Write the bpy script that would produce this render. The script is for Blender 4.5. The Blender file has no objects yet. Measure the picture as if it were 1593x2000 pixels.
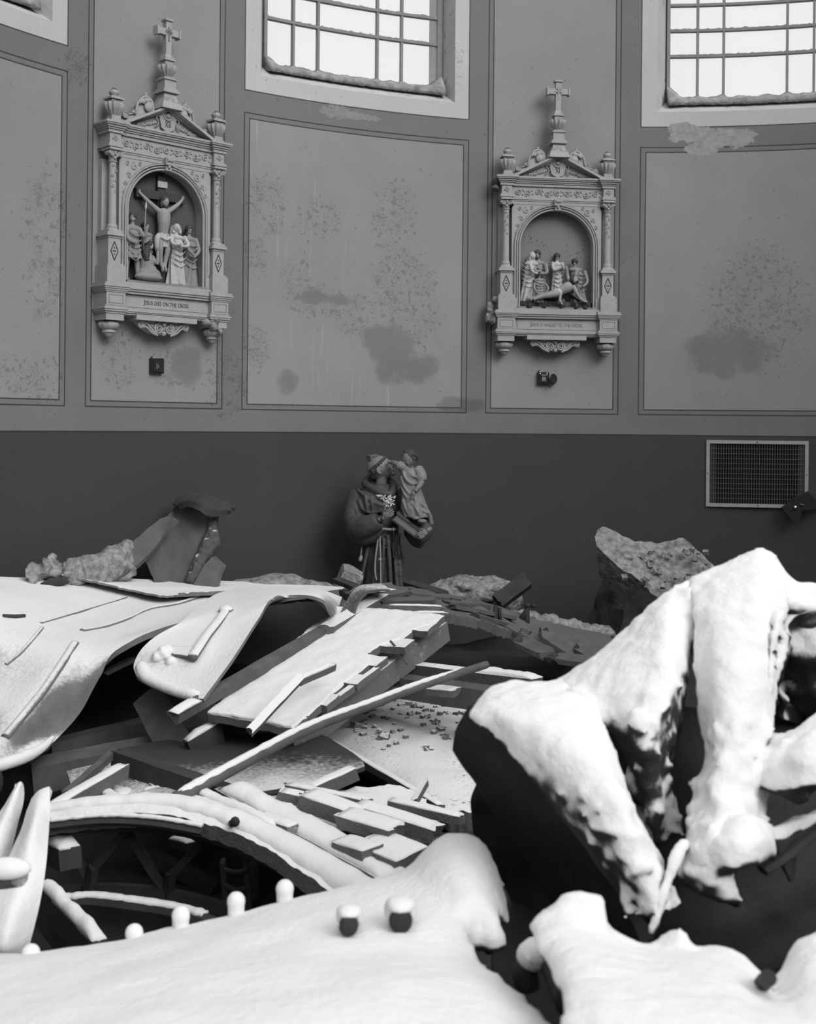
import bpy, bmesh, math, random
from mathutils import Vector, Matrix, noise
from mathutils.bvhtree import BVHTree
PI = math.pi
S = bpy.context.scene
C = S.collection
random.seed(7)

# ---------------------------------------------------------------- camera
EYE = 2.0                      # eye height over the church floor
F, Y0, ROLL = 2378.6652, 832.1193, 0.0093
cam = bpy.data.cameras.new('camera')
cam.sensor_fit = 'HORIZONTAL'; cam.sensor_width = 36.0
cam.lens = 36.0 * F / 1593.0
cam.shift_x = 0.0
cam.shift_y = -(1000.0 - Y0) / 1593.0
cam.clip_start = 0.05; cam.clip_end = 500
cam.dof.use_dof = True; cam.dof.focus_distance = 7.5; cam.dof.aperture_fstop = 7.0
camo = bpy.data.objects.new('camera', cam); C.objects.link(camo)
camo.matrix_world = Matrix.Translation((0, 0, EYE)) @ Matrix.Rotation(PI / 2, 4, 'X') @ Matrix.Rotation(ROLL, 4, 'Z')
S.camera = camo

# ---------------------------------------------------------------- sky, light, exposure
S.view_settings.view_transform = 'Standard'; S.view_settings.look = 'None'
S.view_settings.gamma = 1.0; S.view_settings.use_curve_mapping = False
S.view_settings.exposure = 0.42
wd = bpy.data.worlds.new('overcast_sky'); S.world = wd; wd.use_nodes = True
nt = wd.node_tree; nt.nodes.clear()
out = nt.nodes.new('ShaderNodeOutputWorld'); bg = nt.nodes.new('ShaderNodeBackground')
tc = nt.nodes.new('ShaderNodeTexCoord'); sep = nt.nodes.new('ShaderNodeSeparateXYZ')
rp = nt.nodes.new('ShaderNodeValToRGB')
nt.links.new(tc.outputs['Generated'], sep.inputs[0]); nt.links.new(sep.outputs['Z'], rp.inputs[0])
cr = rp.color_ramp
cr.elements[0].position = 0.0; cr.elements[0].color = (0.25, 0.25, 0.25, 1)
cr.elements[1].position = 1.0; cr.elements[1].color = (1.25, 1.25, 1.25, 1)
e = cr.elements.new(0.06); e.color = (0.85, 0.85, 0.85, 1)
e = cr.elements.new(0.45); e.color = (0.95, 0.95, 0.95, 1)
nt.links.new(rp.outputs[0], bg.inputs[0]); bg.inputs[1].default_value = 0.78
nt.links.new(bg.outputs[0], out.inputs[0])
sun = bpy.data.lights.new('veiled_sun', 'SUN'); sun.energy = 1.55; sun.angle = math.radians(34)
suno = bpy.data.objects.new('veiled_sun', sun); C.objects.link(suno)
suno.rotation_euler = Vector((0.80, -1.0, 0.85)).to_track_quat('Z', 'Y').to_euler()

# ---------------------------------------------------------------- camera-pixel to place helper (used to read positions off the photograph)
def P(x, y, d, dz=0.0):
    dx, dy = x - 796.5, y - Y0
    c, s = math.cos(ROLL), math.sin(ROLL)
    u = dx * c + dy * s; v = -dx * s + dy * c
    return Vector((u / F * d, d, EYE - v / F * d + dz))
def Z(x, y, z):
    """point seen at x, y whose height over the floor is EYE+z"""
    a = P(x, y, 1.0); return P(x, y, z / (a.z - EYE))
def hit(bv, x, y):
    o = Vector((0, 0, EYE)); d = (P(x, y, 1.0) - o).normalized()
    return bv.ray_cast(o, d)[0]

# ---------------------------------------------------------------- node helper
class Nd:
    def __init__(s, nt, sock): s.nt = nt; s.k = sock
    def _m(s, op, *o, clamp=False):
        n = s.nt.nodes.new('ShaderNodeMath'); n.operation = op; n.use_clamp = clamp
        for i, a in enumerate((s,) + o):
            if isinstance(a, Nd): s.nt.links.new(a.k, n.inputs[i])
            else: n.inputs[i].default_value = a
        return Nd(s.nt, n.outputs[0])
    def __add__(s, o): return s._m('ADD', o)
    __radd__ = __add__
    def __sub__(s, o): return s._m('SUBTRACT', o)
    def __rsub__(s, o): return (s * -1.0) + o
    def __mul__(s, o): return s._m('MULTIPLY', o)
    __rmul__ = __mul__
    def gt(s, o): return s._m('GREATER_THAN', o)
    def lt(s, o): return s._m('LESS_THAN', o)
    def abs(s): return s._m('ABSOLUTE')
    def mod(s, o): return s._m('FLOORED_MODULO', o)
    def sat(s): return s._m('ADD', 0.0, clamp=True)
    def mx(s, o): return s._m('MAXIMUM', o)
    def mn(s, o): return s._m('MINIMUM', o)
    def pw(s, o): return s._m('POWER', o)
    def step(s, a, b):
        n = s.nt.nodes.new('ShaderNodeMapRange'); n.interpolation_type = 'SMOOTHSTEP'
        s.nt.links.new(s.k, n.inputs[0]); n.inputs[1].default_value = a; n.inputs[2].default_value = b
        return Nd(s.nt, n.outputs[0])
    def mix(s, a, b):            # s is the factor
        return (b - a) * s + a if isinstance(a, Nd) or isinstance(b, Nd) else s * (b - a) + a

def new_mat(name):
    m = bpy.data.materials.new(name); m.use_nodes = True; t = m.node_tree
    b = t.nodes['Principled BSDF']; b.inputs['Roughness'].default_value = 0.85
    b.inputs['Specular IOR Level'].default_value = 0.25
    return m, t, b
def coords(t, kind='Object'):
    n = t.nodes.new('ShaderNodeTexCoord'); return n.outputs[kind]
def geo_pos(t): return t.nodes.new('ShaderNodeNewGeometry').outputs['Position']
def noi(t, vec, scale, detail=4, rough=0.55, sc=None):
    if sc:
        mp = t.nodes.new('ShaderNodeMapping'); t.links.new(vec, mp.inputs[0]); mp.inputs['Scale'].default_value = sc; vec = mp.outputs[0]
    n = t.nodes.new('ShaderNodeTexNoise'); t.links.new(vec, n.inputs['Vector'])
    n.inputs['Scale'].default_value = scale; n.inputs['Detail'].default_value = detail; n.inputs['Roughness'].default_value = rough
    return Nd(t, n.outputs[0])
def vor(t, vec, scale):
    n = t.nodes.new('ShaderNodeTexVoronoi'); t.links.new(vec, n.inputs['Vector']); n.inputs['Scale'].default_value = scale
    return Nd(t, n.outputs['Distance'])
def setcol(t, b, g):
    cb = t.nodes.new('ShaderNodeCombineColor')
    for i in range(3): t.links.new(g.k, cb.inputs[i])
    t.links.new(cb.outputs[0], b.inputs['Base Color'])
def bump(t, b, h, dist, strength=1.0):
    n = t.nodes.new('ShaderNodeBump'); n.inputs['Distance'].default_value = dist; n.inputs['Strength'].default_value = strength
    t.links.new(h.k, n.inputs['Height']); t.links.new(n.outputs[0], b.inputs['Normal'])
def nz(t):
    g = t.nodes.new('ShaderNodeNewGeometry'); s_ = t.nodes.new('ShaderNodeSeparateXYZ'); t.links.new(g.outputs['Normal'], s_.inputs[0])
    return Nd(t, s_.outputs[2])
def plain(name, g, var=0.25, scale=12, rough=0.85, bd=0.002, bs=40, metal=0.0):
    m, t, b = new_mat(name); v = coords(t)
    setcol(t, b, (noi(t, v, scale) - 0.5) * (2 * var * g) + g)
    b.inputs['Roughness'].default_value = rough; b.inputs['Metallic'].default_value = metal
    if bd: bump(t, b, noi(t, v, bs, 5), bd)
    return m
SNOW = 0.74
def snowy(name, g, lo=0.25, hi=0.6, var=0.3, amp=0.7, grain=None, speck=0.0, scale=9, fine=70, sn=SNOW):
    """material of grey g whose upward faces carry snow"""
    m, t, b = new_mat(name); v = geo_pos(t); o = coords(t)
    base = (noi(t, o, 14, 5, 0.6, grain) - 0.5) * (2 * var * g) + g
    base = base.mx(0.01)
    k = nz(t) + (noi(t, v, scale, 5, 0.6) - 0.5) * amp + (noi(t, v, fine, 3, 0.6) - 0.5) * (amp * 0.9)
    f = k.step(lo, hi)
    if speck:
        f = f * (1.0 - (noi(t, v, 45, 3).gt(0.63)) * noi(t, v, 3.0, 2).step(0.45, 0.65) * speck)
    setcol(t, b, f.mix(base, sn))
    bump(t, b, noi(t, v, 60, 4) + f * 0.5, 0.004)
    return m

M = {}
m, t, b = new_mat('snow'); v = geo_pos(t)
setcol(t, b, (noi(t, v, 5, 4) - 0.5) * 0.06 + 0.76); bump(t, b, noi(t, v, 22, 6, 0.6), 0.006); b.inputs['Roughness'].default_value = 0.95
b.inputs['Specular IOR Level'].default_value = 0.1
M['snow'] = m
M['cream'] = plain('painted_plaster', 0.42, 0.18, 16, 0.7, 0.0008, 60)
M['cream_dark'] = plain('soiled_plaster', 0.17, 0.35, 20, 0.8, 0.0015, 60)
M['niche12'] = plain('dark_niche_ground', 0.085, 0.2, 12, 0.8, 0.0008, 60)
m, t, b = new_mat('pale_niche_ground'); v = coords(t)
setcol(t, b, (1.0 - noi(t, v, 70, 2).gt(0.64) * noi(t, v, 7, 2).step(.45, .6) * 0.7) * 0.19); M['niche11'] = m
M['fig_light'] = plain('pale_carving', 0.40, 0.25, 40, 0.7, 0.001, 90)
M['fig_mid'] = plain('mid_carving', 0.22, 0.3, 40, 0.7, 0.001, 90)
M['fig_dark'] = plain('dark_carving', 0.05, 0.3, 40, 0.6, 0.001, 90)
M['skin'] = plain('painted_flesh', 0.27, 0.15, 40, 0.6, 0.0005, 90)
M['ink'] = plain('ink', 0.025, 0.1, 10, 0.7, 0)
M['faint_ink'] = plain('faded_ink', 0.16, 0.3, 30, 0.7, 0)
M['black_iron'] = plain('black_iron', 0.025, 0.3, 20, 0.35, 0.0005, 60)
M['chrome'] = plain('bright_metal', 0.7, 0.1, 20, 0.2, 0, metal=1.0)
M['vent'] = plain('grille_paint', 0.32, 0.2, 30, 0.6, 0.0004)
M['vent_wire'] = plain('grille_wire', 0.11, 0.3, 50, 0.5, 0)
M['black'] = plain('duct_black', 0.006, 0.2, 8, 0.9, 0)
M['wood'] = snowy('weathered_wood', 0.085, 0.62, 0.95, 0.5, 0.5, (1, 14, 14))
M['wood_snow'] = snowy('snowy_wood', 0.13, 0.2, 0.5, 0.5, 0.3, (1, 14, 14))
M['wood_dark'] = plain('dark_wood', 0.045, 0.5, 10, 0.8, 0.002, 40)
M['hole_wood'] = plain('shade_toned_timber', 0.036, 0.5, 10, 0.8, 0.002, 40)  # timber colour lowered to carry the shade inside the hole
M['wood_bare'] = plain('bare_grey_wood', 0.10, 0.5, 10, 0.85, 0.002, 40)
M['sheet'] = snowy('snowed_metal_roofing', 0.16, 0.50, 0.92, 0.3, 0.38, None, 0.0, 6, 60)
M['sheet_dusted'] = snowy('dusted_metal_roofing', 0.09, 0.75, 1.25, 0.3, 0.7, None, 0.0, 4, 60)
M['ground_snow'] = snowy('snow_over_rubble', 0.11, 0.1, 0.5, 0.4, 0.3, None, 0.9)
M['stone_snow'] = snowy('stone_with_snow', 0.16, 0.35, 0.95, 0.6, 0.9)
m, t, b = new_mat('board_dusted_at_front'); v = geo_pos(t); s_ = t.nodes.new('ShaderNodeSeparateXYZ'); t.links.new(v, s_.inputs[0])
yy = Nd(t, s_.outputs[1]); cov = (yy * -1.0 + 5.02) + (noi(t, v, 2.5, 3) - .5) * .5 + (noi(t, v, 50, 3) - .5) * .35
cov = cov.step(-.05, .38) * nz(t).gt(.3)
setcol(t, b, cov.mix(.045, SNOW)); bump(t, b, noi(t, v, 60, 4), .003); M['board_dust'] = m
M['plaster_rub'] = plain('broken_plaster', 0.24, 1.3, 22, 0.9, 0.02, 30)
M['plaster_grey'] = plain('grey_plaster_face', 0.105, 0.3, 14, 0.9, 0.002, 60)
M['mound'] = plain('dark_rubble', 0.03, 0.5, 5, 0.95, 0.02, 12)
M['fan'] = snowy('thick_snow_on_iron', 0.035, -0.38, -0.02, 0.4, 0.42, None, 0.0, 8, 26, .80)
M['fan_rough'] = snowy('rough_snow_on_iron', 0.035, -0.12, 0.28, 0.4, 0.85, None, 0.0, 10, 34, .81)
M['fan_patchy'] = snowy('patchy_snow_on_iron', 0.035, -0.1, 0.5, 0.4, 0.9, None, 0.0, 9, 30)
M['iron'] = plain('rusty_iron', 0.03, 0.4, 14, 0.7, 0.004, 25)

# ---------------------------------------------------------------- mesh helpers
def mkobj(name, v, f, mat=None, parent=None, smooth=False):
    me = bpy.data.meshes.new(name); me.from_pydata([tuple(a) for a in v], [], f); me.update()
    bm = bmesh.new(); bm.from_mesh(me); bmesh.ops.recalc_face_normals(bm, faces=bm.faces); bm.to_mesh(me); bm.free()
    if smooth:
        me.polygons.foreach_set('use_smooth', [True] * len(me.polygons))
        if smooth is not True: me.set_sharp_from_angle(angle=math.radians(smooth))
    o = bpy.data.objects.new(name, me); C.objects.link(o)
    if mat: me.materials.append(M[mat] if isinstance(mat, str) else mat)
    if parent: o.parent = parent
    return o
def tag(o, label=None, cat=None, group=None, kind=None):
    if label: o['label'] = label
    if cat: o['category'] = cat
    if group: o['group'] = group
    if kind: o['kind'] = kind
    return o
def empty(name, loc=(0, 0, 0), rz=0.0, label=None, cat=None, group=None, kind=None):
    o = bpy.data.objects.new(name, None); C.objects.link(o); o.location = loc; o.rotation_euler = (0, 0, rz); o.empty_display_size = 0.1
    o.rotation_mode = 'XYZ'
    return tag(o, label, cat, group, kind)
def join(*ps):
    V, Fc = [], []
    for v, f in ps:
        k = len(V); V += list(v); Fc += [[i + k for i in q] for q in f]
    return V, Fc
def xf(p, mat): return [mat @ Vector(a) for a in p[0]], p[1]
def mv(p, x=0, y=0, z=0): return [Vector(a) + Vector((x, y, z)) for a in p[0]], p[1]
def box(x0, x1, y0, y1, z0, z1):
    v = [(x, y, z) for x in (x0, x1) for y in (y0, y1) for z in (z0, z1)]
    return [Vector(a) for a in v], [[0, 1, 3, 2], [4, 6, 7, 5], [0, 4, 5, 1], [2, 3, 7, 6], [0, 2, 6, 4], [1, 5, 7, 3]]
def frust(x0, x1, y0, y1, z0, X0, X1, Y0_, Y1_, z1):
    v = [(x0, y0, z0), (x1, y0, z0), (x1, y1, z0), (x0, y1, z0), (X0, Y0_, z1), (X1, Y0_, z1), (X1, Y1_, z1), (X0, Y1_, z1)]
    return [Vector(a) for a in v], [[0, 1, 2, 3], [4, 5, 6, 7], [0, 1, 5, 4], [1, 2, 6, 5], [2, 3, 7, 6], [3, 0, 4, 7]]
def lathe(prof, n=24, cx=0, cy=0, cz=0, flute=0, fk=0.0, a0=0, a1=2 * PI):
    v, f = [], []; full = abs(a1 - a0 - 2 * PI) < 1e-6; m_ = n if full else n + 1
    for r, z in prof:
        for i in range(m_):
            a = a0 + (a1 - a0) * i / n; rr = r * (1 + fk * math.cos(flute * a)) if flute else r
            v.append(Vector((cx + rr * math.cos(a), cy + rr * math.sin(a), cz + z)))
    for j in range(len(prof) - 1):
        for i in range(n):
            i2 = (i + 1) % m_ if full else i + 1
            f.append([j * m_ + i, j * m_ + i2, (j + 1) * m_ + i2, (j + 1) * m_ + i])
    f.append(list(range(m_))[::-1]); f.append([(len(prof) - 1) * m_ + i for i in range(m_)])
    return v, f
def ell(c, r, n=16, rot=None):
    v, f = [], []; h = n // 2
    for j in range(h + 1):
        th = PI * j / h
        for i in range(n):
            a = 2 * PI * i / n
            p = Vector((r[0] * math.sin(th) * math.cos(a), r[1] * math.sin(th) * math.sin(a), r[2] * math.cos(th)))
            if rot is not None: p = rot @ p
            v.append(p + Vector(c))
    for j in range(h):
        for i in range(n):
            f.append([j * n + i, j * n + (i + 1) % n, (j + 1) * n + (i + 1) % n, (j + 1) * n + i])
    return v, f
def tube(pts, rad, n=10, flat=1.0):
    pts = [Vector(p) for p in pts]; k = len(pts)
    if not hasattr(rad, '__len__'): rad = [rad] * k
    v, f = [], []; up = None
    for i, p in enumerate(pts):
        d = (pts[min(i + 1, k - 1)] - pts[max(i - 1, 0)]).normalized()
        if up is None:
            up = Vector((0, 0, 1)) if abs(d.z) < 0.9 else Vector((0, 1, 0))
        s = d.cross(up).normalized(); up = s.cross(d).normalized()
        for j in range(n):
            a = 2 * PI * j / n
            v.append(p + s * (rad[i] * math.cos(a)) + up * (rad[i] * flat * math.sin(a)))
    for i in range(k - 1):
        for j in range(n):
            f.append([i * n + j, i * n + (j + 1) % n, (i + 1) * n + (j + 1) % n, (i + 1) * n + j])
    f.append(list(range(n))[::-1]); f.append([(k - 1) * n + j for j in range(n)])
    return v, f
def extr(poly, y0, y1):
    """polygon in the x-z plane pushed from y0 to y1"""
    n = len(poly); v = [Vector((x, y0, z)) for x, z in poly] + [Vector((x, y1, z)) for x, z in poly]
    f = [list(range(n)), [n + i for i in range(n)][::-1]] + [[i, (i + 1) % n, n + (i + 1) % n, n + i] for i in range(n)]
    return v, f
def cr_(p, t):
    n = len(p) - 1; i = min(int(t * n), n - 1); u = t * n - i
    a, b_, c_, d = p[max(i - 1, 0)], p[i], p[i + 1], p[min(i + 2, n)]
    return 0.5 * ((2 * b_) + (c_ - a) * u + (2 * a - 5 * b_ + 4 * c_ - d) * u * u + (3 * b_ - a - 3 * c_ + d) * u ** 3)
def curve(p, n):
    p = [Vector(a) for a in p]; return [cr_(p, i / n) for i in range(n + 1)]
def rag(p, s, a):
    return noise.noise_vector(Vector(p) * s) * a
def loft(rows, nu, nv, thick=0.02, amp=0.0, sc=6.0, jag=0.0, down=None):
    """smooth sheet through rows of points with real thickness"""
    R_ = [curve(r, nu) for r in rows]; g = []
    for j in range(nv + 1): g.append([cr_([R_[k][i] for k in range(len(R_))], j / nv) for i in range(nu + 1)])
    W_, H_ = nu + 1, nv + 1
    nr = [[None] * W_ for _ in range(H_)]
    for j in range(H_):
        for i in range(W_):
            a = g[j][min(i + 1, nu)] - g[j][max(i - 1, 0)]; c_ = g[min(j + 1, nv)][i] - g[max(j - 1, 0)][i]
            q = a.cross(c_); nr[j][i] = q.normalized() if q.length > 1e-9 else Vector((0, 0, 1))
    s = sum((q for r in nr for q in r), Vector()); want = down or Vector((0, -0.4, 1))
    if s.dot(want) < 0: nr = [[-q for q in r] for r in nr]
    if amp or jag:
        for j in range(H_):
            for i in range(W_):
                p = g[j][i]; k = noise.noise(p * sc) + 0.5 * noise.noise(p * sc * 2.3)
                g[j][i] = p + nr[j][i] * (amp * k)
                if jag and (i in (0, nu) or j in (0, nv)): g[j][i] += noise.noise_vector(p * 31) * jag
    v = [g[j][i] for j in range(H_) for i in range(W_)] + [g[j][i] - nr[j][i] * thick for j in range(H_) for i in range(W_)]
    K = W_ * H_; f = []
    ix = lambda j, i: j * W_ + i
    for j in range(nv):
        for i in range(nu):
            q = [ix(j, i), ix(j, i + 1), ix(j + 1, i + 1), ix(j + 1, i)]; f.append(q); f.append([K + a for a in q][::-1])
    bd = [ix(0, i) for i in range(W_)] + [ix(j, nu) for j in range(1, H_)] + [ix(nv, i) for i in range(nu - 1, -1, -1)] + [ix(j, 0) for j in range(nv - 1, 0, -1)]
    for a, b_ in zip(bd, bd[1:] + bd[:1]): f.append([a, b_, K + b_, K + a])
    return v, f
def remesh(p, vox, smooth=2, amp=0.0, sc=8.0, sc2=0, amp2=0.0):
    """fuse overlapping closed pieces into one skin"""
    me = bpy.data.meshes.new('t'); me.from_pydata([tuple(a) for a in p[0]], [], p[1]); me.update()
    bm = bmesh.new(); bm.from_mesh(me); bmesh.ops.recalc_face_normals(bm, faces=bm.faces); bm.to_mesh(me); bm.free()
    o = bpy.data.objects.new('t', me); C.objects.link(o)
    r = o.modifiers.new('r', 'REMESH'); r.mode = 'VOXEL'; r.voxel_size = vox; r.use_smooth_shade = True
    if smooth:
        s_ = o.modifiers.new('s', 'SMOOTH'); s_.factor = 0.5; s_.iterations = smooth
    dg = bpy.context.evaluated_depsgraph_get(); dg.update()
    ev = o.evaluated_get(dg); m2 = ev.to_mesh()
    vs = [v_.co.copy() for v_ in m2.vertices]; ns = [v_.normal.copy() for v_ in m2.vertices]; fs = [list(q.vertices) for q in m2.polygons]
    ev.to_mesh_clear(); bpy.data.objects.remove(o); bpy.data.meshes.remove(me)
    if amp or amp2:
        for i, q in enumerate(vs):
            k = noise.noise(q * sc) * amp
            if amp2: k += noise.noise(q * sc2) * amp2
            vs[i] = q + ns[i] * k
    return vs, fs
def rough_box(c, size, rot, n=5, amp=0.02, sc=9.0):
    """a broken lump: subdivided box with uneven faces"""
    bm = bmesh.new(); bmesh.ops.create_cube(bm, size=1.0)
    bmesh.ops.subdivide_edges(bm, edges=bm.edges[:], cuts=n, use_grid_fill=True)
    mt = Matrix.Translation(c) @ rot.to_4x4() @ Matrix.Diagonal((*size, 1))
    v = []
    for q in bm.verts:
        w = mt @ q.co; v.append(w + noise.noise_vector(w * sc) * amp + noise.noise_vector(w * sc * 3) * amp * 0.4)
    bm.verts.index_update(); f = [[q.index for q in a.verts] for a in bm.faces]; bm.free()
    return v, f
def plank(a, b, w, h, roll=0.0, jag=0.01, bend=0.0, n=8, amp=0.003, ends=0.0):
    """a board from a to b, w wide, h thick; a and b are on its top face"""
    a, b = Vector(a), Vector(b); d = (b - a); L = d.length; d.normalize()
    s = d.cross(Vector((0, 0, 1)))
    s = s.normalized() if s.length > 1e-3 else Vector((1, 0, 0))
    s = Matrix.Rotation(roll, 3, d) @ s; u = s.cross(d).normalized()
    v, f = [], []; m_ = 4
    cs = [(-.5 + i / m_, 0) for i in range(m_ + 1)] + [(.5 - i / m_, -1) for i in range(m_ + 1)]
    K = len(cs)
    for j in range(n + 1):
        t_ = j / n; c_ = a + d * (L * t_) + u * (bend * math.sin(PI * t_))
        for (x, y) in cs:
            p = c_ + s * (x * w) + u * (y * h)
            if j in (0, n): p += d * (noise.noise(p * 37) * jag * 2 + noise.noise(p * 90) * jag)
            p += noise.noise_vector(p * 11) * amp
            v.append(p)
    for j in range(n):
        for i in range(K): f.append([j * K + i, j * K + (i + 1) % K, (j + 1) * K + (i + 1) % K, (j + 1) * K + i])
    f.append(list(range(K))[::-1]); f.append([n * K + i for i in range(K)])
    return v, f
def snowcap(a, b, w, h, roll=0.0, bend=0.0, cover=1.0, n=None, seed=0):
    """snow lying along the top of a board"""
    a, b = Vector(a), Vector(b); d = (b - a); L = d.length; d.normalize()
    n = n or max(8, int(L / 0.03))
    s = d.cross(Vector((0, 0, 1))).normalized(); s = Matrix.Rotation(roll, 3, d) @ s; u = s.cross(d).normalized()
    v, f = [], []; prof = [(-.5, -.15), (-.47, .45), (-.33, .85), (0, 1.0), (.33, .85), (.47, .45), (.5, -.15)]; K = len(prof)
    for j in range(n + 1):
        t_ = j / n; e_ = min(1, 4 * min(t_, 1 - t_) * n / 8 + .25); e_ = min(1, e_)
        c_ = a + d * (L * (0.01 + .98 * t_)) + u * (bend * math.sin(PI * t_))
        for x, y in prof:
            q = c_ + s * (x * w)
            k = 1 + 0.5 * noise.noise(q * 14 + Vector((seed, 0, 0))) + .25 * noise.noise(q * 40)
            v.append(c_ + s * (x * w * cover * (0.97 + .08 * noise.noise(q * 20))) + u * (y * h * k * (e_ if y > 0 else 1)) )
    for j in range(n):
        for i in range(K): f.append([j * K + i, j * K + (i + 1) % K, (j + 1) * K + (i + 1) % K, (j + 1) * K + i])
    f.append(list(range(K))[::-1]); f.append([n * K + i for i in range(K)])
    return v, f
def board(name, a, b, w, h, label, cat, roll=0.0, mat='wood_snow', snow=0.0, group=None, bend=0.0, jag=0.01, cover=1.0):
    o = mkobj(name, *plank(a, b, w, h, roll, jag, bend), mat, None, 30)
    tag(o, label, cat, group)
    if snow: mkobj('snow_layer', *snowcap(a, b, w, snow, roll, bend, cover), 'snow', o, True)
    return o
def text(body, size, depth, mat, parent, loc, rot=(PI / 2, 0, 0), name='lettering', small=None, squash=1.0):
    cu = bpy.data.curves.new('t', 'FONT'); cu.body = body; cu.size = size; cu.extrude = depth; cu.align_x = 'CENTER'; cu.align_y = 'CENTER'
    if small:
        cu.small_caps_scale = small
        for i, ch in enumerate(body):
            if ch.islower(): cu.body_format[i].use_small_caps = True
    o = bpy.data.objects.new('t', cu); C.objects.link(o)
    dg = bpy.context.evaluated_depsgraph_get(); me = bpy.data.meshes.new_from_object(o.evaluated_get(dg))
    bpy.data.objects.remove(o)
    r = bpy.data.objects.new(name, me); C.objects.link(r); r.parent = parent; r.location = loc; r.rotation_euler = rot; r.scale = (squash, 1, 1)
    me.materials.clear(); me.materials.append(M[mat]); return r
# ================================================================ THE SETTING
CX, CY, RW = 1.729, 4.4588, 4.8439
PER = 0.6399
WL, WR = -0.6341, -0.2705            # painted window surround, between these angles
IL, IR = -0.609, -0.2938             # opening in the wall face
GL, GR = -0.590, -0.3055             # opening at the window plane
ZI, ZG, ZT, ZTG = 2.418, 2.53, 4.45, 4.38
DG = 0.15; TH = 0.45
A0W, A1W = -1.95, 1.2
ZF, ZW = -EYE, 5.3
def wp(a, z, r=RW): return Vector((CX + r * math.sin(a), CY + r * math.cos(a), EYE + z))
NW = range(-2, 3)
def wall_sheet(r, holes, z0, z1, zh0, zh1):
    angs = set(); a = A0W
    while a < A1W + 1e-6: angs.add(round(a, 4)); a += 0.03
    ed = []
    for l, r_ in holes: ed += [l, r_]
    angs = sorted([a for a in angs if all(abs(a - q) > 0.006 for q in ed)] + ed)
    zs = [z0, z0 + .5, z0 + 1.2, -.6, 0, .6, 1.2, 1.8, zh0, zh0 + .6, zh0 + 1.2, zh1, z1]
    V, Fc, idx = [], [], {}
    def vi(i, j):
        if (i, j) not in idx: idx[(i, j)] = len(V); V.append(wp(angs[i], zs[j], r))
        return idx[(i, j)]
    for i in range(len(angs) - 1):
        mid = .5 * (angs[i] + angs[i + 1]); hole = any(l < mid < q for l, q in holes)
        for j in range(len(zs) - 1):
            zm = .5 * (zs[j] + zs[j + 1])
            if hole and zh0 < zm < zh1: continue
            Fc.append([vi(i, j), vi(i + 1, j), vi(i + 1, j + 1), vi(i, j + 1)])
    return V, Fc
hin = [(IL + n * PER, IR + n * PER) for n in NW]; hout = [(GL + n * PER, GR + n * PER) for n in NW]
vi_, fi_ = wall_sheet(RW, hin, ZF, ZW, ZI, ZT)
# ---- wall paint
m, t, b = new_mat('painted_church_wall')
uvn = t.nodes.new('ShaderNodeUVMap'); uvn.uv_map = 'UVMap'; sp = t.nodes.new('ShaderNodeSeparateXYZ'); t.links.new(uvn.outputs[0], sp.inputs[0])
A = Nd(t, sp.outputs[0]); Zz = Nd(t, sp.outputs[1]); OFF = 0.015
tt = (A - (WL - OFF)).mod(PER); q0 = lambda a: (a - (WL - OFF)) % PER
def rect(a0, a1, z0, z1): return tt.gt(a0) * tt.lt(a1) * Zz.gt(z0) * Zz.lt(z1)
HW = 0.0042; HA = HW / RW
def ring(a0, a1, z0, z1): return rect(a0 - HA, a1 + HA, z0 - HW, z1 + HW) - rect(a0 + HA, a1 - HA, z0 + HW, z1 - HW)
pos = geo_pos(t)
cyl = t.nodes.new('ShaderNodeCombineXYZ'); t.links.new((A * RW).k, cyl.inputs[0]); t.links.new(Zz.k, cyl.inputs[1]); W2 = cyl.outputs[0]
pL, pR, sL, sR = q0(-.6343), q0(-.2706), q0(-.2388), q0(-.0266)
pLi, pRi, sLi, sRi = q0(-.626), q0(-.2788), q0(-.231), q0(-.0346)
wl, wr = q0(WL), q0(WR)
zpo, zpi, zbo, zbi, zd = 2.144, 2.107, .1041, .1404, -.0526
BAND, PAN, SUR, DADO, LINE = 0.158, 0.245, 0.45, 0.048, 0.022
inner = (rect(pLi, pRi, zbi, zpi) + rect(sLi, sRi, zbi, 9)).sat()
col = inner.mix(BAND, PAN)
sur = rect(wl, wr, 2.3, 9); col = sur.mix(col, SUR)
col = Zz.lt(zd).mix(col, DADO)
# stains: speckle mould, damp patches, washed drips, scars
def hitw(x, y):
    k = (P(x, y, 1.0) - Vector((0, 0, EYE))); kx, m_ = k.x, k.z
    a_ = kx * kx + 1; b_ = -2 * (kx * CX + CY); c_ = CX * CX + CY * CY - RW * RW
    d = (-b_ + math.sqrt(b_ * b_ - 4 * a_ * c_)) / (2 * a_)
    return math.atan2(kx * d - CX, d - CY), m_ * d
def patch(x, y, rx, ry):
    a, z = hitw(x, y); sc_ = abs(hitw(x + 10, y)[0] - a) / 10; sz = abs(hitw(x, y + 10)[1] - z) / 10
    du = (A - a) * (1 / (rx * sc_)); dv = (Zz - z) * (1 / (ry * sz))
    return (1.0 - (du * du + dv * dv)).mx(0.0).sat()
n1 = noi(t, W2, 3.0, 5, .6); nf = noi(t, W2, 85, 4, .65); nm = noi(t, W2, 24, 4, .6); nw = noi(t, W2, 7, 4, .6)
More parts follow.
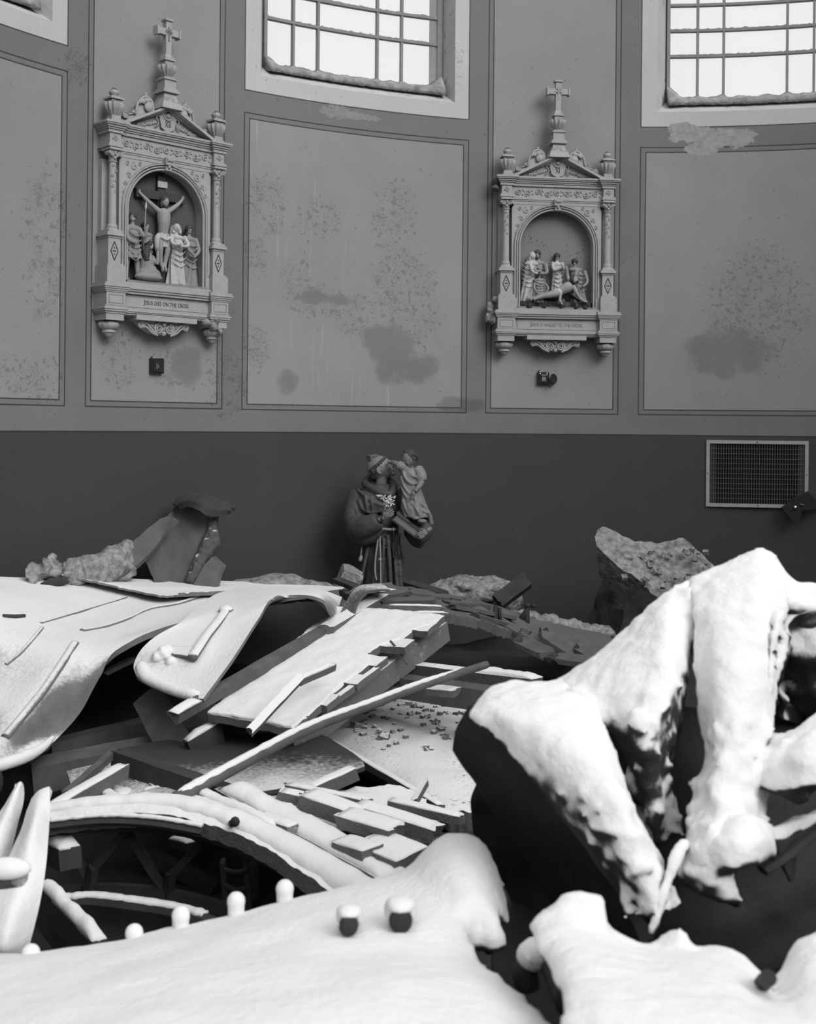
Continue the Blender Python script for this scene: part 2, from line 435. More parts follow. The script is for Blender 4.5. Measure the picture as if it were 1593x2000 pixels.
spk = [(770, 430, 60, 110), (780, 560, 70, 120), (640, 590, 110, 45), (700, 620, 60, 50), (520, 400, 50, 90), (500, 500, 30, 60), (580, 540, 40, 60), (820, 600, 50, 120), (500, 680, 35, 60),
       (90, 420, 60, 130), (85, 560, 50, 90), (80, 740, 60, 60), (30, 730, 50, 50), (350, 720, 60, 60), (230, 700, 50, 80), (1480, 600, 130, 160), (880, 130, 35, 70), (440, 750, 60, 90), (150, 130, 40, 50), (620, 430, 60, 60)]
mk = None
for q in spk: mk = patch(*q) if mk is None else mk.mx(patch(*q))
mk = (mk * 1.6).sat()
dmp = None
for q in [(765, 690, 55, 75), (740, 660, 50, 35), (820, 720, 45, 40), (560, 745, 28, 30), (610, 580, 45, 20), (665, 585, 30, 16), (365, 715, 40, 50), (1420, 690, 110, 60), (900, 790, 60, 20)]:
    p_ = patch(*q); dmp = p_ if dmp is None else dmp.mx(p_)
dmpf = (dmp + (nw - .5) * 1.8 + (nf - .5) * 1.2).step(.1, .8) * (dmp * 2.5).sat()
spots = (nf + mk * 0.16 + (nw - .5) * .45 - 0.12).step(.57, .66) * (mk * 1.6).sat()
spots2 = (nm + mk * 0.10).step(.655, .70)
dark = (spots * .30).mx(spots2 * .30).mx(dmpf * .30)
up = Zz.gt(zd); col = col * (1.0 - dark * up)
# washed vertical drips
dr = noi(t, W2, 1.0, 4, .6, (34, 1.3, 1)); drm = None
for q in [(640, 650, 90, 80), (600, 480, 110, 200), (780, 770, 90, 40), (505, 300, 25, 130), (640, 215, 200, 30), (350, 770, 80, 30), (640, 760, 160, 60), (75, 90, 30, 70)]:
    p_ = patch(*q); drm = p_ if drm is None else drm.mx(p_)
col = col * ((dr.step(.58, .72) * (drm * 1.3).sat()) * .26 + 1.0)
# flaked paint scars under the right and middle windows
sc1 = None
for q in [(1350, 262, 60, 22), (1420, 270, 70, 26), (1370, 290, 40, 20), (1330, 250, 30, 14)]:
    p_ = patch(*q); sc1 = p_ if sc1 is None else sc1.mx(p_)
sc2 = patch(655, 218, 45, 20).mx(patch(700, 225, 60, 14))
scar = ((sc1 + (noi(t, W2, 9, 6, .7) - .5) * 2.2).step(.35, .42) * (sc1 * 5).sat()).mx((sc2 + (noi(t, W2, 16, 6, .7) - .5) * 3).step(.55, .7) * (sc2 * 5).sat() * .5)
col = scar.mix(col, (noi(t, W2, 22, 5, .7) - .5) * .35 + .285)
lines = (ring(pL, pR, zbo, zpo) + ring(pLi, pRi, zbi, zpi) + ring(sL, sR, zbo, 9) + ring(sLi, sRi, zbi, 9) + ring(wl, wr, 2.3, 9) + (Zz - zd).abs().lt(.005)).sat()
lines = lines * (1.0 - scar)
col = (lines * .86).mix(col, LINE)
# dado: scuffs, a few pale flecks
fl = noi(t, W2, 55, 2).gt(.735) * noi(t, W2, 3, 2).step(.45, .65)
col = (fl * .5).mix(col, 0.16)
col = col * ((n1 - .5) * .22 + 1.0) * ((noi(t, W2, .8, 2) - .5) * .25 + 1.0)
setcol(t, b, col); bump(t, b, noi(t, W2, 25, 5), .0015); b.inputs['Roughness'].default_value = .7
M['wall'] = m
m, t, b = new_mat('window_reveal_paint'); v = geo_pos(t)
g_ = (noi(t, v, 4, 5, .65) - .5) * .25 + .43
g_ = ((noi(t, v, 14, 5, .7)).step(.60, .66) * .6).mix(g_, .2)
setcol(t, b, g_); bump(t, b, noi(t, v, 20, 5), .004); M['reveal'] = m
M['frost'] = plain('frost_and_grit', 0.27, 0.9, 14, 0.95, 0.01, 30)
M['bars'] = plain('window_bar_paint', 0.22, 0.25, 16, 0.6, 0.001, 60)

def wall_obj(name, V, Fc, mat, flip=False):
    me = bpy.data.meshes.new(name); me.from_pydata([tuple(a) for a in V], [], Fc if not flip else [q[::-1] for q in Fc]); me.update()
    uv = me.uv_layers.new(name='UVMap')
    for l in me.loops:
        c_ = me.vertices[l.vertex_index].co; uv.data[l.index].uv = (math.atan2(c_.x - CX, c_.y - CY), c_.z - EYE)
    me.polygons.foreach_set('use_smooth', [True] * len(me.polygons)); me.set_sharp_from_angle(angle=math.radians(25))
    o = bpy.data.objects.new(name, me); C.objects.link(o); me.materials.append(M[mat]); return o
wo = wall_obj('wall_apse', vi_, fi_, 'wall'); tag(wo, 'curved painted church wall with outlined panels above a dark dado', kind='structure')
vo_, fo_ = wall_sheet(RW + TH, hout, ZF, ZW, ZG, ZTG)
capv, capf = [], []
N_ = 60
for i in range(N_ + 1):
    a = A0W + (A1W - A0W) * i / N_; capv += [wp(a, ZW, RW), wp(a, ZW, RW + TH)]
capf = [[2 * i, 2 * i + 1, 2 * i + 3, 2 * i + 2] for i in range(N_)]
ov = join((vo_, fo_), (capv, capf), ([wp(A0W, ZF), wp(A0W, ZF, RW + TH), wp(A0W, ZW, RW + TH), wp(A0W, ZW)], [[0, 1, 2, 3]]),
          ([wp(A1W, ZF), wp(A1W, ZF, RW + TH), wp(A1W, ZW, RW + TH), wp(A1W, ZW)], [[0, 1, 2, 3]]))
M['nave_wall'] = plain('nave_wall_paint', .35, .15, 3)
M['masonry'] = plain('outer_masonry', 0.2, 0.3, 6)
tag(mkobj('wall_outer', *ov, 'masonry', None, 25), 'outer masonry face behind the painted wall', kind='structure')
# the rest of the church shell: side and end walls of the nave, roofless
for nm, bx in (('wall_left', box(-5.0, -4.6, -12.0, 2.4, 0, 6.5)), ('wall_right', box(7.9, 8.3, -12.0, 6.2, 0, 6.5)), ('wall_back', box(-5.0, 8.3, -12.4, -12.0, 0, 6.5))):
    tag(mkobj(nm, *bx, 'nave_wall'), 'plain nave wall behind the camera', kind='structure')
# floor
tag(mkobj('floor', *box(-7, 9, -12.5, 9.9, -.25, 0), 'mound'), 'dark church floor under the debris', kind='structure')
# ---- windows
def arcbar(a0, a1, zc, w, r0, r1, n=10):
    v, f = [], []
    for i in range(n + 1):
        a = a0 + (a1 - a0) * i / n
        for z, r in ((zc - w / 2, r0), (zc + w / 2, r0), (zc + w / 2, r1), (zc - w / 2, r1)): v.append(wp(a, z, r))
    for i in range(n):
        for k in range(4): f.append([4 * i + k, 4 * i + (k + 1) % 4, 4 * i + 4 + (k + 1) % 4, 4 * i + 4 + k])
    f += [[0, 1, 2, 3], [4 * n, 4 * n + 1, 4 * n + 2, 4 * n + 3]]
    return v, f
gm = bpy.data.materials.new('frosted_window_glass'); gm.use_nodes = True; t = gm.node_tree; t.nodes.clear()
o_ = t.nodes.new('ShaderNodeOutputMaterial'); tr = t.nodes.new('ShaderNodeBsdfTransparent'); gl = t.nodes.new('ShaderNodeBsdfTranslucent'); mxn = t.nodes.new('ShaderNodeMixShader')
tr.inputs[0].default_value = (1, 1, 1, 1); gl.inputs[0].default_value = (.95, .95, .95, 1); mxn.inputs[0].default_value = .12
t.links.new(tr.outputs[0], mxn.inputs[1]); t.links.new(gl.outputs[0], mxn.inputs[2]); t.links.new(mxn.outputs[0], o_.inputs[0]); M['glass'] = gm
for wi, n in enumerate((-1, 0, 1, 2, -2)):
    k = n * PER; wroot = empty('window_%d' % (wi + 1), wp((GL + GR) / 2 + k, ZI), 0, None, None, None, 'structure'); inv = wroot.location.copy()
    def loc(p): return [Vector(a) - inv for a in p[0]], p[1]
    # splayed reveal: four faces
    v, f = [], []
    def strip(pa, pb):
        s = len(v); v.extend(pa + pb); m_ = len(pa)
        for i in range(m_ - 1): f.append([s + i, s + i + 1, s + m_ + i + 1, s + m_ + i])
    NN = 12; li = lambda a, b_, i: a + (b_ - a) * i / NN
    RR = RW + DG + .012
    strip([wp(li(IL, IR, i) + k, ZI) for i in range(NN + 1)], [wp(li(GL, GR, i) + k, ZG, RR) for i in range(NN + 1)])
    strip([wp(li(IL, IR, i) + k, ZT) for i in range(NN + 1)], [wp(li(GL, GR, i) + k, ZTG, RR) for i in range(NN + 1)])
    strip([wp(IL + k, z) for z in (ZI, 3, 3.7, ZT)], [wp(GL + k, z, RR) for z in (ZG, 3.05, 3.7, ZTG)])
    strip([wp(IR + k, z) for z in (ZI, 3, 3.7, ZT)], [wp(GR + k, z, RR) for z in (ZG, 3.05, 3.7, ZTG)])
    for zz in (ZG, ZTG):
        strip([wp(li(GL, GR, i) + k, zz, RR) for i in range(NN + 1)], [wp(li(GL, GR, i) + k, zz, RW + TH) for i in range(NN + 1)])
    for aa in (GL, GR):
        strip([wp(aa + k, z, RR) for z in (ZG, ZTG)], [wp(aa + k, z, RW + TH) for z in (ZG, ZTG)])
    mkobj('window_reveal', *loc((v, f)), 'reveal', wroot, 25)
    r0, r1 = RW + DG - .02, RW + DG + .03
    fr = join(arcbar(GL + k, GR + k, ZG + .012, .03, r0, r1), arcbar(GL + k, GR + k, ZTG - .012, .03, r0, r1),
              arcbar(GL + k, GL + .005 + k, (ZG + ZTG) / 2, ZTG - ZG, r0, r1, 1), arcbar(GR - .0075 + k, GR + k, (ZG + ZTG) / 2, ZTG - ZG, r0, r1, 1))
    mkobj('window_frame', *loc(fr), 'bars', wroot)
    bars = []
    for a in (-.5425, -.503, -.4085, -.3695): bars.append(arcbar(a - .0018 + k, a + .0018 + k, (ZG + ZTG) / 2, ZTG - ZG, r0 + .008, r1 - .008, 1))
    for z in (2.882, 3.08, 3.278, 3.476, 3.674, 3.872, 4.07): bars.append(arcbar(GL + k, GR + k, z, .02, r0 + .006, r1 - .006))
    mkobj('glazing_bars', *loc(join(*bars)), 'bars', wroot)
    mkobj('window_glass', *loc(arcbar(GL + k, GR + k, (ZG + ZTG) / 2, ZTG - ZG - .01, RW + DG + .002, RW + DG + .008)), 'glass', wroot)
    if n in (-1, 0, 1):
        # grit and snow heaped on the sill against the glass
        v, f = [], []; K = 5; NB = 70
        for i in range(NB + 1):
            a = li(GL, GR, i * NN / NB) + k; e_ = abs(i / NB - .5) * 2; s_ = (i / NB)
            h = .028 + .016 * noise.noise(Vector((i * .23, n * 7, 0))) + .10 * max(0, e_ - .84) / .16 * (1.0 if (s_ > .5) == (n != 1) else .55) ** 1
            for nb in (-.5425, -.503, -.4085, -.3695): h += .018 * math.exp(-((a - k - nb) / .004) ** 2)
            w_ = .065 + .5 * max(0, e_ - .8) * .25 + .01 * noise.noise(Vector((i * .5, n, 3)))
            rr = RW + DG + .0
            pr = [(rr, ZG - .02), (rr, ZG + h + .012), (rr - .015 - w_ * .2, ZG + h * .8), (rr - .02 - w_, ZG + .0), (rr - .03 - w_, ZG - .03 - w_ * .3)]
            for (r_, z_) in pr: v.append(wp(a, z_, r_) + noise.noise_vector(Vector((i * .9, r_ * 60, z_ * 30))) * .007)
        for i in range(NB):
            for q in range(K): f.append([i * K + q, i * K + (q + 1) % K, (i + 1) * K + (q + 1) % K, (i + 1) * K + q])
        f += [list(range(K)), [NB * K + q for q in range(K)]]
        so = mkobj('sill_grit', v, f, 'frost', None, True)
        tag(so, {0: 'grit and frost heaped along the middle window sill', 1: 'grit and frost heaped along the right window sill', -1: 'grit heaped on the sill of the window at far left'}[n], 'grit', 'grit on the window sills', 'stuff')
        # rime along the upper edge of the bars
        v, f = [], []
        for z in (2.882, 3.08):
            s0 = len(v); NB = 90
            for i in range(NB + 1):
                a = li(GL + .004, GR - .004, i * NN / NB) + k; h = max(.002, .012 * (noise.noise(Vector((i * .6, z * 9, n * 5))) + .5))
                v += [wp(a, z + .008, r0 + .01), wp(a, z + .010 + h, RW + DG - .004), wp(a, z + .008, RW + DG + .002)]
            for i in range(NB):
                for q in range(3): f.append([s0 + i * 3 + q, s0 + i * 3 + (q + 1) % 3, s0 + (i + 1) * 3 + (q + 1) % 3, s0 + (i + 1) * 3 + q])
            f += [[s0, s0 + 1, s0 + 2], [s0 + NB * 3, s0 + NB * 3 + 1, s0 + NB * 3 + 2]]
        mkobj('rime', *loc((v, f)), 'frost', wroot, True)
# ================================================================ THE TWO WALL STATIONS
m, t, b = new_mat('painted_plaster_dusty'); v = coords(t); k = (nz(t) + (noi(t, v, 30, 4) - .5) * .6).step(.35, .75)
bs_ = (noi(t, v, 16, 5) - .5) * .12 + .34
bs_ = ((noi(t, v, 55, 4, .7)).step(.60, .68) * .4).mix(bs_, .11)
setcol(t, b, k.mix(bs_, .09)); bump(t, b, noi(t, v, 60), .0008); b.inputs['Roughness'].default_value = .7; M['cream'] = m
SU, SV = 255.0, 261.0
def U(x): return (x - 1090.5) / SU
def V_(y): return (695 - y) / SV
def B(x0, x1, y0, y1, d0, d1): return box(U(x0), U(x1), -d1, -d0, V_(y1), V_(y0))
def course(x0, x1, y0, y1, d, steps):
    """stacked moulding: steps of (height share, overhang in px) from the top down"""
    r, y = [], y0
    for fr, o in steps:
        y2 = y + (y1 - y0) * fr; r.append(box(U(x0) - o / SU, U(x1) + o / SU, -(d + o / SU), 0.0, V_(y2), V_(y))); y = y2
    return join(*r)
def spiral(cx, cz, r, turns, d, rad, s=1, a0=0.0, n=28, grow=0.12):
    pts = []
    for i in range(n + 1):
        t_ = i / n; a = a0 + s * turns * 2 * PI * t_; rr = r * (grow + (1 - grow) * t_)
        pts.append((cx + rr * math.cos(a), -d - (1 - t_) * rad * .8, cz + rr * math.sin(a)))
    return tube(pts, [rad * (.75 + .5 * i / n) for i in range(n + 1)], 6)
def leafrow(p0, p1, n, r, d, seed=0):
    q = []
    rnd = random.Random(seed)
    for i in range(n):
        t_ = (i + .5) / n; x = p0[0] + (p1[0] - p0[0]) * t_; z = p0[1] + (p1[1] - p0[1]) * t_
        a = rnd.uniform(-.8, .8)
        q.append(ell((x, -d, z + rnd.uniform(-.3, .3) * r), (r * rnd.uniform(.5, .9), r * .35, r * rnd.uniform(.8, 1.2)), 8, Matrix.Rotation(a, 3, 'Y')))
        if i % 2: q.append(spiral(x, z, r * .8, 1.2, d, r * .16, 1 if i % 4 == 1 else -1, rnd.uniform(0, 6), 12))
    return join(*q)
def finial(x, y0, y1, d):
    h = y1 - y0; c_ = U(x); q = [
        box(c_ - 10 / SU, c_ + 10 / SU, -d - 10 / SU, -d + 10 / SU, V_(y1), V_(y1 - 5)),
        box(c_ - 8 / SU, c_ + 8 / SU, -d - 8 / SU, -d + 8 / SU, V_(y1 - 5), V_(y1 - 11)),
        lathe([(6 / SU, V_(y1 - 10)), (8 / SU, V_(y1 - 14)), (13 / SU, V_(y1 - 21)), (15.2 / SU, V_(y1 - 28)), (14.5 / SU, V_(y1 - 32)), (10 / SU, V_(y1 - 34))], 48, c_, -d, 0, 12, .09),
        box(c_ - 9 / SU, c_ + 9 / SU, -d - 9 / SU, -d + 9 / SU, V_(y1 - 36), V_(y1 - 33)),
        box(c_ - 12 / SU, c_ + 12 / SU, -d - 12 / SU, -d + 12 / SU, V_(y1 - 40), V_(y1 - 37)),
        box(c_ - 7 / SU, c_ + 7 / SU, -d - 7 / SU, -d + 7 / SU, V_(y1 - 43), V_(y1 - 40)),
        lathe([(4 / SU, V_(y1 - 42)), (7.5 / SU, V_(y1 - 47)), (8 / SU, V_(y1 - 50)), (5 / SU, V_(y1 - 54)), (2 / SU, V_(y1 - 57))], 16, c_, -d, 0, 8, .06)]
    return join(*q)
def robe(x, d, z0, h, r0, r1, lean=(0, 0), folds=9, fk=.14, seed=0, flat=.72):
    v, f = [], []; n = 48; K = 14
    for j in range(K + 1):
        t_ = j / K; r = r0 + (r1 - r0) * t_ ** .8
        for i in range(n):
            a = 2 * PI * i / n; w = fk * (1 - .75 * t_) * math.sin(folds * a + seed + 2.2 * math.sin(2 * t_ + seed)) + fk * .5 * (1 - t_) * math.sin((folds * 2 - 3) * a + seed * 3 + t_)
            rr = r * (1 + w)
            v.append(Vector((x + lean[0] * t_ + rr * math.cos(a), -d - lean[1] * t_ + flat * rr * math.sin(a), z0 + h * t_)))
    for j in range(K):
        for i in range(n): f.append([j * n + i, j * n + (i + 1) % n, (j + 1) * n + (i + 1) % n, (j + 1) * n + i])
    f += [list(range(n)), [K * n + i for i in range(n)]]
    return v, f
def head_parts(c, r, yaw=0.0, tilt=0.0):
    """skull, jaw, nose, ears, neck of a carved head; faces -y turned by yaw"""
    R_ = Matrix.Rotation(yaw, 3, 'Z') @ Matrix.Rotation(tilt, 3, 'X'); c = Vector(c); g = lambda x, y, z: c + R_ @ Vector((x * r, y * r, z * r))
    face = join(ell(c, (.74 * r, .84 * r, 1.0 * r), 14, R_), ell(g(0, -.32, -.45), (.5 * r, .5 * r, .52 * r), 12, R_), ell(g(0, -.92, -.12), (.12 * r, .2 * r, .27 * r), 8, R_),
                ell(g(0, -.78, -.52), (.26 * r, .14 * r, .08 * r), 8, R_), ell(g(0, -.72, .2), (.5 * r, .2 * r, .09 * r), 8, R_), ell(g(.72, 0, -.1), (.1 * r, .2 * r, .26 * r), 8, R_), ell(g(-.72, 0, -.1), (.1 * r, .2 * r, .26 * r), 8, R_))
    return face, R_, g
def fig(par, name, x, z, d, h, mat='fig_light', w=.15, lean=(0, 0), yaw=0, tilt=0, arms=(), hair=None, veil=False, beard=False, legs=None, vox=.0034, label=None, helmet=False, cloak=None, seed=0, hairmat='fig_dark'):
    r = h * .068; hz = z + h - r * 1.05; hc = (x + lean[0], -d - lean[1], hz)
    sh = z + h * .80; parts = []
    if legs is None: parts.append(robe(x, d, z, h * .62, w * h * 1.05, w * h * .68, (lean[0] * .5, lean[1] * .5), 7, .16, seed))
    else:
        parts.append(robe(x + lean[0] * .3, d, z + h * legs, h * (.62 - legs), w * h * 1.05, w * h * .7, (lean[0] * .2, lean[1] * .3), 9, .14, seed))
        for s in (-1, 1):
            parts.append(tube([(x + s * w * h * .5, -d, z + h * (legs + .04)), (x + s * w * h * .55, -d - .01 * s, z + h * .14), (x + s * w * h * .6, -d, z + h * .02)], [h * .045, h * .036, h * .024], 10))
            parts.append(ell((x + s * w * h * .65, -d - h * .04, z + h * .018), (h * .028, h * .06, h * .02), 10))
    parts += [ell((x + lean[0] * .62, -d - lean[1] * .6, z + h * .66), (w * h * .78, w * h * .55, h * .13), 16), ell((x + lean[0] * .8, -d - lean[1] * .8, z + h * .77), (w * h * .95, w * h * .5, h * .06), 16),
              tube([(x + lean[0] * .85, -d - lean[1] * .85, sh), (hc[0], hc[1], hz - r * .4)], [h * .035, h * .03], 10)]
    if cloak:
        for (pts, rr) in cloak: parts.append(tube(pts, rr, 10))
    for pts in arms:
        parts.append(tube(curve(pts, 8), [h * (.042 - .018 * i / 8) for i in range(9)], 10)); parts.append(ell(pts[-1], (h * .026, h * .026, h * .032), 8))
    if veil: parts += [ell(hc, (r * 1.02, r * 1.0, r * 1.2), 14), tube(curve([(hc[0], hc[1] + r * .5, hz + r * .6), (hc[0] - .2 * r, hc[1] + r * .9, hz - r), (x + lean[0] * .6, -d + w * h * .3, z + h * .6)], 6), [r * .7, r * 1.0, r * 1.15, r * 1.3, r * 1.5, r * 1.6, r * 1.6], 12)]
    # crossing drapery folds
    rnd = random.Random(seed + 5)
    for i in range(5):
        za = z + h * (.30 + .09 * i); parts.append(tube(curve([(x - w * h * .8, -d - w * h * .5, za + h * .08), (x, -d - w * h * .72, za - h * .01), (x + w * h * .8, -d - w * h * .45, za + h * .10 * rnd.uniform(.2, 1))], 6), h * .010, 6))
    o = mkobj(name, *remesh(join(*parts), vox, 1), mat, par, True)
    if label: o['label'] = label
    face, R_, g = head_parts(hc, r, yaw, tilt)
    mkobj('face', *remesh(face, vox * .7, 1), 'skin', o, True)
    hp = []
    if veil: hp = [ell(g(0, .22, .28), (.98 * r, .9 * r, 1.0 * r), 14, R_), tube([g(-.75, -.1, .3), g(-.85, .0, -.6), g(-.7, -.2, -1.5)], [r * .3, r * .35, r * .4], 8), tube([g(.75, -.1, .3), g(.85, .0, -.6), g(.7, -.2, -1.5)], [r * .3, r * .35, r * .4], 8)]
    elif helmet: hp = [ell(g(0, .12, .32), (.95 * r, 1.02 * r, .95 * r), 14, R_), ell(g(0, .55, -.35), (.7 * r, .5 * r, .5 * r), 10, R_)]
    else:
        hp = [ell(g(0, .15, .36), (1.04 * r, 1.02 * r, 1.0 * r), 14, R_), ell(g(0, .5, -.4), (.9 * r, .6 * r, .8 * r), 10, R_)]
        if hair == 'long': hp += [ell(g(.6, .2, -.8), (.3 * r, .35 * r, .7 * r), 8, R_), ell(g(-.6, .2, -.8), (.3 * r, .35 * r, .7 * r), 8, R_)]
        if hair == 'band': hp += [lathe([(r * .92, -.12 * r), (r * .98, 0), (r * .92, .12 * r)], 20, hc[0], hc[1], hz + .42 * r)]
    if beard: hp += [ell(g(0, -.5, -.95), (.42 * r, .4 * r, .5 * r), 10, R_)]
    mkobj('veil' if veil else 'helmet' if helmet else 'hair', *remesh(join(*hp), vox * .8, 1, .004 * (0 if veil or helmet else 1), 90), mat if veil else hairmat, o, True)
    return o

def station(numeral, words, ang, label, ink):
    root = empty('station_of_the_cross', wp(ang, V_(695) - .0 + (835 - 695) / SV, RW - .012), -ang, label, 'wall relief')
    # ---- shelf and inscription
    px, pr = 991.0, 1190.0
    sh = []
    for c_ in (px, pr):
        sh += [course(c_ - 19, c_ + 19, 608, 623, .165, [(.22, 3), (.2, 4.5), (.2, 3), (.2, 1.5), (.18, 0)]), B(c_ - 17, c_ + 17, 622, 645, 0, .16),
               course(c_ - 19, c_ + 19, 644, 657, .16, [(.25, 0), (.25, 2.5), (.25, 1.2), (.25, -1)])]
    sh += [course(1008, 1173, 604, 609, .150, [(1, 0)]), course(1008, 1173, 609, 623, .145, [(.25, 3.5), (.2, 4.5), (.25, 2.5), (.3, 0)]), B(1006, 1176, 622, 646, 0, .12),
           course(1008, 1173, 645, 657, .125, [(.3, 0), (.25, 3), (.2, 1.5), (.25, -1)])]
    mkobj('shelf', *join(*sh), 'cream', root)
    sp_ = root
    ip = mkobj('inscription_panel', *B(1014, 1167, 624, 644, .12, .1235), 'cream', root)
    text(words, .046, .0006, ink, root, (U(1090), -.1245, V_(634.5)), name='inscription', small=.78, squash=.76)
    for c_ in (px, pr):
        q = []
        for (xa, xb, ya, yb) in ((-13, 13, 627, 628), (-13, 13, 640, 641), (-13, -12, 627, 641), (12, 13, 627, 641)): q.append(B(c_ + xa, c_ + xb, ya, yb, .16, .162))
        mkobj('panel_outline', *join(*q), 'fig_mid', root)
        # bracket below
        u = U(c_)
        mkobj('bracket', *join(B(c_ - 16, c_ + 16, 657, 668, 0, .15), lathe([(12 / SU, V_(668)), (15.5 / SU, V_(671)), (16.5 / SU, V_(675)), (14 / SU, V_(680)), (9 / SU, V_(683))], 40, u, -.075, 0, 12, .05),
              lathe([(9 / SU, V_(682)), (10.5 / SU, V_(684)), (10.5 / SU, V_(687)), (7 / SU, V_(689)), (6 / SU, V_(692)), (2 / SU, V_(695))], 20, u, -.075)), 'cream', root, 40)
    # ---- console ornament
    q = [B(1033, 1149, 655, 664, 0, .13), extr([(U(1045), V_(664)), (U(1136), V_(664)), (U(1128), V_(672)), (U(1108), V_(683)), (U(1090), V_(686)), (U(1073), V_(683)), (U(1053), V_(672))], -.085, 0)]
    for s in (-1, 1):
        q += [spiral(s * 10 / SU, V_(676), 8.5 / SU, 2.0, .095, 1.6 / SU, s, PI / 2 + (0 if s > 0 else 0)), spiral(s * 43 / SU, V_(670), 6 / SU, 1.8, .09, 1.5 / SU, -s, PI / 2),
              tube(curve([(s * 45 / SU, -.09, V_(664)), (s * 34 / SU, -.095, V_(667)), (s * 25 / SU, -.095, V_(676)), (s * 14 / SU, -.095, V_(686))], 10), [1.6 / SU] * 11, 6),
              tube(curve([(s * 46 / SU, -.09, V_(676)), (s * 34 / SU, -.095, V_(674)), (s * 24 / SU, -.095, V_(682)), (s * 12 / SU, -.095, V_(687))], 10), [1.8 / SU] * 11, 6),
              leafrow((s * 18 / SU, V_(672)), (s * 38 / SU, V_(669)), 4, 3.5 / SU, .088, 3)]
    q += [ell((0, -.09, V_(683)), (4.5 / SU, 4 / SU, 5 / SU), 12), ell((0, -.09, V_(668)), (3.5 / SU, 4 / SU, 4 / SU), 12)]
    mkobj('scroll_console', *join(*q), 'cream', root, 50)
    # ---- pedestals and columns
    for c_ in (px, pr):
        u = U(c_)
        pd = mkobj('pedestal', *join(B(c_ - 16, c_ + 16, 581, 608, 0, .16), course(c_ - 15, c_ + 15, 576, 582, .155, [(.4, -2), (.6, 0)]), B(c_ - 11, c_ + 11, 534, 577, 0, .135),
                   course(c_ - 12, c_ + 12, 526, 535, .14, [(.3, 2.5), (.3, 3), (.4, 0)])), 'cream', root)
        q = []
        dm = [(0, V_(541)), (6.5 / SU, V_(556)), (0, V_(571)), (-6.5 / SU, V_(556))]
        for i in range(4):
            a_, b_ = dm[i], dm[(i + 1) % 4]; q.append(tube([(u + a_[0], -.1365, a_[1]), (u + b_[0], -.1365, b_[1])], .7 / SU, 5))
        for (ex, ey) in ((0, 0), (0, 5), (0, -5), (2.2, 0), (-2.2, 0)): q.append(ell((u + ex / SU, -.136, V_(556 + ey)), (1.1 / SU, .8 / SU, 1.3 / SU), 6))
        mkobj('diamond_ornament', *join(*q), 'ink', pd)
        cd = .105
        cl = mkobj('column', *join(lathe([(6.6 / SU, V_(514)), (6.2 / SU, V_(470)), (5.7 / SU, V_(412))], 24, u, -cd), B(c_ - 11, c_ + 11, 405, 528, 0, .05)), 'cream', root, 40)
        mkobj('column_base', *join(lathe([(10.5 / SU, V_(526)), (10.5 / SU, V_(522)), (8 / SU, V_(518)), (8.6 / SU, V_(515)), (7 / SU, V_(512))], 24, u, -cd), B(c_ - 11.5, c_ + 11.5, 522, 527, 0, .145)), 'cream', cl, 40)
        lf = []
        for i in range(6):
            zz = 418 + i * 8; lf.append(spiral(u + (1.5 if i % 2 else -1.5) / SU, V_(zz), 3 / SU, 1.1, cd + 5.6 / SU, .8 / SU, 1 if i % 2 else -1, i, 12))
        lf.append(lathe([(6.6 / SU, V_(412)), (7.2 / SU, V_(411)), (6.6 / SU, V_(409.5))], 24, u, -cd)); mkobj('column_relief', *join(*lf), 'cream', cl, True)
        cp = [lathe([(6.2 / SU, V_(410)), (6.8 / SU, V_(402)), (9.5 / SU, V_(396)), (10 / SU, V_(393))], 24, u, -cd), B(c_ - 12, c_ + 12, 389.5, 393, .05, .155)]
        for s in (-1, 1):
            cp += [spiral(u + s * 9 / SU, V_(397.5), 4.2 / SU, 1.5, .14, 1.1 / SU, s, PI / 2, 18), ell((u + s * 4 / SU, -.135, V_(401)), (2.6 / SU, 2 / SU, 3.6 / SU), 8), ell((u + s * 9 / SU, -.11, V_(397.5)), (4 / SU, 10 / SU, 4 / SU), 10)]
        cp += [ell((u, -.138, V_(397)), (2.5 / SU, 2 / SU, 4 / SU), 8), ell((u, -.134, V_(405)), (3 / SU, 2 / SU, 3 / SU), 8)]
        mkobj('capital', *join(*cp), 'cream', cl, 50)
    # ---- entablature
    en = []
    for c_ in (px, pr):
        en += [course(c_ - 11, c_ + 11, 382, 391, .14, [(.35, 1.5), (.3, 2.5), (.35, 0)]), B(c_ - 10, c_ + 10, 364, 384, 0, .135), course(c_ - 12, c_ + 12, 347, 365, .14, [(.2, 9), (.14, 7.5), (.2, 5), (.16, 3), (.3, 1)])]
    en += [course(1000, 1181, 347, 365, .118, [(.2, 8), (.14, 6.5), (.2, 4), (.16, 2), (.3, 0)]), B(1000, 1181, 364, 391, 0, .105), course(1000, 1181, 388, 400, .108, [(.25, 2.2), (.25, 1), (.5, 0)])]
    mkobj('entablature', *join(*en), 'cream', root)
    for c_ in (px, pr): mkobj('frieze_rosette', *join(spiral(U(c_), V_(374), 5 / SU, 1.4, .136, .9 / SU, 1, 1, 16), ell((U(c_), -.136, V_(374)), (7 / SU, .6 / SU, 1 / SU), 6), ell((U(c_), -.136, V_(374)), (1 / SU, .6 / SU, 7 / SU), 6)), 'cream', root, True)
    q = []
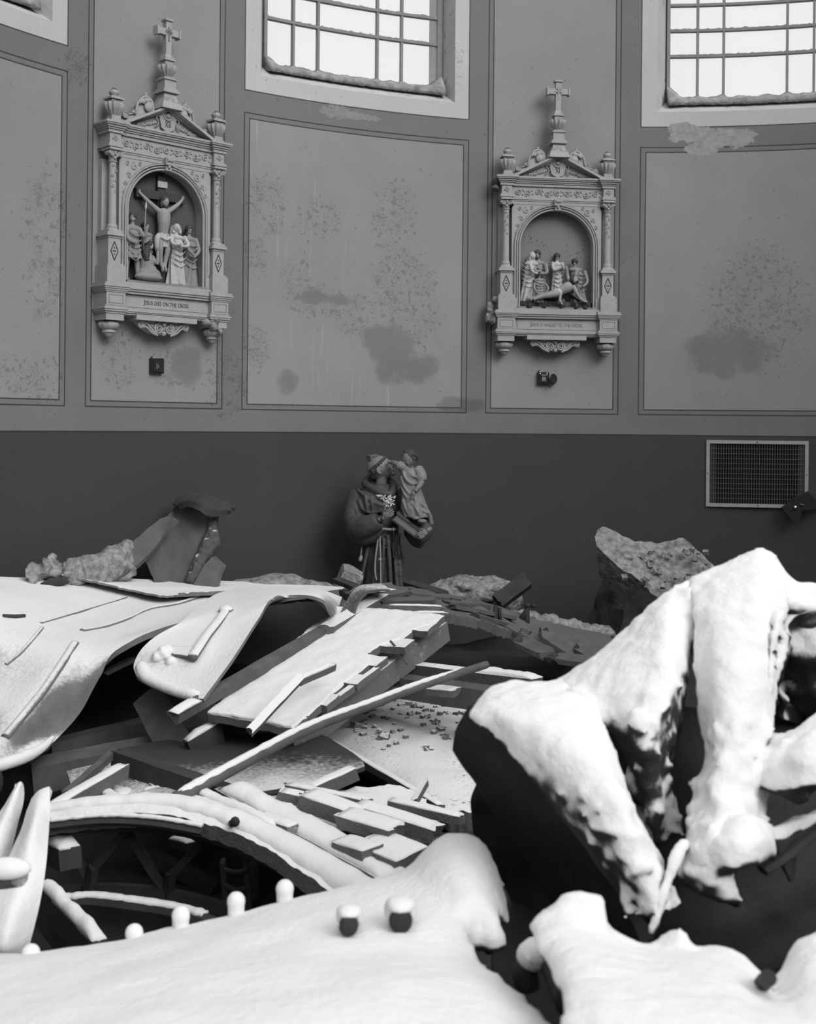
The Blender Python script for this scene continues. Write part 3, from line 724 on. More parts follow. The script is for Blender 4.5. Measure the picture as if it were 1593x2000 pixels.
    for i in range(9):
        x_ = 1015 + i * 18.9; q += [spiral(U(x_), V_(377 + (1.2 if i % 2 else -1.2)), 6.4 / SU, 1.5, .107, 1.0 / SU, 1 if i % 2 else -1, i * 1.3, 20)]
        q += [ell((U(x_ + 9.4), -.106, V_(373 + (i % 2) * 6)), (3.4 / SU, 1.6 / SU, 1.8 / SU), 8, Matrix.Rotation(.6 * (-1) ** i, 3, 'Y')), ell((U(x_ + 8), -.106, V_(381 - (i % 2) * 8)), (2.4 / SU, 1.4 / SU, 1.4 / SU), 8)]
    mkobj('frieze_scrolls', *join(*q), 'cream', root, True)
    # ---- arch frame with the niche
    R_, zs, zb = 73 / SU, V_(482), V_(606)
    inn, outr = [], []
    n = 40
    for i in range(n + 1):
        a = PI * i / n; inn.append((-R_ * math.cos(a), zs + (73 / SV) * math.sin(a)))
    inn = [(-R_, zb)] + inn + [(R_, zb)]
    xl, xr, zt = U(1003), U(1178), V_(399)
    for (x_, z_) in inn:
        if z_ <= zs + 1e-6: outr.append((xl if x_ < 0 else xr, z_))
        else:
            dx, dz = x_, z_ - zs; k_ = min((xr if dx > 0 else -xl) / abs(dx) if abs(dx) > 1e-6 else 9, (zt - zs) / dz); outr.append((dx * k_, zs + dz * k_))
    v, f = [], []
    for (a_, b_) in zip(inn, outr): v += [Vector((a_[0], -.105, a_[1])), Vector((b_[0], -.105, b_[1])), Vector((a_[0], -.02, a_[1])), Vector((b_[0], -.02, b_[1]))]
    for i in range(len(inn) - 1):
        a_, c2 = 4 * i, 4 * i + 4; f += [[a_, a_ + 1, c2 + 1, c2], [a_ + 2, a_ + 3, c2 + 3, c2 + 2], [a_, a_ + 2, c2 + 2, c2], [a_ + 1, a_ + 3, c2 + 3, c2 + 1]]
    sps = {}
    for s in (-1, 1):
        sp2 = sps.setdefault(s, [])
        for (xx, yy, rr, tt_) in ((60, 412, 7, 1), (70, 428, 5, -1), (50, 405, 4, 1), (77, 442, 4, 1), (72, 408, 4, -1), (79, 456, 2.6, -1)): sp2.append(spiral(s * xx / SU, V_(yy), rr / SU, 1.3, .106, .8 / SU, s * tt_, xx, 16))
    rng = []
    for (ro, w_, dd) in ((0, 3.2, .112), (4.4, 2.4, .118), (8.6, 3.0, .114)):
        pts = [(x_ * (1 + ro / 73), -dd, (zs + (z_ - zs) * (1 + ro / 73)) if z_ > zs else z_) for (x_, z_) in inn]
        rng.append(tube(pts, w_ * .62 / SU, 6))
    key = join(B(1083, 1098, 390, 402, .08, .15), B(1085, 1096, 402, 411, .08, .135), tube([(U(1085), -.15, V_(394)), (U(1096), -.15, V_(394))], 3 / SU, 8), ell((0, -.14, V_(404)), (3 / SU, 3 / SU, 4 / SU), 8))
    jb = join(B(1003, 1014, 583, 606, .10, .125), B(1167, 1178, 583, 606, .10, .125))
    af = mkobj('arch_frame', *join((v, f), *rng, jb), 'cream', root, 40)
    mkobj('spandrel_scrolls', *join(*sps[-1]), 'cream', af, True); mkobj('spandrel_scrolls', *join(*sps[1]), 'cream', af, True); mkobj('keystone', *key, 'cream', af, 40)
    mkobj('niche_ground', *B(1010, 1171, 404, 608, 0, .024), 'niche12' if numeral == 'XII' else 'niche11', root)
    mkobj('niche_ledge', *join(B(1014, 1167, 600, 607, .02, .14)), 'fig_mid', root)
    # ---- pediment
    za, zb_ = V_(301), V_(347)
    pe = []
    for k_, (o_, dd) in enumerate(((0, .16), (2.6, .150), (4.6, .138), (7, .128))):
        zz = o_ / SV
        pe.append(extr([(U(997) + k_ * .006, zb_ - .001), (0, za - zz), (U(1184) - k_ * .006, zb_ - .001), (U(1184) - .045 - k_ * .003, zb_ - .001), (0, za - zz - .014), (U(997) + .045 + k_ * .003, zb_ - .001)], -dd, -.02))
    pe.append(extr([(U(1004), zb_), (0, V_(309)), (U(1177), zb_)], -.10, 0))
    pm = mkobj('pediment', *join(*pe), 'cream', root)
    shp = curve([(0, 0, 316), (5, 0, 315), (13, 0, 319), (15, 0, 326), (13, 0, 334), (11, 0, 340), (0, 0, 345), (-11, 0, 340), (-13, 0, 334), (-15, 0, 326), (-13, 0, 319), (-5, 0, 315), (0, 0, 316)], 40)[:-1]
    mkobj('shield', *join(extr([(a.x / SU, V_(a.z)) for a in shp], -.118, -.095), tube([(a.x / SU, -.118, V_(a.z)) for a in shp] + [(shp[0].x / SU, -.118, V_(shp[0].z))], 1.0 / SU, 6),
          ell((0, -.12, V_(318)), (5 / SU, 3 / SU, 4.5 / SU), 10), tube(curve([(-9 / SU, -.12, V_(317)), (-5 / SU, -.122, V_(324)), (0, -.122, V_(326)), (5 / SU, -.122, V_(324)), (9 / SU, -.12, V_(317))], 12), 1.5 / SU, 6)), 'cream', pm, 40)
    text(numeral, .052, .0008, 'ink', root, (0, -.1195, V_(333.5)), name='numeral', squash=.72)
    for s in (-1, 1):
        q = [leafrow((s * 19 / SU, V_(331)), (s * 56 / SU, V_(343)), 9, 4.2 / SU, .105, 11), tube(curve([(s * 13 / SU, -.115, V_(320)), (s * 22 / SU, -.115, V_(324)), (s * 17 / SU, -.115, V_(334)), (s * 24 / SU, -.115, V_(340))], 12), 1.1 / SU, 6)]
        mkobj('garland', *join(*q), 'cream', pm, True)
    # ---- scroll crests on the pediment slopes
    for s in (-1, 1):
        q = [spiral(s * 33 / SU, V_(309.5), 9 / SU, 2.2, .095, 2.2 / SU, s, 0 if s < 0 else PI), ell((s * 33 / SU, -.09, V_(309.5)), (8.5 / SU, 6 / SU, 8.5 / SU), 14),
             tube(curve([(s * 25 / SU, -.09, V_(310)), (s * 28 / SU, -.09, V_(297)), (s * 40 / SU, -.09, V_(292)), (s * 52 / SU, -.09, V_(305)), (s * 57 / SU, -.09, V_(321)), (s * 70 / SU, -.09, V_(327))], 20), [(3.4 - .09 * i) / SU for i in range(21)], 8),
             spiral(s * 59 / SU, V_(322), 4 / SU, 1.4, .095, 1.5 / SU, -s, 1), spiral(s * 76 / SU, V_(330), 5.2 / SU, 1.8, .095, 1.6 / SU, s, 1), ell((s * 76 / SU, -.088, V_(330)), (5 / SU, 4 / SU, 5 / SU), 10),
             ell((s * 38 / SU, -.09, V_(289)), (2.6 / SU, 3 / SU, 4 / SU), 8), leafrow((s * 31 / SU, V_(296)), (s * 50 / SU, V_(302)), 5, 4.6 / SU, .10, 4), extr([(s * 24 / SU, V_(315)), (s * 30 / SU, V_(300)), (s * 44 / SU, V_(298)), (s * 55 / SU, V_(318)), (s * 80 / SU, V_(332)), (s * 82 / SU, V_(344)), (s * 24 / SU, V_(318))], -.085, -.03)]
        mkobj('scroll_crest', *join(*q), 'cream', root, 60)
    mkobj('urn_finial', *finial(993, 292, 347, .10), 'cream', root, 50); mkobj('urn_finial', *finial(1189, 292, 347, .10), 'cream', root, 50)
    # ---- spire and cross
    d_ = .10
    def sq(x0, y0, y1, xr2=None):
        w0, w1 = x0 / SU, (xr2 if xr2 is not None else x0) / SU
        return frust(-w0, w0, -d_ - w0, -d_ + w0, V_(y0), -w1, w1, -d_ - w1, -d_ + w1, V_(y1))
    q = [sq(20, 309, 298, 17), sq(17, 298, 290, 12.5), sq(12.7, 291, 288, 12), sq(12.5, 289, 281, 10.5), sq(15.5, 281, 277), sq(13.5, 277, 274), sq(11, 274, 259), sq(13, 259, 257), sq(10, 257, 254),
         lathe([(6 / SU, V_(254)), (7.5 / SU, V_(250)), (13 / SU, V_(244)), (15.5 / SU, V_(238)), (15 / SU, V_(234)), (9 / SU, V_(232))], 48, 0, -d_, 0, 12, .09), sq(7.5, 233, 226), sq(10, 226, 223.5), sq(8.5, 223.5, 221), sq(8.5, 221, 214, 5), ]
    sp_o = mkobj('spire', *join(*q), 'cream', root, 40)
    w_ = 5.2
    cq = [box(-w_ / SU, w_ / SU, -d_ - w_ / SU, -d_ + w_ / SU, V_(215), V_(158)), box(-21 / SU, 21 / SU, -d_ - w_ / SU, -d_ + w_ / SU, V_(183), V_(172)), box(-7.5 / SU, 7.5 / SU, -d_ - 7.5 / SU, -d_ + 7.5 / SU, V_(159), V_(155.5)),
          box(-22.5 / SU, -19.5 / SU, -d_ - 7 / SU, -d_ + 7 / SU, V_(185), V_(170)), box(19.5 / SU, 22.5 / SU, -d_ - 7 / SU, -d_ + 7 / SU, V_(185), V_(170))]
    co = mkobj('cross', *join(*cq), 'cream', sp_o)
    mkobj('cross_inlay', *join(box(-1.4 / SU, 1.4 / SU, -d_ - (w_ + .7) / SU, -d_, V_(193), V_(169)), box(-7 / SU, 7 / SU, -d_ - (w_ + .7) / SU, -d_, V_(179), V_(176))), 'cream_dark' if numeral == 'XII' else 'cream', root)
    return root

sXII = station('XII', 'Jesus dies on the cross', -.1328 - PER, 'tall arched plaster wall relief of the crucifixion, numbered XII, left wall strip', 'ink')
sXI = station('XI', 'Jesus is nailed to the cross', -.1328, 'tall arched plaster wall relief of a man being nailed down, numbered XI, right wall strip', 'faint_ink')
N0 = V_(600)     # top of the ledge the figures stand on
# ---- XII: the crucifixion
o = sXII
mkobj('carved_cross', *join(box(-.028, .028, -.055, -.022, N0, N0 + .70), box(-.19, .175, -.06, -.022, N0 + .545, N0 + .60)), 'fig_dark', o)
mkobj('title_board', *join(box(-.035, .035, -.066, -.055, N0 + .625, N0 + .665)), 'fig_light', o)
cxu, cz = -.01, N0 + .115
bd = [tube(curve([(cxu, -.085, cz + .20), (cxu, -.095, cz + .27), (cxu + .003, -.088, cz + .33), (cxu + .004, -.08, cz + .37)], 8), [.032, .033, .036, .04, .043, .045, .044, .035, .022], 14)]
for s in (-1, 1):
    bd += [tube(curve([(cxu + s * .03, -.082, cz + .352), (cxu + s * .08, -.08, cz + .385), (cxu + s * .125, -.075, cz + .42), (cxu + s * .158, -.066, cz + .452)], 10), [.019, .019, .018, .016, .016, .0145, .014, .0125, .011, .010, .009], 10), ell((cxu + s * .163, -.064, cz + .46), (.011, .01, .014), 8)]
    for fi in range(4): bd.append(tube([(cxu + s * .160, -.064, cz + .462), (cxu + s * (.157 + fi * .005), -.072, cz + .475)], [.004, .003], 6))
    bd += [tube(curve([(cxu + s * .018, -.088, cz + .20), (cxu + s * .027, -.102, cz + .12), (cxu + s * .019, -.09, cz + .04), (cxu + s * .010, -.098, cz - .01)], 8), [.026, .025, .023, .020, .017, .016, .014, .012, .010], 12), ell((cxu + s * .012, -.104, cz - .022), (.010, .016, .02), 8)]
bf = mkobj('crucified_figure', *remesh(join(*bd), .003, 1), 'skin', o, True); bf['label'] = 'pale figure hanging with outstretched arms'
fc, R_, g = head_parts((cxu + .006, -.098, cz + .415), .031, .35, .25)
mkobj('face', *remesh(fc, .0024, 1), 'skin', bf, True)
mkobj('hair', *remesh(join(ell(g(0, .3, .3), (.029, .029, .03), 12), ell(g(.7, .2, -.6), (.012, .012, .024), 8), ell(g(-.7, .2, -.6), (.012, .012, .024), 8), ell(g(0, -.55, -.95), (.013, .012, .015), 8)), .0026, 1, .002, 80), 'fig_dark', bf, True)
lc = [robe(cxu, .088, cz + .12, .09, .047, .042, (0, 0), 8, .12, 2), tube(curve([(cxu - .045, -.11, cz + .20), (cxu - .06, -.11, cz + .15), (cxu - .055, -.105, cz + .08)], 6), [.014, .018, .02, .018, .016, .012, .008], 8), tube(curve([(cxu - .04, -.115, cz + .19), (cxu, -.128, cz + .165), (cxu + .04, -.112, cz + .19)], 6), .009, 8)]
mkobj('loincloth', *remesh(join(*lc), .003, 1), 'fig_light', bf, True)
H = .41
s1 = fig(o, 'soldier', -.235, N0, .085, .43, 'fig_mid', .15, (0.0, 0), -.7, -.2, [[(-.275, -.09, N0 + .34), (-.285, -.12, N0 + .26), (-.245, -.15, N0 + .235)], [(-.2, -.1, N0 + .335), (-.17, -.13, N0 + .28), (-.165, -.14, N0 + .33)]], helmet=True, legs=.33, seed=1, label='carved soldier in a short tunic and helmet')
mkobj('spear', *tube([(-.180, -.13, N0 + .20), (-.172, -.13, N0 + .34), (-.16, -.12, N0 + .45)], .0038, 8), 'fig_mid', s1, True); mkobj('spear_head', *tube([(-.16, -.12, N0 + .45), (-.159, -.12, N0 + .475), (-.156, -.12, N0 + .51)], [.004, .009, .001], 8), 'fig_light', s1, True)
fig(o, 'standing_figure', -.125, N0 + .02, .055, .37, 'fig_mid', .15, (0.01, 0), .2, -.15, [[(-.16, -.07, N0 + .30), (-.165, -.11, N0 + .25), (-.12, -.12, N0 + .28)]], beard=True, hair='long', seed=3, label='bearded carved figure behind the kneeling one')
kn = [ell((-.12, -.10, N0 + .05), (.085, .055, .05), 16), ell((-.135, -.12, N0 + .03), (.10, .05, .032), 16), tube(curve([(-.13, -.09, N0 + .05), (-.13, -.09, N0 + .12), (-.12, -.085, N0 + .18)], 6), [.06, .055, .05, .048, .045, .04, .03], 14),
      tube(curve([(-.10, -.10, N0 + .165), (-.085, -.14, N0 + .12), (-.075, -.13, N0 + .20)], 8), [.016, .016, .015, .014, .013, .012, .011, .01, .009], 10), ell((-.075, -.13, N0 + .21), (.011, .011, .016), 8),
      tube([(-.12, -.085, N0 + .17), (-.115, -.085, N0 + .21)], [.015, .013], 10)]
for i in range(6): kn.append(tube(curve([(-.19 + i * .025, -.13 - .012 * math.sin(i), N0 + .012), (-.15 + i * .012, -.15, N0 + .05), (-.12 + i * .004, -.135, N0 + .10)], 6), .007, 6))
kf = mkobj('kneeling_figure', *remesh(join(*kn), .003, 1), 'fig_mid', o, True); kf['label'] = 'kneeling carved woman at the foot of the cross'
fc, R_, g = head_parts((-.112, -.09, N0 + .235), .028, .5, -.3); mkobj('face', *remesh(fc, .0024, 1), 'skin', kf, True)
mkobj('hair', *remesh(join(ell(g(0, .25, .3), (.028, .03, .028), 12), ell(g(0, .1, .4), (.031, .031, .028), 12), tube([g(-.3, .5, .2), (-.150, -.105, N0 + .19), (-.150, -.125, N0 + .13)], [.024, .027, .016], 10)), .003, 1, .003, 70), 'fig_dark', kf, True)
fig(o, 'veiled_figure', .095, N0, .085, .40, 'fig_light', .16, (0.0, 0), -.4, -.3, [[(.05, -.1, N0 + .32), (.03, -.14, N0 + .26), (.09, -.15, N0 + .265)], [(.14, -.1, N0 + .32), (.15, -.14, N0 + .26), (.09, -.15, N0 + .25)]], veil=True, seed=6, label='pale veiled carved woman with crossed hands')
fig(o, 'robed_figure', .195, N0, .08, .40, 'fig_mid', .15, (0, 0), -.2, .15, [[(.155, -.1, N0 + .32), (.15, -.14, N0 + .24), (.185, -.15, N0 + .20)], [(.235, -.09, N0 + .32), (.245, -.12, N0 + .24), (.19, -.15, N0 + .19)]], hair='long', seed=9, label='carved man in a draped cloak with clasped hands')
# ---- XI: the nailing
o = sXI
bw = [box(-.24, .14, -.11, -.05, N0 + .0, N0 + .04)]
mkobj('wooden_cross', *join(tube([(-.255, -.10, N0 + .03), (.02, -.115, N0 + .075), (.13, -.10, N0 + .135)], [.02, .022, .02], 4), tube([(.10, -.07, N0 + .12), (.23, -.13, N0 + .02)], [.02, .02], 4)), 'fig_dark', o)
rk = [rough_box(Vector((x_, -.085, N0 + .018)), (.12, .10, .05), Matrix.Rotation(x_ * 4, 3, 'Z'), 4, .012, 30) for x_ in (-.22, -.12, -.02, .07, .16, .22)]
mkobj('rocky_ground', *remesh(join(*rk), .004, 1), 'fig_dark', o, True)
x0 = -.0
bd = [tube(curve([(-.005, -.145, N0 + .105), (.05, -.15, N0 + .135), (.105, -.15, N0 + .165)], 8), [.03, .031, .033, .036, .039, .041, .040, .034, .022], 14)]
for k_, (dy, dz, fx) in enumerate(((-.135, .0, 0), (-.165, -.006, .015))):
    bd += [tube(curve([(.0, dy - .01, N0 + .10), (-.075, dy - .01, N0 + .09 + dz), (-.14, dy, N0 + .075 + dz), (-.205 + fx, dy, N0 + .055 + dz)], 8), [.027, .027, .026, .023, .020, .018, .016, .013, .012], 12), ell((-.222 + fx, dy, N0 + .06 + dz), (.010, .011, .02), 8)]
bd += [tube(curve([(.115, -.16, N0 + .16), (.135, -.175, N0 + .11), (.165, -.17, N0 + .065), (.20, -.165, N0 + .045)], 10), [.017, .017, .016, .015, .014, .013, .012, .012, .011, .010, .010], 10), ell((.212, -.165, N0 + .042), (.016, .012, .009), 8),
       tube(curve([(.105, -.12, N0 + .175), (.09, -.09, N0 + .24), (.075, -.10, N0 + .31)], 8), [.014] * 9, 8)]
for fi in range(4): bd.append(tube([(.21, -.165, N0 + .043), (.228, -.172 + fi * .006, N0 + .046)], [.004, .003], 6))
bf = mkobj('lying_figure', *remesh(join(*bd), .003, 1), 'skin', o, True); bf['label'] = 'pale figure stretched out on the cross'
fc, R_, g = head_parts((.125, -.15, N0 + .205), .028, 1.0, -.6); mkobj('face', *remesh(fc, .0024, 1), 'skin', bf, True)
mkobj('hair', *remesh(join(ell(g(0, .3, .3), (.027, .027, .027), 12), ell(g(.4, .6, -.5), (.014, .014, .022), 8), ell(g(0, -.5, -.95), (.011, .011, .012), 8)), .0026, 1, .003, 90), 'fig_dark', bf, True)
mkobj('loincloth', *remesh(join(tube(curve([(-.03, -.15, N0 + .095), (0, -.15, N0 + .107), (.025, -.15, N0 + .118)], 6), [.031, .033, .034, .034, .034, .033, .032], 16), tube([(.01, -.185, N0 + .11), (.01, -.175, N0 + .04), (.03, -.16, N0 + .02)], [.014, .012, .01], 8)), .003, 1), 'fig_light', bf, True)
fig(o, 'veiled_figure', -.215, N0 + .04, .075, .37, 'fig_light', .16, (.035, .01), .5, .35, [[(-.2, -.1, N0 + .32), (-.19, -.14, N0 + .26), (-.155, -.13, N0 + .25)]], veil=True, seed=2, label='veiled carved woman bending at the left')
fig(o, 'bearded_figure', -.125, N0 + .02, .05, .41, 'fig_mid', .15, (-.01, 0), -.3, .1, [[(-.16, -.07, N0 + .33), (-.165, -.11, N0 + .27), (-.12, -.11, N0 + .27)], [(-.08, -.07, N0 + .33), (-.075, -.11, N0 + .26), (-.12, -.11, N0 + .25)]], hair='band', beard=True, seed=4, label='bearded carved man with a turban')
cr_o = fig(o, 'crouching_figure', -.135, N0 + .03, .11, .22, 'fig_mid', .24, (.0, .01), .1, .5, [[(-.10, -.12, N0 + .18), (-.075, -.16, N0 + .14), (-.10, -.17, N0 + .09)], [(-.17, -.12, N0 + .18), (-.18, -.16, N0 + .13), (-.15, -.17, N0 + .09)]], seed=7, label='dark haired carved man crouching over the feet')
fig(o, 'standing_figure', .015, N0 + .05, .06, .36, 'fig_light', .14, (0.0, 0), .2, .25, [[(-.02, -.07, N0 + .34), (-.02, -.11, N0 + .28), (.025, -.12, N0 + .30)], [(.05, -.07, N0 + .34), (.055, -.1, N0 + .29), (.04, -.12, N0 + .32)]], seed=8, label='carved man standing in the centre with raised hand')
fig(o, 'stooping_figure', .19, N0 + .02, .065, .35, 'fig_mid', .17, (-.045, .015), -.3, .5, [[(.17, -.09, N0 + .29), (.14, -.13, N0 + .24), (.15, -.14, N0 + .18)], [(.225, -.08, N0 + .28), (.235, -.12, N0 + .2), (.20, -.14, N0 + .16)]], hair='band', seed=12, label='carved man stooping at the right with a head band')

# debris caught behind the reliefs
def clump(nm, pts, lab, cat, mat='plaster_rub', vox=.006, amp=.006):
    o = mkobj(nm, *remesh(join(*pts), vox, 1, amp, 45), mat, None, True); return tag(o, lab, cat)
def P_w(x, y, off): # point in front of the wall seen at x, y
    a, z = hitw(x, y); return wp(a, z, RW - off)
clump('plaster_clump', [ell(P_w(x, y, .07 + .02 * (i % 2)), (rx / 260, .05, rz / 260), 10) for i, (x, y, rx, rz) in enumerate([(950, 605, 8, 14), (955, 625, 9, 12), (962, 588, 9, 7), (968, 640, 8, 12), (945, 622, 4, 10), (974, 655, 5, 9)])], 'rough clump of plaster lodged at the lower left edge of relief XI', 'plaster debris')
clump('plaster_clump', [ell(P_w(x, y, .08), (rx / 260, .05, rz / 260), 10) for (x, y, rx, rz) in [(962, 358, 7, 9), (960, 372, 8, 6), (972, 350, 6, 6)]], 'small plaster clump lodged at the upper left corner of relief XI', 'plaster debris', 'plaster_grey')
clump('plaster_clump', [ell(P_w(x, y, .12 + .01 * i), (rx / 300, .04, rz / 300), 10) for i, (x, y, rx, rz) in enumerate([(385, 632, 11, 9), (397, 640, 10, 10), (402, 625, 7, 12), (408, 650, 5, 8)])], 'crumbly plaster clump under the right end of relief XII', 'plaster debris', 'plaster_rub')
# ---- small wall lamps under the reliefs
def wall_lamp(x, y, w, h, lab, kind):
    a, z = hitw(x, y); r = empty('wall_fixture', wp(a, z - h / 2, RW - .004), -a, lab, 'wall fixture')
    body = join(box(-w / 2, w / 2, -.028, .02, 0, h), box(-w / 2 + .01, w / 2 - .01, -.036, -.02, .01, h - .012))
    mkobj('back_box', *body, 'black_iron', r)
    mkobj('dust_cap', *remesh(join(rough_box(Vector((0, -.012, h + .006)), (w * .8, .035, .02), Matrix.Identity(3), 3, .006, 60), ell((-w * .12, -.012, h + .02), (.010, .010, .014), 8)), .003, 1, .002, 90), 'plaster_rub', r, True)
    if kind == 12:
        mkobj('bent_tab', *join(extr([(-w * .22, h * .22), (-w * .22, h * .72), (w * .02, h * .5), (w * .02, h * .42)], -.042, -.034)), 'chrome', r)
    else:
        mkobj('bright_hook', *join(box(-w * .26, w * .26, -.046, -.03, h * .70, h * .80), ell((-w * .34, -.034, h * .85), (.006, .005, .006), 8), ell((w * .3, -.034, h * .85), (.006, .005, .006), 8), box(-w * .2, w * .15, -.044, -.032, h * .25, h * .62)), 'chrome', r, 40)
        mkobj('socket_plate', *join(lathe([(.0, -.0), (.036, .001), (.040, .006), (.034, .012), (.010, .008)], 28)), 'black_iron', r, 40)
        sp__ = r.children[-1]; sp__.rotation_euler = (PI / 2, 0, .5); sp__.location = (w * .5 + .03, -.028, h * .45)
        mkobj('dangling_wire', *tube(curve([(w * .5, -.03, h * .3), (w * .5 - .004, -.035, h * .0), (w * .5 + .012, -.03, -.03)], 8), .003, 6), 'black_iron', r)
    return r
wall_lamp(303, 715, .094, .098, 'small black square wall fixture with a bent tab, below relief XII', 12)
wall_lamp(1059, 739, .085, .09, 'small black square wall fixture with a round socket dangling, below relief XI', 11)
# ---- the grille on the dado
a_, z_ = hitw(1477, 926); vr = empty('ventilation_grille', wp(a_, -.59, RW - .014), -a_, 'cream framed wire mesh ventilation grille set in the dark dado at right', 'grille')
gw, gh = .745, .505
fw = .026
mkobj('frame', *join(box(-gw / 2, gw / 2, -.012, .01, 0, fw), box(-gw / 2, gw / 2, -.012, .01, gh - fw, gh), box(-gw / 2, -gw / 2 + fw, -.012, .01, fw, gh - fw), box(gw / 2 - fw, gw / 2, -.012, .01, fw, gh - fw)), 'vent', vr)
mkobj('duct_lining', *box(-gw / 2 + fw * .5, gw / 2 - fw * .5, .004, .008, fw * .5, gh - fw * .5), 'black', vr)
q = []
for i in range(37): xx = -gw / 2 + fw + (gw - 2 * fw) * (i + .5) / 37; q.append(box(xx - .0017, xx + .0017, -.004, .0, fw, gh - fw))
for i in range(1, 12): zz = fw + (gh - 2 * fw) * i / 12; q.append(box(-gw / 2 + fw, gw / 2 - fw, -.0065, -.004, zz - .0015, zz + .0015))
mkobj('wire_mesh', *join(*q), 'vent_wire', vr)
for (xx, zz) in ((0, gh - fw / 2), (0.01, fw / 2), (-gw / 2 + fw / 2, gh * .5), (gw / 2 - fw / 2, gh * .5)): mkobj('screw', *ell((xx, -.013, zz), (.005, .004, .005), 8), 'ink', vr, True)
# torn dark metal flap hanging in front of the grille
fl_ = [P_w(x, y, .10) for x, y in ((1524, 990), (1546, 972), (1576, 958), (1592, 975), (1600, 990), (1563, 996), (1562, 1008), (1556, 1021), (1548, 1020), (1538, 1008))]
vv = fl_ + [q_ + Vector((.0, .012, 0)) for q_ in fl_]; nn = len(fl_)
vv += [P_w(1640, 975, .05), P_w(1640, 1000, .05)]
ff = [list(range(nn)), [nn + i for i in range(nn)][::-1]] + [[i, (i + 1) % nn, nn + (i + 1) % nn, nn + i] for i in range(nn)]
tf = mkobj('torn_bracket', vv[:-2], ff, 'black_iron'); tag(tf, 'torn black metal plate sticking out over the lower right corner of the grille', 'metal scrap')
mkobj('arm', *tube([P_w(1560, 985, .09), P_w(1600, 985, .05), P_w(1660, 985, .0)], [.02, .02, .02], 6), 'black_iron', tf)
mkobj('rivet', *ell(P_w(1551, 990, .112), (.014, .008, .016), 10), 'chrome', tf, True)
# ================================================================ THE STATUE OF A FRIAR WITH A CHILD
M['habit'] = plain('brown_habit_paint', 0.062, 0.35, 14, 0.55, 0.002, 45)
M['habit_hood'] = plain('hood_paint', 0.055, 0.3, 14, 0.5, 0.002, 45)
M['st_skin'] = plain('statue_flesh', 0.17, 0.15, 20, 0.45, 0.0006, 60)
M['st_hair'] = plain('statue_hair', 0.05, 0.4, 30, 0.5, 0.003, 50)
M['rope'] = plain('rope_paint', 0.26, 0.3, 40, 0.6, 0.001, 120)
M['tunic'] = plain('child_tunic_paint', 0.20, 0.3, 16, 0.5, 0.002, 50)
M['book'] = plain('book_cover', 0.09, 0.3, 20, 0.5, 0.001, 60)
M['pages'] = plain('book_pages', 0.24, 0.3, 60, 0.6, 0.001, 90)
M['lily'] = plain('lily_white', 0.55, 0.15, 30, 0.5, 0.0004, 60)
M['beads'] = plain('dark_beads', 0.03, 0.3, 30, 0.4, 0)
DS = 8.50
def Q(x, y, o=0.0): return P(x, y, DS - o)
PXM = F / DS
sroot = empty('saint_statue', (Q(745, 1000).x, DS, 0.0), 0, 'painted statue of a tonsured friar holding a lily and a child on a book', 'statue')
SL = Vector(sroot.location)
def lo(p): return [Vector(a) - SL for a in p[0]], p[1]
def lp(q_): return Vector(q_) - SL
def px(n): return n / PXM
# pedestal (mostly buried behind the debris)
c0 = Q(743, 1000); pz = .46
mkobj('pedestal', *lo(join(box(c0.x - .26, c0.x + .26, DS - .2, DS + .24, 0, pz - .05), box(c0.x - .30, c0.x + .30, DS - .24, DS + .27, pz - .05, pz))), 'plaster_grey', sroot)
# habit: skirt, torso, sleeves in one skin
def ring_body(rings, n=56, folds=None):
    v, f = [], []
    for j, (x, y, rx, ry, o, fk) in enumerate(rings):
        c_ = Q(x, y, o); t_ = j / (len(rings) - 1)
        for i in range(n):
            a = 2 * PI * i / n
            w = 1 + fk * (math.sin(9 * a + .6 * math.sin(3 * t_)) * .6 + math.sin(5 * a + 1.3) * .5 + .3 * math.sin(17 * a))
            v.append(Vector((c_.x + rx * w * math.cos(a), c_.y + ry * w * math.sin(a), c_.z)))
    K = len(rings)
    for j in range(K - 1):
        for i in range(n): f.append([j * n + i, j * n + (i + 1) % n, (j + 1) * n + (i + 1) % n, (j + 1) * n + i])
    f += [list(range(n)), [(K - 1) * n + i for i in range(n)]]
    return v, f
zb_y = Y0 + (EYE - pz) * PXM
body = [ring_body([(742, zb_y, px(56), .19, 0, .10), (741, 1200, px(54), .185, 0, .10), (741, 1140, px(49), .175, 0, .09), (742, 1090, px(42), .165, 0, .07), (743, 1050, px(36), .155, 0, .04), (744, 1033, px(33), .145, 0, .015),
                   (742, 1012, px(37), .15, 0, .02), (738, 985, px(43), .155, 0, .02), (735, 965, px(43), .15, .0, .0), (738, 953, px(32), .12, 0, 0), (745, 944, px(17), .08, 0, 0)])]
# cape over the shoulders
body.append(ring_body([(735, 1000, px(50), .175, .0, .03), (733, 985, px(50), .178, .0, .03), (734, 968, px(45), .165, .0, .01), (738, 955, px(34), .13, 0, 0), (744, 945, px(20), .09, 0, 0)]))
# his right arm (photo left): upper arm, elbow, wide sleeve across the belly
body.append(tube(curve([Q(706, 966, .02), Q(697, 990, .05), Q(694, 1016, .10), Q(704, 1031, .17), Q(722, 1026, .24), Q(741, 1016, .27)], 20), [.092 - .0004 * i for i in range(10)] + [.088, .095, .092, .09, .085, .08, .075, .07, .065, .06, .05], 18))
body.append(tube(curve([Q(690, 1030, .10), Q(706, 1046, .15), Q(726, 1044, .20), Q(740, 1030, .24)], 12), [.075, .08, .08, .08, .075, .072, .07, .065, .06, .05, .045, .04, .03], 14))
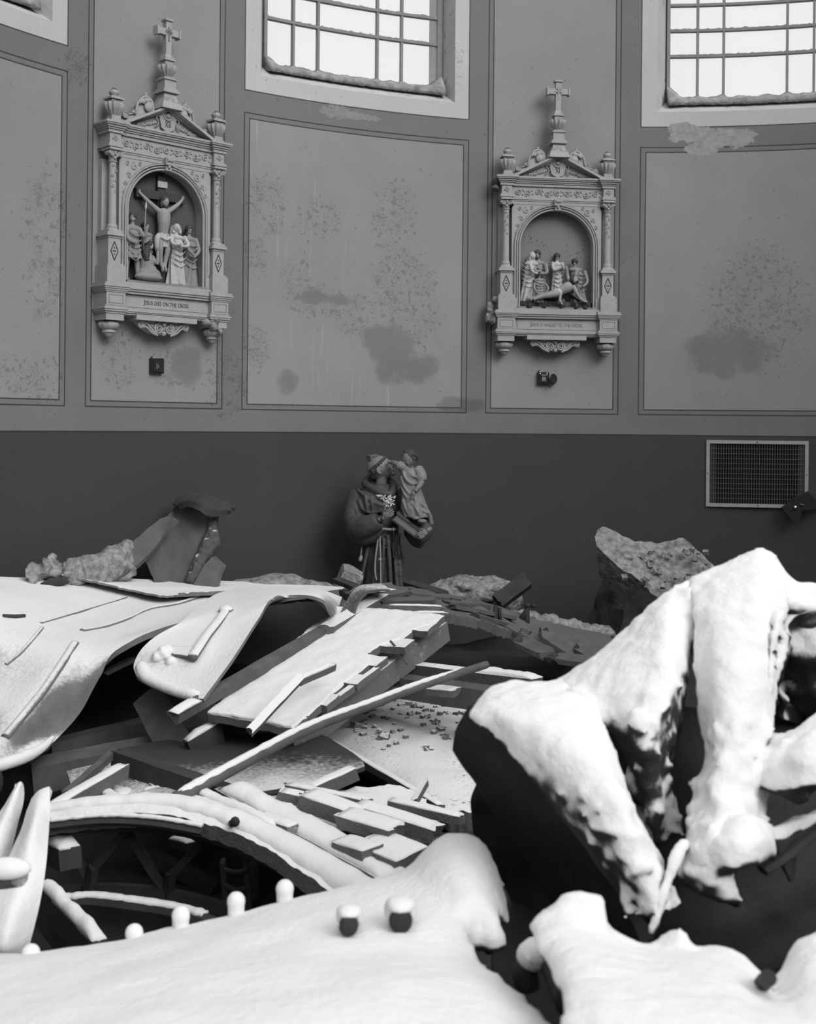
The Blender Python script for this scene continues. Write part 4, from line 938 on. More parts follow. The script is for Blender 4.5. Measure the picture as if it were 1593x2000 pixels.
# his left arm (photo right) under the book
body.append(tube(curve([Q(775, 962, .0), Q(800, 985, .02), Q(820, 1003, .06), Q(829, 1022, .10), Q(826, 1040, .16), Q(812, 1050, .2)], 20), [.078 - .0010 * i for i in range(21)], 16))
body.append(tube(curve([Q(800, 1030, .06), Q(815, 1055, .10), Q(823, 1068, .10)], 8), [.05, .06, .06, .06, .055, .05, .04, .03, .02], 12))
# drapery folds
for (pts, r) in (([(700, 975, .13), (708, 995, .17), (725, 1002, .19), (745, 998, .19)], .010), ([(694, 990, .14), (703, 1008, .19), (725, 1012, .22)], .011), ([(690, 1010, .16), (700, 1022, .22), (722, 1022, .28)], .012),
                 ([(712, 965, .15), (715, 985, .18), (718, 1000, .19)], .010), ([(724, 968, .16), (726, 985, .18), (728, 1000, .19)], .009), ([(693, 1040, .17), (706, 1056, .19), (725, 1052, .24)], .012),
                 ([(698, 956, .10), (716, 972, .16), (738, 985, .17), (752, 990, .17)], .011),
                 ([(738, 1045, .16), (734, 1090, .19), (728, 1140, .21), (722, 1220, .22)], .014), ([(757, 1045, .16), (760, 1090, .19), (763, 1150, .20), (764, 1230, .22)], .016), ([(723, 1050, .13), (712, 1100, .17), (703, 1150, .18), (700, 1230, .18)], .015),
                 ([(773, 1050, .12), (780, 1100, .16), (783, 1150, .18), (786, 1230, .18)], .016), ([(748, 1050, .165), (748, 1090, .19), (745, 1150, .21)], .010), ([(765, 1060, .14), (771, 1100, .17), (774, 1150, .19)], .010)):
    body.append(tube(curve([Q(*a) for a in pts], 12), r, 8))
hb = mkobj('habit', *lo(remesh(join(*body), .0065, 2, .002, 40)), 'habit', sroot, True)
# cowl around the neck
cw = [tube(curve([Q(712, 945, .02), Q(722, 952, .10), Q(742, 962, .15), Q(760, 966, .15), Q(768, 956, .10), Q(766, 944, .02), Q(745, 932, -.08), Q(722, 934, -.06), Q(712, 945, .02)], 32), [.028] * 33, 12),
      tube(curve([Q(706, 955, .04), Q(722, 964, .12), Q(745, 975, .165), Q(764, 978, .15)], 16), [.016] * 17, 10), ell(Q(730, 948, -.06), (px(24), .08, px(16)), 14)]
mkobj('hood', *lo(remesh(join(*cw), .006, 2, .002, 40)), 'habit_hood', hb, True)
# head in profile, tipped back, looking up at the child
hc = Q(742, 915, .02); HR = px(24.5)
Ry = Matrix.Rotation(math.radians(-24), 3, 'Y')   # tips the face upward
def hg(x, y, z): return hc + Ry @ Vector((x * HR, y * HR, z * HR))
hd = [ell(hg(-.05, 0, .12), (1.0 * HR, .80 * HR, .92 * HR), 24, Ry), ell(hg(.35, 0, -.35), (.58 * HR, .56 * HR, .62 * HR), 18, Ry), ell(hg(.72, 0, -.80), (.25 * HR, .28 * HR, .2 * HR), 12, Ry),
      tube([hg(.88, 0, .18), hg(1.02, 0, .0), hg(1.16, 0, -.16)], [.07 * HR, .1 * HR, .15 * HR], 10), ell(hg(1.02, 0, -.24), (.16 * HR, .18 * HR, .09 * HR), 10, Ry), ell(hg(.84, 0, .27), (.16 * HR, .42 * HR, .10 * HR), 12, Ry),
      ell(hg(.92, 0, -.46), (.14 * HR, .24 * HR, .06 * HR), 10, Ry), ell(hg(.90, 0, -.58), (.13 * HR, .2 * HR, .065 * HR), 10, Ry), ell(hg(.55, -.36, -.22), (.3 * HR, .26 * HR, .3 * HR), 12, Ry), ell(hg(.82, -.3, .10), (.08 * HR, .14 * HR, .08 * HR), 10, Ry),
      tube([hg(-.05, 0, -.5), Q(744, 945, .02), Q(742, 958, .02)], [.45 * HR, .46 * HR, .55 * HR], 16),
      tube(curve([hg(-.10, -.78, .10), hg(-.22, -.86, .02), hg(-.22, -.88, -.22), hg(-.08, -.82, -.38)], 8), .09 * HR, 8), ell(hg(-.1, -.8, -.1), (.12 * HR, .05 * HR, .2 * HR), 8, Ry)]
mkobj('head', *lo(remesh(join(*hd), .0035, 2)), 'st_skin', sroot, True)
# tonsured ring of hair
hr = []
N_ = 22
for i in range(N_):
    a = 2 * PI * i / N_; x_, y_ = math.cos(a), math.sin(a)
    hr.append(ell(hg(-.06 + .80 * x_ * (1.0 if x_ < 0 else .93), .76 * y_, .50 - .52 * (1 - x_) * .5 + .12), (.17 * HR, .15 * HR, .15 * HR), 8))
for s in (-1, 1): hr += [ell(hg(-.5, .62 * s, .05), (.30 * HR, .16 * HR, .36 * HR), 10, Ry), ell(hg(-.72, .3 * s, -.25), (.22 * HR, .3 * HR, .36 * HR), 10, Ry)]
hr += [ell(hg(-.82, 0, -.15), (.2 * HR, .4 * HR, .5 * HR), 12, Ry)]
mkobj('hair', *lo(remesh(join(*hr), .004, 1, .004, 80)), 'st_hair', sroot, True)
mkobj('crown_rubble', *lo(remesh(join(rough_box(hg(-.18, 0, 1.03), (.07, .06, .035), Matrix.Rotation(.4, 3, 'Z'), 3, .012, 50), ell(hg(.05, 0, 1.0), (.045, .03, .012), 10)), .004, 0, .003, 70)), 'plaster_grey', sroot, True)
# his right hand with the lily
def hand(c_, dirv, up, L, mat, parent, name='hand', curl=.5, flip=1):
    d = Vector(dirv).normalized(); u = Vector(up).normalized(); s = d.cross(u).normalized() * flip; c_ = Vector(c_)
    R_ = Matrix((s, d, u)).transposed()
    q = [ell(c_, (L * .23, L * .27, L * .10), 14, R_), tube([c_ - d * L * .55, c_ - d * L * .2], [L * .15, L * .17], 10)]
    for i, (ox, ln) in enumerate(((-.21, .42), (-.072, .50), (.072, .47), (.205, .37))):
        b_ = c_ + s * (ox * L) + d * (L * .24)
        k1 = b_ + d * (L * ln * .45) + u * (-.02 * L); k2 = k1 + (d * (1 - curl) - u * curl) * (L * ln * .36); k3 = k2 + (d * (1 - 1.5 * curl) - u * 1.3 * curl) * (L * ln * .24)
        q.append(tube([b_ - d * L * .1, b_, k1, k2, k3], [L * .06, L * .062, L * .056, L * .05, L * .038], 8))
    t0 = c_ - s * (L * .20) - d * (L * .08); q.append(tube([t0, t0 - s * L * .14 + d * L * .16 - u * L * .06, t0 - s * L * .14 + d * L * .36 - u * L * .12], [L * .075, L * .068, L * .048], 8))
    return mkobj(name, *lo(remesh(join(*q), .0024, 0)), mat, parent, True)
hand(Q(753, 1007, .30), (.80, -.05, .52), (.25, -.95, -.1), px(30), 'st_skin', sroot, 'right_hand', .45)
lr = mkobj('lily', *lo(join(tube(curve([Q(743, 1024, .28), Q(747, 1003, .345), Q(752, 985, .30), Q(755, 975, .27)], 12), .005, 6))), 'habit_hood', sroot, True)
rnd = random.Random(4)
for i, (x, y, s_) in enumerate(((757, 976, 1.0), (749, 972, .8), (764, 982, .9), (755, 985, .8), (762, 972, .7))):
    c_ = Q(x, y, .29 + .02 * rnd.random()); q = []
    for k_ in range(5):
        a = 2 * PI * k_ / 5 + i; dr_ = Vector((math.cos(a), -.5, math.sin(a)))
        q.append(tube(curve([c_, c_ + dr_ * (.018 * s_), c_ + dr_ * (.032 * s_) + Vector((0, .006, 0))], 4), [.003, .008 * s_, .009 * s_, .006 * s_, .001], 6, .5))
    mkobj('blossom', *lo(join(*q)), 'lily', lr, True)
for i, (x, y, x2, y2) in enumerate(((742, 970, 734, 967), (745, 972, 741, 966), (768, 975, 772, 968))): mkobj('bud', *lo(tube([Q(x, y, .28), Q((x + x2) / 2, (y + y2) / 2, .285), Q(x2, y2, .28)], [.004, .008, .002], 8)), 'lily', lr, True)
# belt cord and hanging ends, rosary
cord = [tube(curve([Q(741, 1031, .20), Q(748, 1033, .185), Q(758, 1034, .18), Q(768, 1034, .17), Q(777, 1032, .13)], 16), .0095, 8), ell(Q(743, 1034, .20), (.018, .016, .02), 10), ell(Q(768, 1034, .185), (.012, .012, .014), 8), tube([Q(741, 1016, .26), Q(744, 1026, .225), Q(743, 1034, .20)], .007, 8)]
mkobj('belt_cord', *lo(join(*cord)), 'rope', sroot, 50)
mkobj('hanging_cord', *lo(tube(curve([Q(741, 1037, .21), Q(737, 1060, .215), Q(733, 1090, .225), Q(732, 1115, .235), Q(735, 1133, .24)], 20), .006, 8)), 'rope', sroot, True)
mkobj('hanging_cord', *lo(join(tube(curve([Q(742, 1037, .21), Q(742, 1060, .22), Q(743, 1095, .235), Q(743, 1150, .245)], 20), .006, 8), ell(Q(742, 1093, .235), (.013, .012, .014), 10))), 'rope', sroot, True)
mkobj('sleeve_tassel', *lo(join(tube(curve([Q(708, 1056, .14), Q(706, 1072, .16), Q(704, 1085, .17)], 8), .005, 6), tube(curve([Q(706, 1084, .17), Q(702, 1097, .175)], 6), [.004, .008, .012, .014, .014, .012, .008], 8))), 'rope', sroot, True)
q = []
for col_ in range(4):
    for i in range(22):
        x = 768 + col_ * 4.6 + math.sin(i * .3 + col_) * 1.2; y = 1040 + i * 2.3 + col_ * .8
        q.append(ell(Q(x, y, .195 + .012 * math.cos(col_ * 2 + i * .5) - .004 * col_), (.0062, .006, .0052), 6))
ro = mkobj('rosary', *lo(join(*q)), 'beads', sroot, True); ro['kind'] = 'stuff'
# the book
ct = Q(804, 1022, .16); bl = Q(777, 1003, .22); br = Q(821, 1036, .24)
bx = (br - bl).normalized(); byv = Vector((.15, 1, .12)).normalized(); bz = bx.cross(byv).normalized()
if bz.z < 0: bz = -bz
LB = (br - bl).length
def bbox(a0, a1, d0, d1, h0, h1):
    v = [bl + bx * a + byv * d + bz * h for a in (a0, a1) for d in (d0, d1) for h in (h0, h1)]
    return v, [[0, 1, 3, 2], [4, 6, 7, 5], [0, 4, 5, 1], [2, 3, 7, 6], [0, 2, 6, 4], [1, 5, 7, 3]]
bk = mkobj('book', *lo(join(bbox(-.01, LB + .01, -.01, .15, -.006, .004), bbox(-.01, LB + .01, -.01, .15, -.062, -.052))), 'book', sroot)
mkobj('pages', *lo(join(bbox(0, LB, 0, .14, -.052, -.006))), 'pages', bk)
hand(Q(829, 1040, .25), (-.72, -.2, -.45), (.1, -1, .35), px(28), 'st_skin', sroot, 'left_hand', .35, -1)
# ---- the child standing on the book
ch = [ring_body([(812, 1010, px(24), .075, .16, .10), (808, 992, px(25), .08, .16, .10), (805, 972, px(21), .08, .15, .09), (803, 955, px(18), .075, .14, .05), (802, 938, px(18), .07, .13, .02), (801, 924, px(19), .065, .13, 0), (799, 914, px(13), .05, .13, 0)], 40),
      tube(curve([Q(790, 916, .14), Q(783, 911, .16), Q(776, 907, .16)], 8), [.040, .038, .036, .034, .034, .033, .032, .03, .028], 12),
      tube(curve([Q(815, 917, .14), Q(821, 928, .17), Q(823, 940, .18)], 8), [.042, .042, .042, .042, .042, .041, .04, .038, .036], 12)]
for (pts, r) in (([(786, 918, .17), (791, 934, .20), (803, 945, .21), (817, 943, .20)], .008), ([(783, 930, .17), (789, 950, .20), (800, 965, .215), (812, 962, .21)], .009), ([(783, 950, .18), (791, 968, .21), (800, 978, .22)], .008), ([(806, 962, .2), (818, 980, .22), (832, 990, .2)], .010),
                 ([(800, 978, .22), (814, 992, .23), (836, 1002, .19)], .010), ([(786, 975, .2), (791, 992, .22), (800, 1008, .22)], .009), ([(795, 918, .18), (806, 930, .20), (816, 932, .2)], .006), ([(808, 985, .23), (816, 1000, .24), (822, 1012, .23)], .009), ([(826, 990, .2), (838, 1005, .18), (842, 1024, .16)], .016)):
    ch.append(tube(curve([Q(*a) for a in pts], 10), r, 8))
cf = mkobj('child', *lo(remesh(join(*ch), .0045, 2, .0015, 60)), 'tunic', sroot, True); cf['label'] = 'small child in a pale tunic standing on the book'
hc2 = Q(799, 898, .14); r2 = px(15.5); R2 = Matrix.Rotation(-.95, 3, 'Z') @ Matrix.Rotation(.25, 3, 'X')
g2 = lambda x, y, z: hc2 + R2 @ Vector((x * r2, y * r2, z * r2))
chd = [ell(g2(0, 0, .1), (.86 * r2, .92 * r2, .98 * r2), 18, R2), ell(g2(0, -.38, -.42), (.55 * r2, .5 * r2, .5 * r2), 14, R2), ell(g2(0, -.95, -.12), (.13 * r2, .18 * r2, .18 * r2), 8, R2), ell(g2(0, -.82, -.45), (.22 * r2, .12 * r2, .07 * r2), 8, R2), ell(g2(0, -.8, .16), (.48 * r2, .15 * r2, .07 * r2), 8, R2),
       ell(g2(.38, -.6, -.22), (.26 * r2, .25 * r2, .26 * r2), 10, R2), ell(g2(-.38, -.6, -.22), (.26 * r2, .25 * r2, .26 * r2), 10, R2), ell(g2(-.85, .05, -.1), (.1 * r2, .2 * r2, .25 * r2), 8, R2), ell(g2(.85, .05, -.1), (.1 * r2, .2 * r2, .25 * r2), 8, R2),
       tube([g2(0, .1, -.6), Q(800, 918, .13)], [.42 * r2, .5 * r2], 12), tube(curve([Q(779, 908, .16), Q(771, 905, .14), Q(764, 903, .10)], 6), [.022, .021, .02, .019, .018, .016, .015], 10), ell(Q(762, 902, .10), (.022, .014, .012), 8),
       tube(curve([Q(823, 940, .19), Q(818, 950, .23), Q(810, 960, .245)], 6), [.024, .023, .021, .02, .018, .017, .016], 10), ell(Q(807, 965, .25), (.014, .016, .02), 8), ell(Q(824, 1018, .235), (.035, .04, .016), 10), ell(Q(812, 1012, .25), (.03, .04, .015), 10)]
for k_ in range(4): chd.append(tube([Q(805 + k_ * 1.2, 966, .255), Q(803 + k_ * 1.3, 972, .255), Q(802.5 + k_ * 1.2, 976, .25)], [.005, .0045, .0035], 6)); chd.append(tube([Q(763, 901 + k_ * 1.1, .10), Q(757, 901 + k_ * 1.6, .09)], [.0045, .0035], 6))
mkobj('child_face_and_limbs', *lo(remesh(join(*chd), .0032, 1)), 'st_skin', cf, True)
rnd = random.Random(9); hq = [ell(g2(0, .22, .32), (.95 * r2, .9 * r2, .9 * r2), 16, R2)]
for i in range(46):
    a = rnd.uniform(0, 2 * PI); e_ = rnd.uniform(-.35, 1.3); x_, y_, z_ = math.cos(a) * math.cos(e_), math.sin(a) * math.cos(e_), math.sin(e_)
    if y_ < -.3 and z_ < .55: continue
    hq.append(ell(g2(x_ * .95, y_ * .95 + .12, z_ * .98 + .2), (.2 * r2, .2 * r2, .2 * r2), 8))
mkobj('curly_hair', *lo(remesh(join(*hq), .004, 1, .003, 90)), 'st_hair', cf, True)
# ================================================================ FALLEN ROOF AND DEBRIS
def sheet(name, rows, label, cat, mat='sheet', nu=40, nv=50, thick=.02, amp=.006, sc=5, jag=.0, snow=0, parent=None, smooth=40):
    p = loft(rows, nu, nv, thick, amp, sc, jag); o = mkobj(name, *p, mat, parent, smooth)
    if parent is None: tag(o, label, cat)
    elif label: o['label'] = label
    o_bv[o.name] = BVHTree.FromPolygons(p[0], p[1]); return o
o_bv = {}
def on(o, x, y, up=0.0):
    h = hit(o_bv[o.name], x, y)
    if h is None: return None
    return h + (Vector((0, 0, EYE)) - h).normalized() * up
# ---- dark heap of rubble filling the floor under the sheets
mv_, mf_ = [], []
NX, NY = 110, 70
for j in range(NY + 1):
    for i in range(NX + 1):
        x = -3.3 + 9.3 * i / NX; y = 3.2 + 6.2 * j / NY
        r = math.hypot(x - CX, y - CY)
        h = .12 + .38 * max(0, min(1, (y - 5.2) / 2.2)) + .12 * noise.noise(Vector((x * 1.3, y * 1.3, 0))) + .05 * noise.noise(Vector((x * 5, y * 5, 2)))
        h *= max(.05, min(1, (RW - .15 - r) / .5)) if r > RW - .6 else 1
        if r > RW - .1: h = .0
        mv_.append(Vector((x, y, h)))
for j in range(NY):
    for i in range(NX):
        q = [j * (NX + 1) + i, j * (NX + 1) + i + 1, (j + 1) * (NX + 1) + i + 1, (j + 1) * (NX + 1) + i]
        if max(math.hypot(mv_[k].x - CX, mv_[k].y - CY) for k in q) < RW - .05 and not all(abs(mv_[k].x - Q(743, 1000).x) < .42 and abs(mv_[k].y - DS) < .4 for k in q): mf_.append(q)
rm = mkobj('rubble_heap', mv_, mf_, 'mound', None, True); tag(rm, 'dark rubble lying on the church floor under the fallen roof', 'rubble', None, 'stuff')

# ---- A: the big sheet of roofing at left
A_ = sheet('roof_sheet', [
    [P(-120, 1129, 6.45), P(60, 1127, 7.0), P(260, 1130, 7.55), P(470, 1135, 7.95), P(700, 1149, 7.95)],
    [P(-120, 1163, 6.1), P(90, 1161, 6.7), P(250, 1168, 7.1), P(400, 1174, 7.2), P(560, 1166, 7.35)],
    [P(-120, 1205, 5.85), P(80, 1204, 6.3), P(190, 1211, 6.5), P(280, 1221, 6.4), P(362, 1213, 6.3)],
    [P(-120, 1262, 5.75), P(40, 1245, 5.95), P(138, 1250, 5.98), P(185, 1262, 5.95), P(232, 1268, 5.9)],
    [P(-120, 1330, 5.75), P(20, 1318, 5.72), P(105, 1312, 5.66), P(160, 1325, 5.70), P(196, 1322, 5.78)],
    [P(-130, 1400, 5.5), P(-20, 1385, 5.5), P(58, 1384, 5.46), P(112, 1394, 5.55), P(160, 1388, 5.66)],
    [P(-130, 1455, 5.38), P(-50, 1450, 5.35), P(8, 1442, 5.30), P(66, 1444, 5.42), P(118, 1436, 5.52)],
    [P(-130, 1510, 5.26), P(-60, 1508, 5.22), P(-8, 1490, 5.20), P(40, 1478, 5.28), P(92, 1458, 5.42)]],
    'wide snow covered sheet of metal roofing at left, bent down over its front edge', 'roofing sheet', thick=.03, amp=.010, sc=3.2)
# rolled rim along its lower edge
mkobj('rolled_rim', *tube(curve([P(-130, 1512, 5.22), P(-60, 1512, 5.18), P(-5, 1496, 5.16), P(42, 1481, 5.24), P(80, 1462, 5.36), P(104, 1440, 5.46)], 30), [.028] * 20 + [.028 - .0018 * i for i in range(11)], 10), 'snow', A_, True)
def seam(par, pts, r, mat='sheet', name='seam'):
    w = [on(par, x, y, .002) for x, y in pts]; w = [a for a in w if a is not None]
    if len(w) > 2: return mkobj(name, *tube(curve(w, 40), r, 8, .7), mat, par, True)
seam(A_, [(160, 1232), (200, 1225), (250, 1208), (290, 1190), (340, 1181), (390, 1166)], .018)
seam(A_, [(80, 1217), (120, 1205), (180, 1187), (246, 1167)], .010)
seam(A_, [(146, 1256), (118, 1300), (84, 1350), (50, 1392), (10, 1440)], .022)
seam(A_, [(82, 1226), (62, 1250), (40, 1275), (12, 1298)], .011)
mkobj('stick', *tube([on(A_, 6, 1203, .01), on(A_, 30, 1204, .02), on(A_, 48, 1203, .012)], .011, 6), 'wood_dark', A_)
# second sheet lapped over it, front edge lifted
def ona(x, y, dz): return on(A_, x, y) + Vector((0, 0, dz))
A2 = sheet('roof_sheet', [
    [ona(140, 1137, .01), ona(290, 1140, .01), ona(420, 1144, .01), ona(530, 1148, .01), ona(600, 1152, .01)],
    [ona(125, 1140, .035), ona(260, 1152, .03), ona(360, 1156, .03), ona(450, 1158, .02), ona(540, 1160, .01)],
    [ona(118, 1140, .060), ona(190, 1154, .055), ona(262, 1170, .05), ona(318, 1180, .05), ona(384, 1170, .035)]],
    'thin snow covered roofing sheet lapped over the big one, its split front edge lifted', 'roofing sheet', thick=.012, amp=.003, jag=.006)
mkobj('lifted_corner', *loft([[ona(80, 1142, .01), ona(102, 1138, .035), ona(122, 1138, .065)], [ona(98, 1143, .0), ona(114, 1146, .01), ona(136, 1146, .03)]], 8, 4, .008), 'wood_dark', A2)
# ---- B: the tongue of roofing, arched at right
B_ = sheet('roof_tongue', [
    [Z(470, 1146, -1.0), Z(520, 1147, -.99), Z(570, 1148, -.97), Z(620, 1150, -.96), Z(668, 1166, -1.02)],
    [Z(430, 1157, -.98), Z(500, 1153, -.96), Z(560, 1153, -.92), Z(620, 1162, -.89), Z(652, 1200, -.985)],
    [Z(405, 1170, -.975), Z(460, 1163, -.955), Z(520, 1158, -.92), Z(575, 1158, -.885), Z(632, 1172, -.89)],
    [Z(380, 1188, -.98), Z(430, 1180, -.96), Z(480, 1172, -.935), Z(530, 1165, -.90), Z(585, 1162, -.875)],
    [Z(355, 1214, -.985), Z(405, 1200, -.97), Z(452, 1193, -.955), Z(500, 1187, -.93), Z(531, 1170, -.895)],
    [Z(308, 1240, -1.02), Z(366, 1231, -1.01), Z(415, 1226, -1.0), Z(462, 1220, -.985), Z(506, 1206, -.955)],
    [Z(276, 1268, -1.07), Z(335, 1268, -1.06), Z(385, 1266, -1.05), Z(430, 1264, -1.045), Z(470, 1262, -1.03)],
    [Z(261, 1300, -1.13), Z(305, 1312, -1.14), Z(350, 1318, -1.14), Z(394, 1318, -1.13), Z(434, 1314, -1.11)],
    [Z(268, 1322, -1.16), Z(300, 1340, -1.18), Z(336, 1354, -1.19), Z(368, 1362, -1.19), Z(396, 1364, -1.18)]],
    'tongue shaped snowy roofing sheet curling forward, arched into a dark tunnel at its right', 'roofing sheet', nu=44, nv=60, thick=.016, amp=.003)
mkobj('turned_lip', *tube(curve([on(B_, 275, 1296, .0), on(B_, 285, 1322, .01), on(B_, 320, 1340, .01), on(B_, 360, 1354, .01), on(B_, 388, 1356, .0)], 24), [.018, .024] + [.030] * 20 + [.024, .018, .01], 10, .8), 'snow', B_, True)
rg = [on(B_, 441, 1193, .012), on(B_, 425, 1215, .02), on(B_, 405, 1240, .03), on(B_, 388, 1265, .045), on(B_, 376, 1284, .055)]
mkobj('raised_rib', *join(tube(curve(rg, 20), .026, 8, .8), ell(rg[0], (.04, .05, .03), 10)), 'wood_snow', B_, True)
w_ = [on(B_, 345, 1272, .01), on(B_, 372, 1282, .06), on(B_, 350, 1300, .0), on(B_, 384, 1300, .03)]
mkobj('bent_flap', *loft([[on(B_, 330, 1262, .005), on(B_, 352, 1262, .02), on(B_, 385, 1262, .04)], [on(B_, 336, 1278, .02), on(B_, 356, 1280, .045), on(B_, 380, 1284, .06)]], 8, 6, .01), 'sheet', B_, True)
mkobj('snow_lump', *remesh(join(ell(on(B_, 322, 1276, .0), (.045, .06, .04), 10), ell(on(B_, 308, 1283, .0), (.03, .05, .03), 10), ell(on(B_, 334, 1292, .0), (.03, .03, .025), 10)), .008, 1, .008, 40), 'snow', B_, True)
# ---- C: board sheathing under the tongue
sh = empty('sheathing_panel', (0, 0, 0), 0, 'snow covered panel of nailed roof boards in the middle, its right ends broken in steps', 'roof panel')
TLc, TRc, BLc, BRc = Z(655, 1186, -1.0), Z(868, 1203, -.99), Z(404, 1392, -1.25), Z(572, 1422, -1.26)
ex = [1.0, 1.02, .90, 1.02, .80, .98, .92, 1.04, .93, 1.02, .98, .99]
nb = 12; rnd = random.Random(3)
for i in range(nb):
    t0, t1 = i / nb, (i + 1) / nb
    l0, l1 = TLc.lerp(BLc, t0), TLc.lerp(BLc, t1 - .001); r0, r1 = TRc.lerp(BRc, t0), TRc.lerp(BRc, t1 - .001)
    e_ = ex[i]; up = Vector((0, 0, .003 * math.sin(i * 2.1)))
    o = mkobj('board', *loft([[l0 + up, l0.lerp(r0, .5 * e_) + up, l0.lerp(r0, e_) + up], [l1 + up, l1.lerp(r1, .5 * e_) + up, l1.lerp(r1, e_ * 1.01) + up]], 10, 3, .035, .002, 8, .006), 'wood_snow', sh, 30)
U_ = Vector((0, 0, .010))
rws = []
for i in range(nb + 1):
    t_ = i / nb; l_, r_ = TLc.lerp(BLc, t_), TRc.lerp(BRc, t_); e_ = min(ex[min(i, nb - 1)], ex[max(i - 1, 0)]) - .01
    rws.append([l_ + U_ * .3, l_.lerp(r_, .25 * e_) + U_, l_.lerp(r_, .5 * e_) + U_ * 1.2, l_.lerp(r_, .75 * e_) + U_, l_.lerp(r_, e_) + U_ * .6])
mkobj('snow_layer', *loft(rws, 50, 72, .014, .005, 11, .004), 'snow', sh, True)
mkobj('joist', *plank(Z(862, 1216, -1.05), Z(560, 1440, -1.33), .06, .10, .2), 'wood_snow', sh, 30)
mkobj('joist', *plank(Z(700, 1200, -1.08), Z(440, 1405, -1.33), .06, .10), 'wood_dark', sh, 30)
# two timbers beside it
board('timber', Z(338, 1392, -1.21), Z(650, 1215, -1.02), .055, .045, 'long dark timber running up from under the tongue shaped roofing sheet, snow on its end', 'timber', .15, 'wood_bare', .0)
mkobj('snow_layer', *snowcap(Z(338, 1392, -1.205), Z(384, 1366, -1.183), .055, .012, .15), 'snow', bpy.data.objects['timber'], True)
board('timber', Z(638, 1222, -1.02), Z(762, 1150, -.95), .075, .09, 'short weathered timber crossing the top of the sheathing boards', 'timber', .1, 'wood_snow', .0)
board('timber', Z(362, 1447, -1.36), Z(425, 1409, -1.30), .05, .12, 'snow capped stub of timber poking out below the sheathing boards', 'timber', 0, 'wood_dark', .02)
board('broken_stick', Z(490, 1424, -1.19), Z(585, 1322, -1.06), .034, .03, 'split stick standing out of the snow on the sheathing boards', 'stick', .5, 'wood_snow', .0, jag=.02)
board('broken_stick', Z(585, 1324, -1.07), Z(652, 1296, -1.06), .03, .03, 'short snapped stick lying on the sheathing boards behind the longer one', 'stick', .2, 'wood_snow', .012)
board('broken_stick', Z(735, 1303, -1.12), Z(640, 1372, -1.22), .03, .03, 'thin pale lath along the stepped ends of the sheathing boards', 'stick', 0, 'wood_snow')
mkobj('nail_strip', *tube([Z(762, 1252, -1.05), Z(778, 1270, -1.1), Z(795, 1297, -1.16)], .006, 6), 'wood_bare', None); tag(bpy.data.objects['nail_strip'], 'thin pale splinter hanging from the sheathing boards', 'splinter')
# ---- dark panels and beams in the hollow under the big sheet
board('timber', P(95, 1448, 5.9), P(420, 1372, 6.2), .10, .12, 'dark beam deep in the hollow under the left roofing sheet, the upper of two', 'timber', 0, 'wood_bare', 0)
board('timber', P(60, 1490, 5.5), P(440, 1418, 5.7), .12, .13, 'dark beam deep in the hollow under the left roofing sheet, the lower of two', 'timber', .15, 'wood_bare', 0)
board('plank', P(285, 1352, 5.75), P(350, 1475, 5.35), .16, .02, 'broad dark plank leaning down in the shade beside the tongue shaped sheet', 'plank', .8, 'wood_bare', 0)
board('plank', P(205, 1310, 6.1), P(262, 1282, 6.2), .05, .02, 'splintered lath under the lip of the big left sheet', 'splinter', 0, 'wood_bare', 0, jag=.03)
# ---- F: the long pole
pole = tube(curve([P(342, 1562, 4.25), P(470, 1492, 4.5), P(600, 1424, 4.8), P(720, 1378, 5.1), P(820, 1340, 5.35), P(950, 1298, 5.7)], 60), [.027 - .00016 * i for i in range(61)], 10)
po = mkobj('pole', *pole, 'wood_bare', None, 40); tag(po, 'long slender pole rising diagonally over the debris with snow along its top', 'pole')
pc = [q_ + Vector((0, 0, .016)) for q_ in curve([P(342, 1562, 4.25), P(470, 1492, 4.5), P(600, 1424, 4.8), P(720, 1378, 5.1), P(820, 1340, 5.35), P(910, 1311, 5.6)], 120)]
mkobj('snow_layer', *tube(pc, [(.020 - .00006 * i) * (1 + .25 * noise.noise(Vector((i * .35, 0, 0)))) * min(1, .3 + i / 6, (123 - i) / 20 + .1) for i in range(121)], 8, .75), 'snow', po, True)
# ---- G: beams at centre right
g1 = board('timber', P(785, 1292, 6.25), P(1050, 1324, 5.75), .09, .09, 'squared timber with clean snow on its right end, lying below the broken dark roof edge', 'timber', 0, 'wood', 0)
mkobj('snow_layer', *snowcap(P(930, 1309, 5.98), P(1050, 1324, 5.75), .09, .02), 'snow', g1, True)
board('timber', P(770, 1318, 6.1), P(1010, 1352, 5.55), .12, .10, 'split weathered timber lying just in front of the snow tipped one', 'timber', 0, 'wood_bare', 0)
board('timber', P(700, 1356, 5.9), P(800, 1338, 6.0), .05, .04, 'short dark lath behind the pole', 'stick', 0, 'wood_bare')
board('block', P(843, 1342, 5.65), P(890, 1346, 5.6), .10, .03, 'small flat wood block behind the upper part of the pole', 'block', 0, 'wood_snow', .008)
